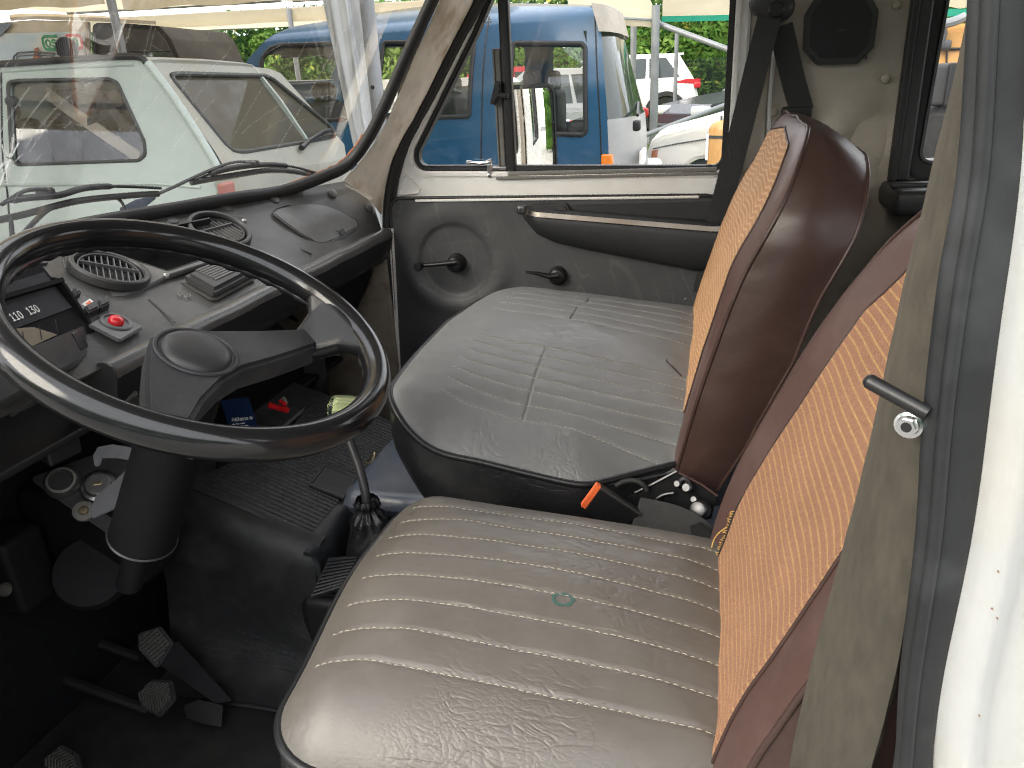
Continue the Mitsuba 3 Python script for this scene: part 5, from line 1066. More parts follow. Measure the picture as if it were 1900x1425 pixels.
# parcel tray with leaflet and bits below the passenger side of the dashboard
pt = thing('parcel_tray', 'black parcel tray below the dashboard seen through the wheel', 'tray')
part(pt, 'floor', box((-.915, 1.26, .752), (.16, .60, .012), .004), 'mat_matte_black')
part(pt, 'end_wall', prism([(-0.8158, 0.8266), (-0.8264, 0.6887), (-0.8988, 0.6503), (-1.0, .72), (-1.0, .95), (-0.8694, 0.8247)], .008, XZ(1.444), bev=.002), 'mat_black_mid')
part(pt, 'front_edge', tube([(-0.7728, 1.14, 0.7543), (-0.7865, 1.24, 0.7443), (-0.7966, 1.35, 0.7377)], .0035, 8), 'mat_plate')
part(pt, 'front_wall', slab(np.array([[(-0.8027, 1, 0.782), (-0.7733, 1.14, 0.752), (-0.7944, 1.35, 0.7353), (-0.8198, 1.44, 0.7489)], [(-0.8122, 1, 0.7391), (-0.7827, 1.14, 0.7008), (-0.8041, 1.35, 0.6573), (-0.8323, 1.44, 0.668)]]), .004), 'mat_matte_black')
part(pt, 'back_sheet', slab(np.array([[(-0.8909, 1.18, 0.8247), (-0.8668, 1.52, 0.7973)], [(-0.9035, 1.16, 0.7051), (-0.878, 1.5, 0.6602)]]), .004), 'mat_matte_black')
def quad(o, ux, uy, w, h): 
    return box((w / 2, h / 2, 0), (w, h, .0012), 0, frame(o, ux, uy))
lo = A(*(-0.866, 1.135, 0.7481)); lu = unit(A(*(-0.8116, 1.145, 0.7539)) - lo); lv = unit(A(*(-0.8572, 1.135, 0.8007)) - lo); lv = unit(lv - lu * (lu @ lv))
lw, lh = np.linalg.norm(A(*(-0.8116, 1.145, 0.7539)) - lo), .072
lf = solo('insurance_leaflet', quad(lo, lu, lv, lw, lh), 'mat_blue_print', 'dark blue insurance leaflet standing in the tray behind the steering wheel', 'leaflet', smooth=False)
nl = np.cross(lu, lv); nl = nl if nl @ (EYE - lo) > 0 else -nl
tm = meshkit.text_mesh('Allianz', .0072, .0004, bold=True); s_ = (lw * .62) / tm.bounds[1][0]
tmf = frame(lo + lu * lw * .16 + lv * .027 + nl * .0012, lu, lv)
if tmf[:3, 2] @ nl < 0: pass
part(lf, 'lettering', moved(tm, tmf @ np.diag([s_, 1, 1, 1])), 'mat_label_white', smooth=False)
part(lf, 'emblem', moved(cat(prism(sg.Point(0, 0).buffer(.0034).difference(sg.Point(0, 0).buffer(.0027)), .0004), *[box((x, -.0003 + h_, .0003), (.0008, .003, .0005)) for x, h_ in ((-.0013, 0), (0, .0004), (.0013, 0))]), frame(lo + lu * lw * .88 + lv * .0305 + nl * .0012, lu, lv)), 'mat_label_white', smooth=False)
part(lf, 'small_print', cat(*[quad(lo + lu * lw * a_ + lv * b_ + nl * .0012, lu, lv, lw * w_, .0018) for a_, b_, w_ in ((.14, .020, .10), (.28, .020, .12), (.44, .020, .16), (.15, .0145, .14), (.33, .0145, .18), (.55, .0145, .15))]), 'mat_label_white', smooth=False, kind='stuff')
solo('red_lighter', cat(tube([(-0.8165, 1.2, 0.7837), (-0.7769, 1.2, 0.7745)], .006, 10), tube([(-0.7975, 1.21, 0.7897), (-0.7815, 1.2, 0.788)], .004, 8)), 'mat_red_clear', 'small red plastic bit lying in the parcel tray', 'lighter', smooth=50)
solo('cable_clip', tube([(-0.8011, 1.215, 0.7862), (-0.7914, 1.215, 0.7937), (-0.7824, 1.205, 0.7858)], .004, 8), 'mat_grey_rubber', 'pale clip beside the small red bit in the tray', 'clip', smooth=50)

# ---------------------------------------------------------------- outside: materials
def paint(key, c, rough=.28, coat=.9, dirt=None, amt=.25):
    mat(key, speck(c, .03, 25, 2.2, dirt or tuple(x * .75 for x in c), amt), rough, coat=coat, coat_gloss=.93)
mat('mat_seal_grey', speck((.045, .048, .045), .1, 60), .55)
paint('mat_mint', (.345, .405, .37), .3, .7)
paint('mat_mint_dusty', (.27, .275, .24), .55, .1, (.26, .24, .18), .5)
paint('mat_blue_paint', (.008, .075, .165), .20, 1.0, (.03, .085, .14), .3)
paint('mat_blue_reflection', (.16, .155, .12), .6, .0, (.08, .10, .11), .4)  # olive tone paints the canopy reflection onto the van roof
paint('mat_car_white', (.80, .80, .79))
paint('mat_car_cream', (.66, .64, .57))
paint('mat_car_dark', (.035, .036, .045), .2, 1.0)
paint('mat_car_silver', (.45, .47, .48))
paint('mat_car_red', (.50, .03, .04))
paint('mat_green_van', (.02, .06, .045), .25, 1.0)
paint('mat_tan_paint', (.62, .33, .11), .5, .1, (.42, .20, .07), .5)
paint('mat_amber_tank', (.55, .30, .10), .35, .3, (.35, .16, .05), .5)
mat('mat_dark_cloth', speck((.050, .045, .042), .15, 30, 4, (.09, .08, .068), .6), .7)
mat('mat_ad_cream', speck((.52, .46, .37), .06, 20, 3, (.34, .28, .20), .4), .5)
mat('mat_ad_sky', lambda p, n, uv: mix((.42, .52, .60), (.62, .62, .58), smoothstep(.35, .65, fbm(p.x * 2.2, p.y * 2, p.z * 4, 4))), .4)
mat('mat_post', speck((.24, .25, .26), .10, 18, 5, (.16, .165, .17), .5), .45, metal=.35)
mat('mat_sheet', lambda p, n, uv: mix((.50, .52, .53), (.30, .31, .32), smoothstep(.4, .7, fbm(p.x * 40, p.y * 40, p.z * 2.5, 4))), .4)
scene['mat_dusty_glass'] = {'type': 'blendbsdf', 'weight': proc(lambda p, n, uv: 0.60 + .34 * fbm(p.x * 9, p.y * 9, p.z * 9, 4)), 'a': {'type': 'thindielectric', 'int_ior': 1.5}, 'b': {'type': 'twosided', 'b': {'type': 'diffuse', 'reflectance': {'type': 'rgb', 'value': [.105, .098, .075]}}}}
mat('mat_tyre', (.02, .02, .02), .8)
mat('mat_alloy', (.62, .62, .63), .3, metal=.7)
mat('mat_tail', (.55, .02, .025), .2, coat=1.0)
mat('mat_tail_faded', (.30, .12, .10), .5)
mat('mat_amber', (.85, .22, .01), .2, coat=1.0)
mat('mat_lamp_clear', (.75, .76, .76), .15, coat=1.0)
mat('mat_dark_glass', (.02, .03, .03), .08, coat=1.0)
mat('mat_ground', lambda p, n, uv: mix((.20, .195, .18), (.30, .29, .265), fbm(p.x * 3, p.y * 3, 0, 5)) * (.8 + .4 * fbm(p.x * 40, p.y * 40, 0, 3)), .9)
mat('mat_turf', lambda p, n, uv: mix((.05, .11, .015), (.12, .20, .03), fbm(p.x * 2, p.y * 2, 0, 4)), .9)
scene['mat_tarp'] = twos({'type': 'blendbsdf', 'weight': .45, 'a': {'type': 'diffuse', 'reflectance': proc(lambda p, n, uv: mix((.60, .51, .37), (.48, .40, .27), fbm(p.x * 1.5, p.y * 1.5, p.z * 3, 4)))}, 'b': {'type': 'diffuse', 'reflectance': {'type': 'rgb', 'value': [.6, .5, .36]}}})
scene['mat_tarp'] = {'type': 'principledthin', 'base_color': proc(lambda p, n, uv: mix((.74, .66, .51), (.60, .52, .37), fbm(p.x * 1.5, p.y * 1.5, p.z * 3, 4))), 'roughness': .7, 'diff_trans': 1.1}
mat('mat_tarp_brown', speck((.34, .25, .16), .12, 20, 3), .7)
scene['mat_net'] = {'type': 'principledthin', 'base_color': {'type': 'rgb', 'value': [.06, .42, .30]}, 'roughness': .6, 'diff_trans': .9}
for i, c in enumerate(((.10, .20, .04), (.22, .34, .08), (.028, .075, .02), (.50, .48, .10))):
    scene[f'mat_leaf_{i}'] = {'type': 'principledthin', 'base_color': {'type': 'rgb', 'value': list(c)}, 'roughness': .32, 'spec_trans': 0.0, 'diff_trans': .55, 'eta': 1.45}

# ---------------------------------------------------------------- ground, grass, hedge, canopies
gxx, gyy = np.meshgrid(np.r_[np.linspace(-90, -20, 6), np.linspace(-14, 14, 40), np.linspace(20, 90, 6)], np.r_[np.linspace(-80, -8, 6), np.linspace(-4, 26, 40), np.linspace(34, 120, 6)], indexing='ij')
gh = .12 * np.clip((gyy - 11) / 5, 0, 1)
g_ = grid(np.stack([gxx, gyy, gh], -1)); 
if g_.face_normals[0][2] < 0: g_.invert()
struct('ground', g_, 'mat_ground', smooth=True)
gxx, gyy = np.meshgrid(np.linspace(-14, 10, 40), np.linspace(8.6, 24, 40), indexing='ij')
g_ = grid(np.stack([gxx, gyy, .12 * np.clip((gyy - 11) / 5, 0, 1) + .012], -1))
if g_.face_normals[0][2] < 0: g_.invert()
struct('lawn', g_, 'mat_turf', smooth=True)
rng = np.random.default_rng(7)
def blades(n, xr, yr, hm):
    x, y = rng.uniform(*xr, n), rng.uniform(*yr, n); h = hm * rng.uniform(.5, 1.2, n); a = rng.uniform(0, 2 * np.pi, n); w = .006
    z = .12 * np.clip((y - 11) / 5, 0, 1) + .01; dx, dy = np.cos(a) * w, np.sin(a) * w; lx, ly = rng.normal(0, .03, n), rng.normal(0, .03, n)
    V = np.stack([np.c_[x - dx, y - dy, z], np.c_[x + dx, y + dy, z], np.c_[x + lx, y + ly, z + h]], 1).reshape(-1, 3)
    return trimesh.Trimesh(V, np.arange(3 * n).reshape(-1, 3), process=False)
struct('grass', blades(26000, (-2.4, 2.2), (9.4, 17.5), .11), 'mat_leaf_1', smooth=False, label='bright green grass strip between the parked cars', kind='stuff', cat='grass')
def leaves(n, xr, y0, zr, size, seed):
    r = np.random.default_rng(seed)
    x = r.uniform(*xr, n); z = zr[0] + (zr[1] - zr[0]) * r.uniform(0, 1, n) ** .9
    clump = meshkit.fbm(np.c_[x * .9, 0 * x, z * 1.1], 4, seed) * 2.4 + meshkit.noise(np.c_[x * 3.1, 0 * x, z * 3.1], seed + 3) * .8
    y = y0 - clump + r.exponential(.22, n)
    d = unit(A(.1, -.75, .65)); a = r.normal(0, .75, (n, 3)) + d; a /= np.linalg.norm(a, axis=1, keepdims=True)
    t = np.cross(a, r.normal(0, 1, (n, 3)) + A(0, 0, -.6)); t /= np.linalg.norm(t, axis=1, keepdims=True); b = np.cross(a, t)
    s = size * r.uniform(.6, 1.3, n)[:, None]; c = np.c_[x, y, z]
    V = np.stack([c - t * s, c - b * s * .42 + a * s * .12, c + t * s, c + b * s * .42 + a * s * .12], 1).reshape(-1, 3)
    i = np.arange(n)[:, None] * 4
    return trimesh.Trimesh(V, np.vstack([np.c_[i, i + 1, i + 2], np.c_[i, i + 2, i + 3]]), process=False)
hd = thing('hedge', 'tall leafy evergreen hedge behind the parked cars', 'hedge'); labels[hd]['kind'] = 'stuff'
for k, (n, sz) in enumerate(((26000, .085), (26000, .085), (20000, .09), (1300, .075))):
    part(hd, 'leaves', leaves(n, (-20, 12), 21.0, (.1, 3.35), sz, 90 + k), f'mat_leaf_{k}', smooth=False, kind='stuff', label='yellowing leaves' if k == 3 else None)
part(hd, 'core', box((-4, 21.5, 1.5), (34, .5, 2.9)), 'mat_leaf_2', smooth=False)

def canopy(lab, pts, val, group='shade canopies over the parking bays', poles=(), net=False):
    """pts: four corners of the roof sheet; val: depth of the hanging border on its near edge"""
    t = thing('shade_canopy', lab, 'canopy', group=None)
    a, b, c, d = [A(*q) for q in pts]; n = 24; u = np.linspace(0, 1, n)
    S = np.array([[(a * (1 - s) + b * s) * (1 - r) + (d * (1 - s) + c * s) * r - A(0, 0, .10 * math.sin(r * math.pi) * math.sin(s * math.pi)) for r in np.linspace(0, 1, 12)] for s in u])
    part(t, 'roof_sheet', grid(S), 'mat_tarp', smooth=True)
    e = a[None] * (1 - u[:, None]) + b[None] * u[:, None]
    V = np.array([[p, p - A(0, .01, val * .5), p - A(0, -.01 * math.sin(i), val * (1 + .04 * math.sin(i * 1.3)))] for i, p in enumerate(e)])
    part(t, 'border', grid(V), 'mat_tarp', smooth=True)
    part(t, 'front_rail', tube([a + A(0, .03, -.02), b + A(0, .03, -.02)], .025, 8), 'mat_post')
    part(t, 'rear_rail', tube([d, c], .025, 8), 'mat_post')
    for q in poles: part(t, 'pole', tube([A(q[0], q[1], 0), A(*q)], .035, 12), 'mat_post')
    return t
canopy('beige shade canopy over the green car, its border hanging along the top left', [(-7.2, 5.15, 2.32), (-4.62, 5.62, 2.28), (-5.2, 9.4, 2.42), (-8.0, 9.0, 2.44)], .22, poles=[(-4.60, 5.66, 2.28)])
canopy('beige shade canopy right of the thin pole at the top left', [(-4.50, 5.66, 2.28), (-1.55, 6.30, 2.28), (-1.9, 10.2, 2.42), (-5.1, 9.5, 2.42)], .26)
canopy('second beige canopy farther back with a low hanging border', [(-9.5, 9.6, 2.44), (-3.2, 10.6, 2.40), (-3.6, 14.2, 2.46), (-9.9, 13.2, 2.50)], .17, poles=[(-5.55, 10.2, 2.40)])
canopy('pointed beige canopy above the front of the blue van', [(-1.678, 9.887, 2.077), (-0.7319, 11.23, 2.022), (-1.273, 13.70, 2.937), (-2.226, 12.23, 2.713)], .10)
cn = canopy('flat beige canopy hung in front of the hedge, with green netting below', [(-0.8387, 13.65, 2.535), (0.7651, 14.50, 2.493), (2.2, 14.3, 2.9), (-.6, 14.3, 2.9)], .36)
a, b = A(*(-0.846, 13.62, 2.209)), A(*(0.7866, 14.50, 2.187))
part(cn, 'green_net', slab(np.array([[a, a - A(0, 0, .085)], [b, b - A(0, 0, .085)]]), .004), 'mat_net', smooth=False)
cr_ = canopy('beige canopy seen through the small rear window', [(1.858, 9.175, 2.11), (2.949, 9.445, 2.055), (6.5, 11.5, 2.9), (3.0, 11.5, 2.9)], .26)
a, b = A(*(1.897, 9.183, 1.833)), A(*(3.002, 9.46, 1.788))
part(cr_, 'green_net', slab(np.array([[a, a - A(0, 0, .07)], [b, b - A(0, 0, .07)]]), .004), 'mat_net', smooth=False)
canopy('unseen beige canopy added above the view to darken the green car', [(-9.0, 1.95, 2.55), (-1.35, 1.95, 2.55), (-1.35, 5.1, 2.75), (-9.0, 5.0, 2.75)], .30)  # canopy out of view, added to cut the light on the hatchback
scene['mat_tarp_heavy'] = {'type': 'principledthin', 'base_color': {'type': 'rgb', 'value': [.60, .50, .34]}, 'roughness': .8, 'diff_trans': .55}  # denser sheet, made to let less daylight through
scene['shade_canopy_005__roof_sheet']['bsdf'] = {'type': 'ref', 'id': 'mat_tarp_heavy'}
canopy('unseen beige canopy added above the view to keep sun off the green car', [(-10.0, -.5, 2.5), (-2.5, -.5, 2.5), (-2.5, 1.9, 2.6), (-10.0, 1.9, 2.6)], .2)  # another unseen canopy, added to block the sun from the hatchback
scene['shade_canopy_006__roof_sheet']['bsdf'] = {'type': 'ref', 'id': 'mat_tarp_heavy'}
def pipe(name, lab, q, r, catg='pole', m='mat_post'):
    return solo(name, tube([A(*p) for p in q], r, 12), m, lab, catg, smooth=60)
pq = A(*(-0.7673, 11.29, 2.182)); pipe('square_post', 'slim grey canopy post in front of the white car', [(pq[0], pq[1] - .2, 0), (pq[0], pq[1] - .2, pq[2])], .055)
pq = A(*(-1.373, 14.48, 2.21)); pipe('far_post', 'pale post behind the blue van windscreen', [(pq[0], pq[1], 0), pq], .055)
pq = A(*(-0.7433, 16.84, 2.102)); pipe('thin_post', 'thin pale post rising behind the white car', [(pq[0], pq[1], 0), pq], .04)
pipe('sloping_brace', 'grey pipe sloping down to the right in front of the hedge', [(-0.7362, 11.21, 1.969), (0.487, 10.66, 1.463)], .036, 'pipe')
pipe('low_rail', 'grey pipe rail sloping up to the right before the dark car', [(-0.9326, 10.14, 0.5986), (0.4029, 11.11, 1.001)], .032, 'pipe')
pq = A(*(-7.528, 10.59, 2.179)); pipe('hedge_post', 'thin white post against the hedge left of the blue van', [(pq[0], pq[1], 0), pq], .035)
# post with a gathered sheet
sp_ = thing('wrapped_post', 'grey steel post with a gathered plastic sheet beside the green car', 'post')
pa, pb_ = A(*(-1.517, 3.502, 1.742)), A(*(-1.515, 3.273, 1.187)); pb_ = A(pa[0], pa[1], 0)
part(sp_, 'pole', tube([pb_, pa + A(0, 0, .6)], .033, 20), 'mat_post', smooth=60)
q = A(*(-1.48, 3.308, 1.357)); part(sp_, 'bolt_hole', lathe([(0, .001), (.009, .001), (.010, -.004)], 14, (pa[0] - .002, pa[1] - .0335, q[2]), (0, -1, 0)), 'mat_black')
zz = np.linspace(.55, 2.4, 60); th_ = np.linspace(0, 2 * np.pi, 90, endpoint=False); S = []
for z in zz:
    w_ = np.interp(z, [.5, 1.06, 1.72, 2.4], [.045, .062, .095, .13]); cxx = pa[0] - .030 - w_ * .82
    f_ = 1 + .13 * np.sin(th_ * 9 + z * .7) + .06 * np.sin(th_ * 17 - z)
    S.append(np.stack([cxx + w_ * .95 * f_ * np.cos(th_), pa[1] + .01 + w_ * .5 * f_ * np.sin(th_), np.full(90, z)], 1))
part(sp_, 'gathered_sheet', grid(np.array(S).transpose(1, 0, 2), closed_u=True), 'mat_sheet', smooth=True, label='fluted grey plastic sheet bunched against the post')

# ---------------------------------------------------------------- green hatchback beyond the windscreen
hb = thing('green_hatchback', 'pale mint green hatchback with dusty tailgate parked beyond the windscreen', 'car')
hG = A(*(-1.811, 2.608, 1.118)); hA = unit(A(.98, .2, 0)); hB = A(-hA[1], hA[0], 0)
swin = [(-2.578, 2.517, 1.442), (-2.532, 2.527, 1.445), (-2.192, 2.594, 1.434), (-2.161, 2.598, 1.419), (-2.079, 2.572, 1.209), (-2.079, 2.561, 1.159), (-2.106, 2.552, 1.141), (-2.599, 2.453, 1.147)]
side_pts = [(-3.487, 2.339, 1.475), (-3.017, 2.438, 1.494), (-2.599, 2.525, 1.501), (-2.291, 2.588, 1.504), (-2.064, 2.634, 1.5), (-2.038, 2.635, 1.478), (-1.932, 2.624, 1.32), (-1.811, 2.607, 1.114), (-1.794, 2.6, 1.065), (-1.813, 2.585, 1.007), (-1.885, 2.428, 0.3131), (-4.143, 1.954, 0.248), (-3.945, 2.18, 1.159)]
dwin = [(-2.628, 2.506, 1.439), (-3.026, 2.425, 1.439), (-3.345, 2.31, 1.192), (-2.671, 2.438, 1.146)]
m_, F_, f_, n_ = plate3(side_pts, .03, [swin, dwin], bev=.006, buf=.01)
part(hb, 'side_panel', m_, 'mat_mint', smooth=40)
part(hb, 'window_seal', tube(loop3(swin), .0065, 8, closed=True), 'mat_seal_grey')
pm = sheet3(swin); pm.apply_translation(hB * .012); part(hb, 'side_window', pm, 'mat_glass', smooth=False)
part(hb, 'drip_rail', tube(spline([(-3.486, 2.339, 1.479), (-3.016, 2.439, 1.498), (-2.599, 2.526, 1.505), (-2.291, 2.589, 1.508), (-2.078, 2.632, 1.504), (-2.052, 2.635, 1.494), (-2.046, 2.634, 1.481)], 40) - hB * .006, .012, 8), 'mat_black', smooth=60)
part(hb, 'roof_gutter', tube([(-2.598, 2.521, 1.479), (-2.355, 2.571, 1.481), (-2.094, 2.623, 1.478)], .006, 6), 'mat_mint')
part(hb, 'belt_crease', tube([(-3.299, 2.298, 1.087), (-2.629, 2.432, 1.076), (-2.053, 2.545, 1.055), (-1.879, 2.577, 1.034)], .007, 8), 'mat_mint')
part(hb, 'door_gap', tube([(-2.598, 2.52, 1.475), (-2.623, 2.47, 1.257), (-2.631, 2.449, 1.16), (-2.629, 2.425, 1.042), (-2.637, 2.391, 0.8818)], .004, 6), 'mat_black')
part(hb, 'pillar_edge', tube(spline([(-2.042, 2.635, 1.48), (-1.995, 2.631, 1.417), (-1.905, 2.621, 1.277), (-1.819, 2.607, 1.124), (-1.808, 2.605, 1.1)], 30), .016, 10), 'mat_mint', smooth=60)
part(hb, 'tailgate_gap', tube(spline([(-2.041, 2.655, 1.471), (-1.958, 2.65, 1.339), (-1.843, 2.647, 1.156), (-1.81, 2.632, 1.109)], 24), .006, 8), 'mat_rubber')
part(hb, 'vent_peg', lathe([(0, .02), (.018, .016), (.02, 0)], 14, (-2.57, 2.505, 1.373), -hB), 'mat_black_mid')
# tailgate
rwin = [(-2.037, 2.737, 1.437), (-2.058, 2.82, 1.444), (-2.258, 3.804, 1.443), (-2.264, 3.884, 1.427), (-2.184, 4.332, 1.152), (-2.144, 4.281, 1.106), (-2.093, 4.029, 1.105), (-1.882, 2.908, 1.133), (-1.871, 2.816, 1.146), (-1.883, 2.791, 1.173)]
gate = [(-2.053, 2.657, 1.489), (-2.188, 3.284, 1.501), (-2.313, 3.951, 1.482), (-2.326, 4.08, 1.461), (-2.125, 4.353, 1.05), (-2.047, 4.198, 0.9768), (-1.758, 2.536, 1.057), (-1.807, 2.607, 1.112)]
m_, F_, f_, n_ = plate3(gate, .03, [rwin], bev=.006, buf=.008)
part(hb, 'tailgate', m_, 'mat_mint_dusty', smooth=40, label='dusty tailgate with the rear window')
part(hb, 'rear_seal', tube(loop3(rwin), .010, 8, closed=True), 'mat_seal_grey')
pm = sheet3(rwin); pm.apply_translation(-hA * .015); part(hb, 'rear_window', pm, 'mat_dusty_glass', smooth=False)
hw_ = 1.30
low = lambda q, dz: A(*q) * A(1, 1, 0) + A(0, 0, dz)
ra = A(*(-1.761, 2.542, 1.06)); rb_ = A(*(-2.053, 4.211, 0.9817))
part(hb, 'rear_panel', slab(np.array([[ra, ra + hA * .02 - A(0, 0, .10), ra + hA * .005 - A(0, 0, .32), ra - hA * .04 - A(0, 0, .70)], [rb_, rb_ + hA * .02 - A(0, 0, .10), rb_ + hA * .005 - A(0, 0, .32), rb_ - hA * .04 - A(0, 0, .70)]]), .03), 'mat_mint_dusty', smooth=50)
part(hb, 'rear_bumper', box((0, hw_ / 2, -.62), (.14, hw_ + .06, .16), .03, frame(ra, hA, hB)), 'mat_black_mid')
q = A(*(-1.754, 2.499, 1.063)); part(hb, 'tail_light', box((.012, .055, -.045), (.03, .10, .07), 0.008, frame(q, hA, hB)), 'mat_tail_faded', label='faded red tail light')
rt = [A(*q) for q in ((-3.487, 2.339, 1.475), (-3.017, 2.438, 1.494), (-2.599, 2.525, 1.501), (-2.291, 2.588, 1.504), (-2.064, 2.634, 1.5), (-2.041, 2.637, 1.49))]
part(hb, 'roof', slab(np.array([[p, p + hB * .10 + A(0, 0, .006), p + hB * .55 + A(0, 0, .010), p + hB * 1.0 + A(0, 0, .006), p + hB * 1.10] for p in rt])[:, ::-1], .02), 'mat_mint_dusty', smooth=60)
far_side = [A(*q) + hB * hw_ for q in side_pts]
fs = plate3([A(*q) + hB * (1.05 if A(*q)[2] > 1.4 else hw_ - .05) for q in side_pts], .03, [[A(*q) + hB * 1.2 for q in ((-2.488, 2.527, 1.4),(-2.221, 2.58, 1.394),(-2.186, 2.553, 1.227),(-2.51, 2.485, 1.217))], [A(*q) + hB * 1.2 for q in ((-2.737, 2.478, 1.406),(-2.967, 2.431, 1.408),(-3.058, 2.378, 1.238),(-2.763, 2.433, 1.215))]])[0]
part(hb, 'far_side_panel', fs, 'mat_mint', smooth=40)
part(hb, 'bonnet', box((-2.75, hw_ / 2, -.28), (1.1, hw_, .6), .05, frame(hG, hA, hB)), 'mat_mint')
part(hb, 'cabin_floor', box((-1.1, hw_ / 2, -.62), (2.1, hw_ - .08, .25), .03, frame(hG, hA, hB)), 'mat_dark_cloth')
for a_, b_ in ((-1.05, .35), (-1.05, .95)):
    part(hb, 'front_seat', box((a_, b_, -.12), (.16, .44, .62), .05, frame(hG, hA, hB)), 'mat_dark_cloth')
    part(hb, 'headrest', box((a_ - .01, b_, .235), (.10, .26, .14), .04, frame(hG, hA, hB)), 'mat_dark_cloth')
part(hb, 'rear_seat', box((-.36, hw_ / 2, -.20), (.16, 1.15, .42), .05, frame(hG, hA, hB)), 'mat_dark_cloth')
part(hb, 'parcel_shelf', box((-.16, hw_ / 2, -.02), (.30, 1.18, .02), .004, frame(hG, hA, hB)), 'mat_dark_cloth')
bo = hB * .10
part(hb, 'belt', ribbon(spline([A(*q) + bo * .5 for q in ((-2.315, 2.569, 1.431), (-2.26, 2.569, 1.377), (-2.194, 2.566, 1.295), (-2.141, 2.566, 1.243), (-2.09, 2.571, 1.217))], 24), .035, hA + A(0, 0, .5), .003), 'mat_black', smooth=60)
part(hb, 'belt', ribbon(spline([A(*q) + bo * .8 for q in ((-2.335, 2.535, 1.286), (-2.271, 2.552, 1.306), (-2.198, 2.57, 1.32), (-2.134, 2.584, 1.324))], 24), .030, A(.2, 0, 1), .003), 'mat_black', smooth=60)
part(hb, 'grab_strap', ribbon(spline([A(*q) + bo * 2 for q in ((-2.558, 2.513, 1.403), (-2.456, 2.518, 1.322), (-2.302, 2.526, 1.208), (-2.205, 2.532, 1.141))], 24), .05, A(.5, 0, 1), .004), 'mat_wall_beige', smooth=60)
wpr = part(hb, 'rear_wiper', cat(tube([A(*q) + hA * .03 for q in ((-1.983, 3.514, 1.098), (-2.031, 3.686, 1.119), (-2.115, 4.019, 1.144), (-2.145, 4.17, 1.143))], [.014, .012, .012, .010], 8), tube([A(*q) + hA * .03 for q in ((-2.036, 3.717, 1.117), (-2.095, 3.987, 1.123), (-2.144, 4.254, 1.113))], .006, 6)), 'mat_black', smooth=60)
for s_, a_ in ((0, -.45), (0, -2.5)):
    for b_ in (.08, hw_ - .08):
        o = hG + hA * a_ + hB * b_; o[2] = .29
        w_ = part(hb, 'wheel', lathe([(.17, -.08), (.27, -.08), (.29, -.05), (.29, .05), (.27, .08), (.17, .08)], 32, o, hB), 'mat_tyre')
        part(w_, 'rim', lathe([(0, .05), (.17, .06), (.17, -.06), (0, -.05)], 24, o, hB), 'mat_alloy')
km = thing('roof_knob', 'black ribbed round disc standing on the roof of the green hatchback', 'aerial base')
kq = A(*(-2.583, 2.854, 1.566)); kd = unit(A(.25, -1, .1))
part(km, 'disc', lathe([(0, .012), (.040, .010), (.044, .004), (.044, -.012), (0, -.014)], 28, kq, kd), 'mat_black', smooth=40)
kx = unit(np.cross(A(0, 0, 1), kd)); kz = np.cross(kd, kx)
for k in range(9):
    o_ = -.034 + .0085 * k; L_ = math.sqrt(.042 ** 2 - o_ ** 2)
    part(km, 'rib', tube([kq + kx * o_ - kz * L_ + kd * .013, kq + kx * o_ + kz * L_ + kd * .013], .0022, 6), 'mat_black_mid')
part(km, 'stem', tube([kq - A(0, 0, .04), kq - A(0, 0, .09)], .012, 8), 'mat_black')

# ---------------------------------------------------------------- van with printed side behind the hatchback
ad = thing('printed_van', 'cream van with a printed advert side and dark rear, behind the green hatchback', 'van')
o = lambda q: A(*q)
AD = 6.4
sidep = [(-8.589, 6.4, 2.09), (-6.33, 6.4, 2.093), (-6.087, 6.4, 2.091), (-5.498, 6.4, 2.04), (-5.609, 6.4, 1.641), (-5.893, 6.4, 0.6774), (-9.547, 6.4, 0.2209)]
part(ad, 'side_panel', plate3(sidep, .05, bev=.01, buf=.02)[0], 'mat_ad_cream', smooth=40)
part(ad, 'print', plate3([(-8.611, 6.38, 1.992), (-6.431, 6.38, 1.998), (-5.545, 6.38, 1.962), (-5.626, 6.38, 1.642), (-5.786, 6.38, 1.127), (-9.165, 6.38, 0.9126)], .006)[0], 'mat_ad_sky', smooth=False)
part(ad, 'side_glass', plate3([(-8.573, 6.37, 2.039), (-6.467, 6.37, 1.972), (-6.28, 6.37, 2.079), (-8.524, 6.37, 2.133)], .006)[0], 'mat_dark_glass', smooth=False)
u0, u1 = A(*(-6.007, 6.36, 1.822)), A(*(-5.562, 6.36, 1.811)); lw = np.linalg.norm(u1 - u0); lh = (A(*(-5.961, 6.36, 1.955)) - u0)[2]
LF2 = frame(u0, unit((u1 - u0) * A(1, 0, 1)), (0, 0, 1)); flip = LF2[:3, 2][1]
fr_ = sg.box(0, 0, lw, lh).buffer(-.05).buffer(.05); fr_ = fr_.difference(fr_.buffer(-.022))
part(ad, 'logo_frame', prism(fr_.intersection(sg.box(0, 0, lw * .40, lh)), .004, LF2), 'mat_green_print', smooth=False, label='green half of the lettering frame')
part(ad, 'logo_frame', prism(fr_.intersection(sg.box(lw * .62, 0, lw, lh)), .004, LF2), 'mat_red_print', smooth=False, label='red half of the lettering frame')
part(ad, 'logo_panel', prism(sg.box(.03, .03, lw - .03, lh - .03), .002, LF2), 'mat_label_white', smooth=False)
for tx_, fx in (('os', .07), ('m', .66)):
    tm = meshkit.text_mesh(tx_, lh * .62, .004, bold=True)
    part(ad, 'lettering', moved(tm, LF2 @ np.array([[1.0, 0, 0, lw * fx], [0, 1, 0, lh * .26], [0, 0, 1, .003], [0, 0, 0, 1]])), 'mat_green_print', smooth=False)
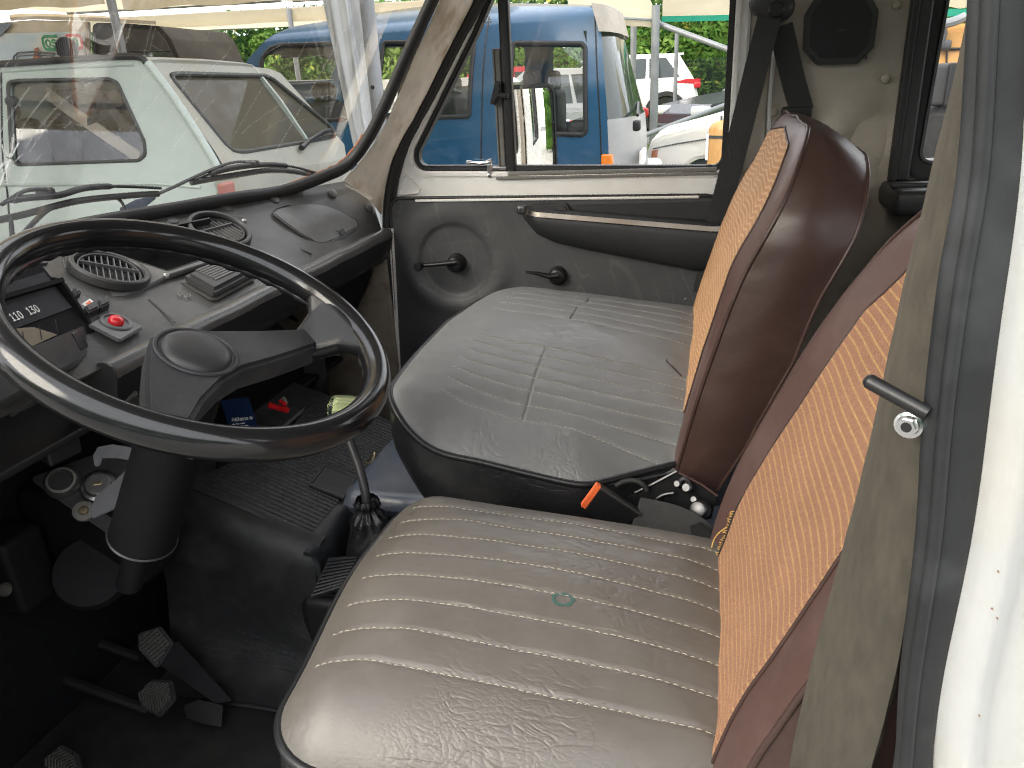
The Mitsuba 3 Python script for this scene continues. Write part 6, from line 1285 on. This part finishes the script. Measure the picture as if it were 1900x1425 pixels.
part(ad, 'print_lines', cat(tube([(-6.423, 6.36, 1.691), (-6.358, 6.36, 1.8), (-6.3, 6.36, 1.825), (-6.128, 6.36, 1.824), (-5.895, 6.36, 1.793)], .008, 6), tube([(-6.386, 6.36, 1.69), (-6.322, 6.36, 1.798), (-6.137, 6.36, 1.797), (-5.913, 6.36, 1.776)], .006, 6)), 'mat_black_mid')
part(ad, 'print_figure', plate3([(-6.187, 6.36, 1.726), (-6.14, 6.36, 1.788), (-6.106, 6.36, 1.851), (-6.067, 6.36, 1.858), (-6.077, 6.36, 1.812), (-6.081, 6.36, 1.748), (-6.069, 6.36, 1.711)], .006)[0], 'mat_rust', smooth=False)
rr_ = [(-5.503, 6.4, 2.023), (-5.451, 6.45, 2.031), (-5.197, 6.5, 2.013), (-4.855, 6.5, 1.97), (-4.771, 6.5, 1.859), (-4.71, 6.5, 1.65), (-4.933, 6.5, 0.6462), (-5.905, 6.4, 0.6776)]
part(ad, 'dark_rear', plate3(rr_, 1.3, bev=.04, buf=.06)[0], 'mat_dark_cloth', smooth=40, label='dusty dark grey rear quarter with rounded top')
part(ad, 'rear_roof', slab(np.array([[(-6.329, 6.4, 2.097), (-7.798, 7.9, 2.31)], [(-6.085, 6.4, 2.095), (-7.5, 7.9, 2.302)], [(-5.451, 6.4, 2.041), (-6.65, 7.9, 2.225)], [(-4.864, 6.5, 1.979), (-5.974, 7.9, 2.139)]]), .03), 'mat_ad_cream', smooth=60)
part(ad, 'rear_line', tube([(-5.459, 6.45, 1.771), (-5.165, 6.45, 1.777), (-4.725, 6.45, 1.757)], .010, 6), 'mat_black')
part(ad, 'rear_pane', plate3([(-5.045, 6.44, 1.721), (-4.932, 6.44, 1.76), (-4.788, 6.44, 1.747), (-4.856, 6.44, 1.702)], .006)[0], 'mat_glass', smooth=False)
part(ad, 'rear_post', tube([(-5.455, 6.42, 1.95), (-5.528, 6.42, 1.729)], .015, 8), 'mat_black_mid')

# ---------------------------------------------------------------- blue minivan
BY = 5.4
bv = thing('blue_minivan', 'dark metallic blue minivan parked side-on beyond the passenger door', 'van')
out2 = sg.Polygon([(-3.639, 0.7563), (-3.481, 1.458), (-3.36, 1.607), (-3.22, 1.729), (-3.086, 1.813), (-2.676, 1.856), (-2.264, 1.882), (-1.91, 1.885), (-1.384, 1.845), (-0.8276, 1.792), (-0.7614, 1.768), (-0.7205, 1.556), (-0.686, 1.157), (-0.6681, 0.716), (-0.6683, 0.3622)])
out2 = sg.Polygon([(x, max(z, .30)) for x, z in out2.exterior.coords])
wins = [[(-3.251, 1.616), (-3.186, 1.677), (-3.095, 1.697), (-2.404, 1.674), (-2.457, 1.146), (-3.375, 1.126)],
        [(-2.291, 1.668), (-1.616, 1.628), (-1.591, 1.6), (-1.644, 1.124), (-2.357, 1.135)],
        [(-1.344, 1.609), (-0.8554, 1.577), (-0.8201, 1.543), (-0.8155, 1.002), (-0.8493, 0.9751), (-1.376, 1.006)]]
wg = [sg.Polygon(w).buffer(-.03).buffer(.03, quad_segs=5) for w in wins]
def bulge_y(z): return np.where(z > 1.20, .22 * np.clip((z - 1.20) / .70, 0, 1) ** 2.2, 0) + np.where(z > 1.72, .55 * np.clip((z - 1.72) / .2, 0, 1) ** 2, 0) + .03 * np.clip((.8 - z) / .5, 0, 1)
def curved(g, off, step=.022, flip=1):
    x0, z0, x1, z1 = g.bounds
    X, Z = np.meshgrid(np.arange(x0, x1, step), np.arange(z0, z1, step), indexing='ij'); q = np.c_[X.ravel(), Z.ravel()]; q = q[shapely.contains_xy(g.buffer(-step * .5), q[:, 0], q[:, 1])]
    rings = [g.exterior] + list(g.interiors)
    for r in rings:
        nn_ = max(40, int(r.length / step * 1.2)); q = np.vstack([q, resample(np.array(r.coords)[:-1], nn_, closed=True)])
    f = Delaunay(q).simplices; cc = q[f].mean(1); f = f[shapely.contains_xy(g, cc[:, 0], cc[:, 1])]
    y = BY + bulge_y(q[:, 1]) + off if flip > 0 else BY + 1.62 - bulge_y(q[:, 1]) - off
    return trimesh.Trimesh(np.c_[q[:, 0], y, q[:, 1]], f, process=False)
body_g = out2
for w in wg: body_g = body_g.difference(w)
part(bv, 'side_panel', curved(body_g, 0), 'mat_blue_paint', smooth=True)
part(bv, 'far_side_panel', curved(body_g, 0, .03, -1), 'mat_blue_paint', smooth=True)
for w in wg:
    o2 = outline(w, 120); o3 = outline(w.buffer(-.03), 120)
    k_ = part(bv, 'window', curved(w, .012, .05), 'mat_glass', smooth=True)
    ring2 = np.stack([np.c_[o2[:, 0], BY + bulge_y(o2[:, 1]) - .004, o2[:, 1]], np.c_[o3[:, 0], BY + bulge_y(o3[:, 1]) + .002, o3[:, 1]]], 1)
    o4 = outline(w.buffer(-.014), 120)
    part(k_, 'seal', tube(np.c_[o4[:, 0], BY + bulge_y(o4[:, 1]) - .002, o4[:, 1]], .017, 8, closed=True), 'mat_rubber', smooth=60)
    part(bv, 'far_window', curved(w, .012, .08, -1), 'mat_glass', smooth=True)
for pts in ([((-1.559, 1.789)), ((-1.518, 1.774)), ((-1.512, 1.747)), ((-1.55, 1.297)), ((-1.6, 0.7162))], [(-0.7823, 1.776), (-0.763, 1.559), (-0.7369, 1.159), (-0.7205, 0.7353)], [(-2.329, 1.684), (-2.406, 1.077), (-2.441, 0.7327)]):
    P_ = resample(np.array(pts), 40); part(bv, 'panel_gap', tube(np.c_[P_[:, 0], BY + bulge_y(P_[:, 1]) - .001, P_[:, 1]], .005, 6), 'mat_black')
P_ = resample(np.array([(-3.36, 1.607), (-3.22, 1.729), (-3.086, 1.813), (-2.676, 1.856), (-2.264, 1.882), (-1.91, 1.885), (-1.384, 1.845), (-0.8276, 1.792)]), 60)
yy0 = BY + bulge_y(P_[:, 1]); S = np.array([[A(p[0], y, p[1] + .045 * math.sin((y - yy0[i]) / max(BY + 1.62 - bulge_y(p[1]) - yy0[i], .01) * math.pi)) for y in np.linspace(yy0[i], BY + 1.62 - bulge_y(p[1]), 12)] for i, p in enumerate(P_)])
part(bv, 'roof', grid(S), 'mat_blue_reflection', smooth=True, label='blue roof with the canopy reflection painted in olive')
xf0, xf1 = (-0.7475, 1.749), (-0.668, 0.8063)
zt_, zb_ = 1.64, 1.06
wf = lambda z: np.interp(z, [.3, 1.06, 1.64, 1.85], [xf1[0] + .20, xf1[0] + .15, xf0[0] + .06, xf0[0] + .0])
ysf = np.linspace(0, 1.62, 16)
def front(z0, z1, off, n=8, y0=.05, y1=1.57, rec=.20): 
    return np.array([[A(wf(z) - rec * abs((y - .81) / .81) ** 3.5 + off, BY + y, z) for z in np.linspace(z0, z1, n)] for y in np.linspace(y0, y1, 18)])
paint('mat_nose', (.30, .31, .31), .35)
mat('mat_cap_reflection', speck((.30, .26, .20), .1, 30, 4, (.20, .18, .14), .5), .45)  # canopy reflection on the front roof curve, put in as tan colour
mat('mat_van_screen', (.030, .042, .034), .06, coat=1.0)
part(bv, 'windscreen', grid(front(zb_, zt_, 0)), 'mat_van_screen', smooth=True)
part(bv, 'front_cap', grid(front(zt_ - .01, 1.80, .03, y0=.03, y1=1.59, rec=.10)), 'mat_cap_reflection', smooth=True, label='cap above the windscreen with a canopy reflection painted in tan')
part(bv, 'nose', grid(front(.35, zb_ + .02, .01, y0=0, y1=1.62)), 'mat_nose', smooth=True)
part(bv, 'wiper', tube([A(wf(1.08) + .02, BY + .25, 1.09), A(wf(1.2) + .02, BY + .7, 1.16)], .012, 6), 'mat_black')
part(bv, 'bumper', box((wf(.5) - .02, BY + .81, .56), (.20, 1.66, .22), .05), 'mat_car_cream')
q = A(*(-0.673, 5.38, 0.8049)); il = part(bv, 'indicator', box((q[0] - .01, BY - .012, q[2]), (.080, .05, .105), .010), 'mat_amber', label='amber indicator lamp at the front corner')
part(il, 'lower_lens', box((q[0] - .01, BY - .014, q[2] - .067), (.078, .05, .028), .006), 'mat_tail')
part(bv, 'number_plate', box((wf(.8) + .03, BY + .35, .80), (.02, .36, .10), .004), 'mat_label_white')
part(bv, 'door_mirror', box((wf(1.1) + .05, BY - .05, 1.04), (.05, .09, .07), .015), 'mat_black')
part(bv, 'tail_face', box(((-3.445, 1.456)[0] + .05, BY + .81, .9), (.08, 1.5, 1.1), .03), 'mat_blue_paint')
part(bv, 'interior_floor', box((-1.95, BY + .81, .45), (2.5, 1.45, .25), .03), 'mat_dark_cloth')
part(bv, 'dashboard', box((-.84, BY + .81, 1.0), (.30, 1.40, .16), .05), 'mat_black_mid')
for sx_ in (-1.28, -2.15, -2.95):
    for sy_ in (.40, 1.20):
        part(bv, 'seat', cat(box((sx_, BY + sy_, .98), (.14, .46, .60), .05), box((sx_, BY + sy_, 1.34), (.10, .26, .16), .04)), 'mat_dark_cloth')
part(bv, 'far_pillar', slab(np.array([[A(-2.62, BY + 1.40, 1.75), A(-2.46, BY + 1.40, 1.75)], [A(-2.80, BY + 1.46, 1.1), A(-2.62, BY + 1.46, 1.1)]]), .04), 'mat_dark_cloth')
part(bv, 'rear_view_mirror', box((-3.383, 6.2, 1.669), (.24, .03, .09), .01), 'mat_black')
for a_ in (-1.05, -2.95):
    w_ = part(bv, 'wheel', lathe([(.18, -.09), (.28, -.09), (.30, -.05), (.30, .05), (.28, .09), (.18, .09)], 32, (a_, BY + .08, .30), (0, 1, 0)), 'mat_tyre')
    part(w_, 'rim', lathe([(0, .06), (.18, .07), (.18, -.07), (0, -.06)], 24, (a_, BY + .08, .30), (0, 1, 0)), 'mat_alloy')

# ---------------------------------------------------------------- other cars
def simple_car(name, lab, o, head, paint_, L=4.0, W=1.7, H=1.5, belt=.92, hood=.95, suv=False, alloy=True, z0=0.0):
    """o: middle of the car on the ground; head: direction the front points to (degrees from +x)"""
    c = thing(name, lab, 'car'); M = np.eye(4); a = math.radians(head); M[:3, 0] = [math.cos(a), math.sin(a), 0]; M[:3, 1] = [-math.sin(a), math.cos(a), 0]; M[:3, 3] = [o[0], o[1], z0]
    h = L / 2; clr = .24 if suv else .18
    prof = [(-h, .45), (-h + .02, .72), (-h + .10, belt - .02), (-h + .5, belt + .02), (h - 1.55, belt), (h - .95, belt - .06), (h - .25, belt - .16), (h - .04, belt - .30), (h, .45), (h - .06, clr), (-h + .06, clr)]
    pb = sg.Polygon(prof).buffer(-.05).buffer(.05)
    axf, axr, R_ = h - .78, -h + .72, .36 if suv else .31
    for ax_ in (axf, axr): pb = pb.difference(sg.Point(ax_, R_).buffer(R_ + .05))
    body = prism(pb, W, frame((0, W / 2, 0), (1, 0, 0), (0, 0, 1)), bev=.06)
    part(c, 'body', moved(body, M), paint_, smooth=50)
    b0, b1 = -h + .22, h - 1.45; t0_, t1_ = (-h + .42 if suv else -h + .75), h - 2.15
    if suv: b0 = -h + .10
    cab = np.array([[x, y * s, z] for (x, z, s) in ((b0, belt, .46), (b1, belt, .46), (t0_, H - .02, .37), (t1_, H - .02, .37), ((t0_ + t1_) / 2, H, .36)) for y in (-W, W)])
    part(c, 'cabin', moved(trimesh.convex.convex_hull(cab), M), paint_, smooth=30)
    def face(pts, n, lift): 
        P = np.array(pts); return moved(trimesh.convex.convex_hull(np.vstack([P + np.array(n) * lift, P - np.array(n) * .01])), M)
    for s in (-1, 1):
        P4 = lambda u, v: np.array([(b0 * (1 - u) + b1 * u) * (1 - v) + (t0_ * (1 - u) + t1_ * u) * v, s * W * (.46 * (1 - v) + .37 * v), belt * (1 - v) + (H - .02) * v])
        for u0, u1 in ((.10, .34), (.37, .60), (.63, .92)):
            part(c, 'side_window', face([P4(u0, .14), P4(u1, .14), P4(u1 - .03 * (u1 > .9), .86), P4(u0 + .06 * (u0 < .2), .86)], (0, s, .2), .006), 'mat_dark_glass', smooth=False)
    if suv:
        for s in (-1, 1): part(c, 'tail_wrap', moved(prism([(-h - .005, belt + .02), (-h + .015, belt - .14), (-h + .22, belt - .13), (-h + .55, belt - .02), (-h + .30, belt + .03)], .03, frame((0, s * (W / 2 - .02) + .015, 0), (1, 0, 0), (0, 0, 1)), bev=.008), M), 'mat_tail')
        part(c, 'spoiler', moved(box((-h + .42, 0, H - .035), (.26, W * .70, .045), .015), M), paint_)
    for u, s in ((0, -1), (1, 1)):
        xb, xt = (b0, t0_) if u == 0 else (b1, t1_)
        part(c, 'rear_window' if u == 0 else 'windscreen', face([(xb * .87 + xt * .13, -W * .39, belt + .06), (xb * .87 + xt * .13, W * .39, belt + .06), (xb * .13 + xt * .87, W * .33, H - .08), (xb * .13 + xt * .87, -W * .33, H - .08)], (s, 0, .5), .008), 'mat_dark_glass', smooth=False)
    for s in (-1, 1):
        part(c, 'tail_light', moved(box((-h + .06, s * (W / 2 - .16), belt - .10), (.16, .34, .13), .03), M), 'mat_tail')
        part(c, 'headlight', moved(box((h - .13, s * (W / 2 - .20), belt - .26), (.22, .36, .16), .05), M), 'mat_lamp_clear')
        for ax_ in (axf, axr):
            wq = (M @ np.array([ax_, s * (W / 2 - .10), R_, 1]))[:3]; axis = M[:3, 1] * s
            if suv: part(c, 'wheel_arch', lathe([(R_ + .02, 0), (R_ + .10, 0), (R_ + .10, .012), (R_ + .02, .012)], 40, wq + axis * .105, axis), 'mat_black_mid')
            w = part(c, 'wheel', lathe([(R_ * .62, -.09), (R_ * .93, -.1), (R_, -.06), (R_, .06), (R_ * .93, .1), (R_ * .62, .09)], 36, wq, axis), 'mat_tyre', smooth=40)
            part(w, 'hub', lathe([(0, .05), (R_ * .60, .04), (R_ * .62, -.05)], 28, wq, axis), 'mat_black')
            sx = unit(np.cross(A(0, 0, 1), axis)); sz = np.cross(axis, sx)
            part(w, 'rim', lathe([(R_ * .56, .085), (R_ * .64, .095), (R_ * .64, .06), (R_ * .56, .06)], 36, wq, axis), 'mat_alloy')
            part(w, 'spokes', cat(*[trimesh.convex.convex_hull(np.vstack([[wq + (sx * math.cos(k) + sz * math.sin(k)) * r + (-sx * math.sin(k) + sz * math.cos(k)) * q + axis * d for q in (-.016 - .02 * (r > .1), .016 + .02 * (r > .1)) for d in (.05, .085)] for r in (.03, R_ * .6)])) for k in np.arange(10) * 2 * np.pi / 10]), 'mat_alloy', kind='stuff')
    part(c, 'rear_bumper', moved(box((-h - .01, 0, .48), (.14, W * .94, .18), .05), M), 'mat_black_mid' if suv else paint_)
    part(c, 'front_bumper', moved(box((h + .01, 0, .42), (.14, W * .94, .18), .05), M), 'mat_black_mid' if not suv else paint_)
    return c, M
def at_px(q, L, head, back):
    """car middle so that the wheel q (world) is its rear wheel"""
    a = math.radians(head); return (q[0] + math.cos(a) * back, q[1] + math.sin(a) * back)
qw = A(*(-0.9835, 17.49, 0.5983)); hd_ = 196.0; a = math.radians(hd_); L_ = 4.4
cen = qw + A(math.cos(a), math.sin(a), 0) * (L_ / 2 - .72) + A(-math.sin(a), math.cos(a), 0) * (-.82)
simple_car('white_crossover', 'white crossover with red tail light on the grass before the hedge', cen, hd_, 'mat_car_white', L_, 1.84, 1.58, 1.02, suv=True, z0=qw[2] - .42)
qd = A(*(-0.1807, 13.75, 0.7444)); hd_ = 214.0; a = math.radians(hd_); L_ = 3.6
cen = qd - A(math.cos(a), math.sin(a), 0) * (L_ / 2 - .13) - A(-math.sin(a), math.cos(a), 0) * .6
simple_car('dark_hatchback', 'dark grey car with a round pale headlight behind the pipe rail', cen, hd_, 'mat_car_dark', L_, 1.62, 1.48, .98, z0=qd[2] - .72)
# old cream car with sloping nose
oc_ = thing('cream_saloon', 'old cream saloon with a long flat bonnet at the right of the window', 'car')
zc = 7.6
prof = [(-0.6333, 0.4868), (-0.6043, 0.5965), (-0.5463, 0.7627), (-0.4468, 0.8083), (-0.1426, 0.8751), (0.09647, 0.9328), (.55, 1.10), (1.2, 1.14), (2.4, 1.08), (2.6, .9), (2.6, .30), (-0.5972, 0.1685)]
pg = sg.Polygon(prof).buffer(0).difference(sg.Point((-0.05803, 0.3898)).buffer(.20))
part(oc_, 'body', prism(pg, 1.5, XZ(9.1), bev=.03), 'mat_car_cream', smooth=40)
part(oc_, 'cabin', trimesh.convex.convex_hull(np.array([[x, y, z] for x, z, i in ((.45, 1.08, 0), (2.3, 1.08, 0), (.95, 1.45, .14), (1.9, 1.45, .14)) for y in (7.66 + i, 9.04 - i)])), 'mat_car_cream', smooth=30)
part(oc_, 'bonnet_gap', tube([(-0.5237, 7.585, 0.6947), (-0.2846, 7.585, 0.7366), (-0.001522, 7.585, 0.7713)], .007, 6), 'mat_black_mid')
part(oc_, 'corner_lamp', prism([(-0.5502, 0.5174), (-0.533, 0.6758), (-0.4777, 0.6841), (-0.4943, 0.5212)], .03, XZ(7.60), bev=.004), 'mat_rust')
part(oc_, 'bumper', tube([(-0.621, 7.57, 0.5201), (-0.4985, 7.57, 0.5124), (-0.2365, 7.57, 0.5065)], .022, 8), 'mat_grey_rubber')
wq = A((-0.05803, 0.3898)[0], 7.70, (-0.05803, 0.3898)[1])
part(oc_, 'wheel', lathe([(.0, .06), (.17, .07), (.18, .085), (.185, -.08)], 30, wq, (0, -1, 0)), 'mat_tyre')
# amber cylinder near the edge of the window
at_ = thing('amber_tank', 'amber painted tank with a dark strap at the right edge of the passenger window', 'tank')
tq = A(*(0.05508, 3.675, 1.033))
part(at_, 'cylinder', lathe([(0, .115), (.03, .112), (.052, .098), (.064, .075), (.066, .0), (.066, -.20), (0, -.20)], 36, tq, (0, 0, 1)), 'mat_amber_tank', smooth=50)
part(at_, 'strap', lathe([(.0665, .052), (.069, .052), (.069, .040), (.0665, .040)], 36, tq, (0, 0, 1)), 'mat_black_mid')
part(at_, 'valve', cat(tube([tq + A(-.012, -.01, .11), tq + A(-.012, -.01, .132)], .005, 8), tube([tq + A(.02, -.01, .105), tq + A(.02, -.01, .150)], .009, 8)), 'mat_gunmetal')
part(at_, 'bracket', box(tq + A(-.068, -.02, .0), (.012, .02, .11), .003), 'mat_car_white')
part(at_, 'stand', tube([tq + A(0, 0, -.2), A(tq[0], tq[1], 0)], .05, 12), 'mat_black_mid')
# what the door mirror looks back at: posts, a bush and a green car along the row
for q, w_ in (((5.2, 2.75), 'nearest to the van'), ((6.6, 3.05), 'in the middle'), ((9.5, 3.6), 'farthest back')): pipe('row_post', 'grey canopy post in the row behind the van, ' + w_, [(q[0], q[1], 0), (q[0], q[1], 2.5)], .05)
simple_car('green_saloon', 'dark green saloon parked in the row behind the van', (11.5, 3.6), 180, 'mat_green_van', 4.2, 1.7, 1.45, .95)
bush = thing('row_hedge', 'tall green hedge closing the parking row behind the van', 'hedge'); labels[bush]['kind'] = 'stuff'
mb_ = leaves(9000, (0, 7), 0, (.1, 3.2), .11, 140); mb_.vertices = mb_.vertices[:, [1, 0, 2]] * A(-1, 1, 1) + A(15.5, 1.9, 0)
mb_.vertices[:, 0] = 31 - mb_.vertices[:, 0]
part(bush, 'leaves', mb_, 'mat_leaf_0', smooth=False, kind='stuff')
part(bush, 'core', box((16.2, 5.4, 1.5), (.5, 7, 3.0)), 'mat_leaf_2', smooth=False)
# more cars beyond, seen through the windows of the blue van
simple_car('silver_hatchback', 'silver hatchback seen through the front window of the blue van', (-2.95, 12.0), 190, 'mat_car_silver', 3.9, 1.65, 1.5, .95)
simple_car('white_hatchback', 'white hatchback seen through the rear glass of the blue van', (-6.3, 12.6), 185, 'mat_car_white', 3.9, 1.65, 1.5, .95)
simple_car('red_saloon', 'red car behind the others, just showing through the blue van', (-4.6, 15.6), 183, 'mat_car_red', 4.1, 1.65, 1.62, 1.0)
simple_car('pale_van_car', 'pale car parked just behind the blue van', (-3.4, 9.0), 185, 'mat_car_white', 3.7, 1.6, 1.42, .90)
# tan machine seen through the rear window
tn = thing('tan_truck', 'tan painted truck body with a black box and wheel, seen through the rear window', 'truck')
part(tn, 'body', plate3([(0.9853, 4.6, 1.518), (1.232, 4.6, 1.51), (1.709, 4.6, 1.464), (1.853, 4.6, 0.7468), (1.062, 4.6, 0.7624), (1.02, 4.6, 1.174)], .9, bev=.02)[0], 'mat_tan_paint', smooth=40)
part(tn, 'seam', tube([(1.095, 4.59, 1.397), (1.247, 4.59, 1.393)], .008, 6), 'mat_black')
part(tn, 'seam', tube([(1.142, 4.59, 1.394), (1.155, 4.59, 1.272)], .005, 6), 'mat_black')
part(tn, 'latch', cat(box((1.117, 4.57, 1.415), (.07, .04, .05), .012), tube([(1.105, 4.56, 1.411), (1.111, 4.56, 1.469), (1.102, 4.56, 1.499)], .016, 8)), 'mat_gunmetal')
part(tn, 'lamp_box', box((1.04, 4.2, 1.24), (.26, .10, .185), .02), 'mat_black_mid', smooth=40)
part(tn, 'lamp_frame', box(((1.064, 4.14, 1.239)[0], 4.14, (1.064, 4.14, 1.239)[2]), (.03, .03, .19), .008), 'mat_black')
part(tn, 'fender_bar', tube(spline([(1.013, 4.3, 1.079), (1.058, 4.3, 1.12), (1.118, 4.3, 1.144), (1.207, 4.3, 1.15)], 20), .022, 10), 'mat_post', smooth=60)
part(tn, 'mudguard', tube(spline([(1.015, 4.35, 1.116), (1.036, 4.35, 1.141), (1.09, 4.35, 1.149)], 12), .02, 8), 'mat_car_white', smooth=60)
part(tn, 'wheel', lathe([(0, .06), (.10, .07), (.17, .05), (.185, 0), (.17, -.05)], 36, (1.132, 4.25, 0.9878), (0, -1, 0)), 'mat_tyre', smooth=50)
part(tn, 'step', box((1.108, 4.4, 0.8532), (.5, .15, .05), .01), 'mat_label_white')
part(tn, 'top_pipe', tube(spline([(1.073, 4.5, 1.51), (1.132, 4.5, 1.519), (1.181, 4.5, 1.539)], 12), .022, 8), 'mat_post')

# ---------------------------------------------------------------- wipers on the windscreen
def wd(u): return 1.36 + (u - 180) * .00083
wa_ = thing('windscreen_wiper', 'black windscreen wiper lying across the left of the glass', 'wiper')
part(wa_, 'rubber_blade', tube(spline([(-1.104, 0.9515, 1.185), (-1.099, 0.9862, 1.185), (-1.092, 1.045, 1.187), (-1.081, 1.116, 1.192), (-1.064, 1.187, 1.19), (-1.043, 1.247, 1.186), (-1.027, 1.278, 1.183)], 40), .0058, 8), 'mat_black_mid', smooth=60)
part(wa_, 'frame_bar', tube(spline([(-1.098, 0.9731, 1.206), (-1.092, 1.01, 1.211), (-1.094, 1.054, 1.21), (-1.084, 1.1, 1.207), (-1.08, 1.147, 1.211), (-1.058, 1.207, 1.207), (-1.024, 1.283, 1.193)], 40), [.0035] * 6 + [.008] * 24 + [.004] * 10, 8, flat=(1.2, .7)), 'mat_rubber_worn', smooth=60)
part(wa_, 'joint', cat(box((-1.099, 1.088, 1.214), (.035, .012, .016), .004), tube(spline([(-1.098, 0.9956, 1.207), (-1.093, 1.024, 1.218), (-1.096, 1.058, 1.222), (-1.088, 1.092, 1.217)], 16), .0035, 7)), 'mat_rubber', smooth=50)
part(wa_, 'arm', tube(spline([(-1.099, 1.017, 1.153), (-1.1, 1.046, 1.168), (-1.092, 1.065, 1.182), (-1.087, 1.081, 1.189)], 12), .0045, 8), 'mat_rubber_worn', smooth=60)
part(wa_, 'pivot_strut', tube([(-1.095, 0.9971, 1.155), (-1.09, 0.9975, 1.179), (-1.093, 0.9991, 1.185)], .003, 6), 'mat_rubber_worn')
part(wa_, 'hose', tube(spline([(-1.066, 1.208, 1.187), (-1.056, 1.208, 1.18), (-1.049, 1.205, 1.17), (-1.046, 1.203, 1.162)], 12), .0028, 6), 'mat_black', smooth=60)
part(wa_, 'cap', trimesh.convex.convex_hull(np.array([(-1.072, 1.22, 1.166), (-1.072, 1.216, 1.156), (-1.058, 1.25, 1.177), (-1.035, 1.28, 1.18), (-1.036, 1.277, 1.173), (-1.047, 1.245, 1.157), (-1.092, 1.27, 1.166)])), 'mat_blue_steel')
wb_ = thing('windscreen_wiper', 'black windscreen wiper reaching to the passenger corner of the glass', 'wiper')
part(wb_, 'arm', tube(spline([(-1.033, 1.282, 1.182), (-1.023, 1.333, 1.192), (-0.9977, 1.391, 1.209), (-0.9711, 1.471, 1.221), (-0.954, 1.496, 1.217)], 30), .0042, 8, flat=(1.3, .7)), 'mat_rubber_worn', smooth=60)
part(wb_, 'rubber_blade', tube(spline([(-1.011, 1.359, 1.193), (-0.9884, 1.41, 1.195), (-0.9588, 1.464, 1.197), (-0.9263, 1.517, 1.197), (-0.8964, 1.566, 1.188), (-0.8697, 1.612, 1.173)], 36), .0058, 8), 'mat_black_mid', smooth=60)
part(wb_, 'frame_bar', tube(spline([(-1.01, 1.372, 1.196), (-0.9848, 1.417, 1.208), (-0.954, 1.471, 1.212), (-0.936, 1.519, 1.209), (-0.9028, 1.569, 1.199), (-0.864, 1.615, 1.178)], 36), [.0035] * 5 + [.0085] * 22 + [.004] * 9, 8, flat=(1.2, .7)), 'mat_rubber', smooth=60)
part(wb_, 'joint', box((-0.9458, 1.486, 1.216), (.03, .012, .012), .003), 'mat_black')

# ---------------------------------------------------------------- driver's side of the yard: unseen vehicles and hedge added to darken glass reflections
tv = thing('added_van', 'tall dark green van added unseen on the driver side to darken reflections', 'van')
part(tv, 'body', box((-2.2, -5.6, 1.25), (2.0, 4.6, 2.1), .15), 'mat_green_van', smooth=40)
part(tv, 'windscreen', box((-2.2, -3.295, 1.65), (1.6, .02, .65), .008), 'mat_dark_glass')
for sx_ in (-2.9, -1.5): part(tv, 'headlight', lathe([(0, .03), (.08, .02), (.09, -.01)], 24, (sx_, -3.29, .95), (0, 1, 0)), 'mat_lamp_clear')
part(tv, 'bumper', box((-2.2, -3.27, .5), (1.95, .12, .2), .04), 'mat_black_mid')
for sx_ in (-3.1, -1.3):
    for sy_ in (-4.2, -7.0): part(tv, 'wheel', lathe([(0, .09), (.28, .1), (.32, .06), (.32, -.06), (.28, -.1), (0, -.09)], 28, (sx_, sy_, .32), (1, 0, 0)), 'mat_tyre')
simple_car('added_estate', 'dark green estate car added unseen on the driver side to darken reflections', (.3, -5.4), 88, 'mat_green_van', 4.3, 1.7, 1.5, .95)
simple_car('added_saloon', 'grey saloon added unseen on the driver side to darken reflections', (2.6, -5.5), 92, 'mat_car_dark', 4.2, 1.7, 1.45, .95)
hd2 = thing('added_hedge', 'tall hedge added unseen on the driver side to darken reflections', 'hedge'); labels[hd2]['kind'] = 'stuff'
ml = leaves(9000, (-16, 16), -9.0, (.1, 3.4), .16, 120); ml.vertices[:, 1] = -18.0 - ml.vertices[:, 1]
part(hd2, 'leaves', ml, 'mat_leaf_0', smooth=False, kind='stuff')
part(hd2, 'core', box((0, -9.6, 1.6), (34, .5, 3.2)), 'mat_leaf_2', smooth=False)
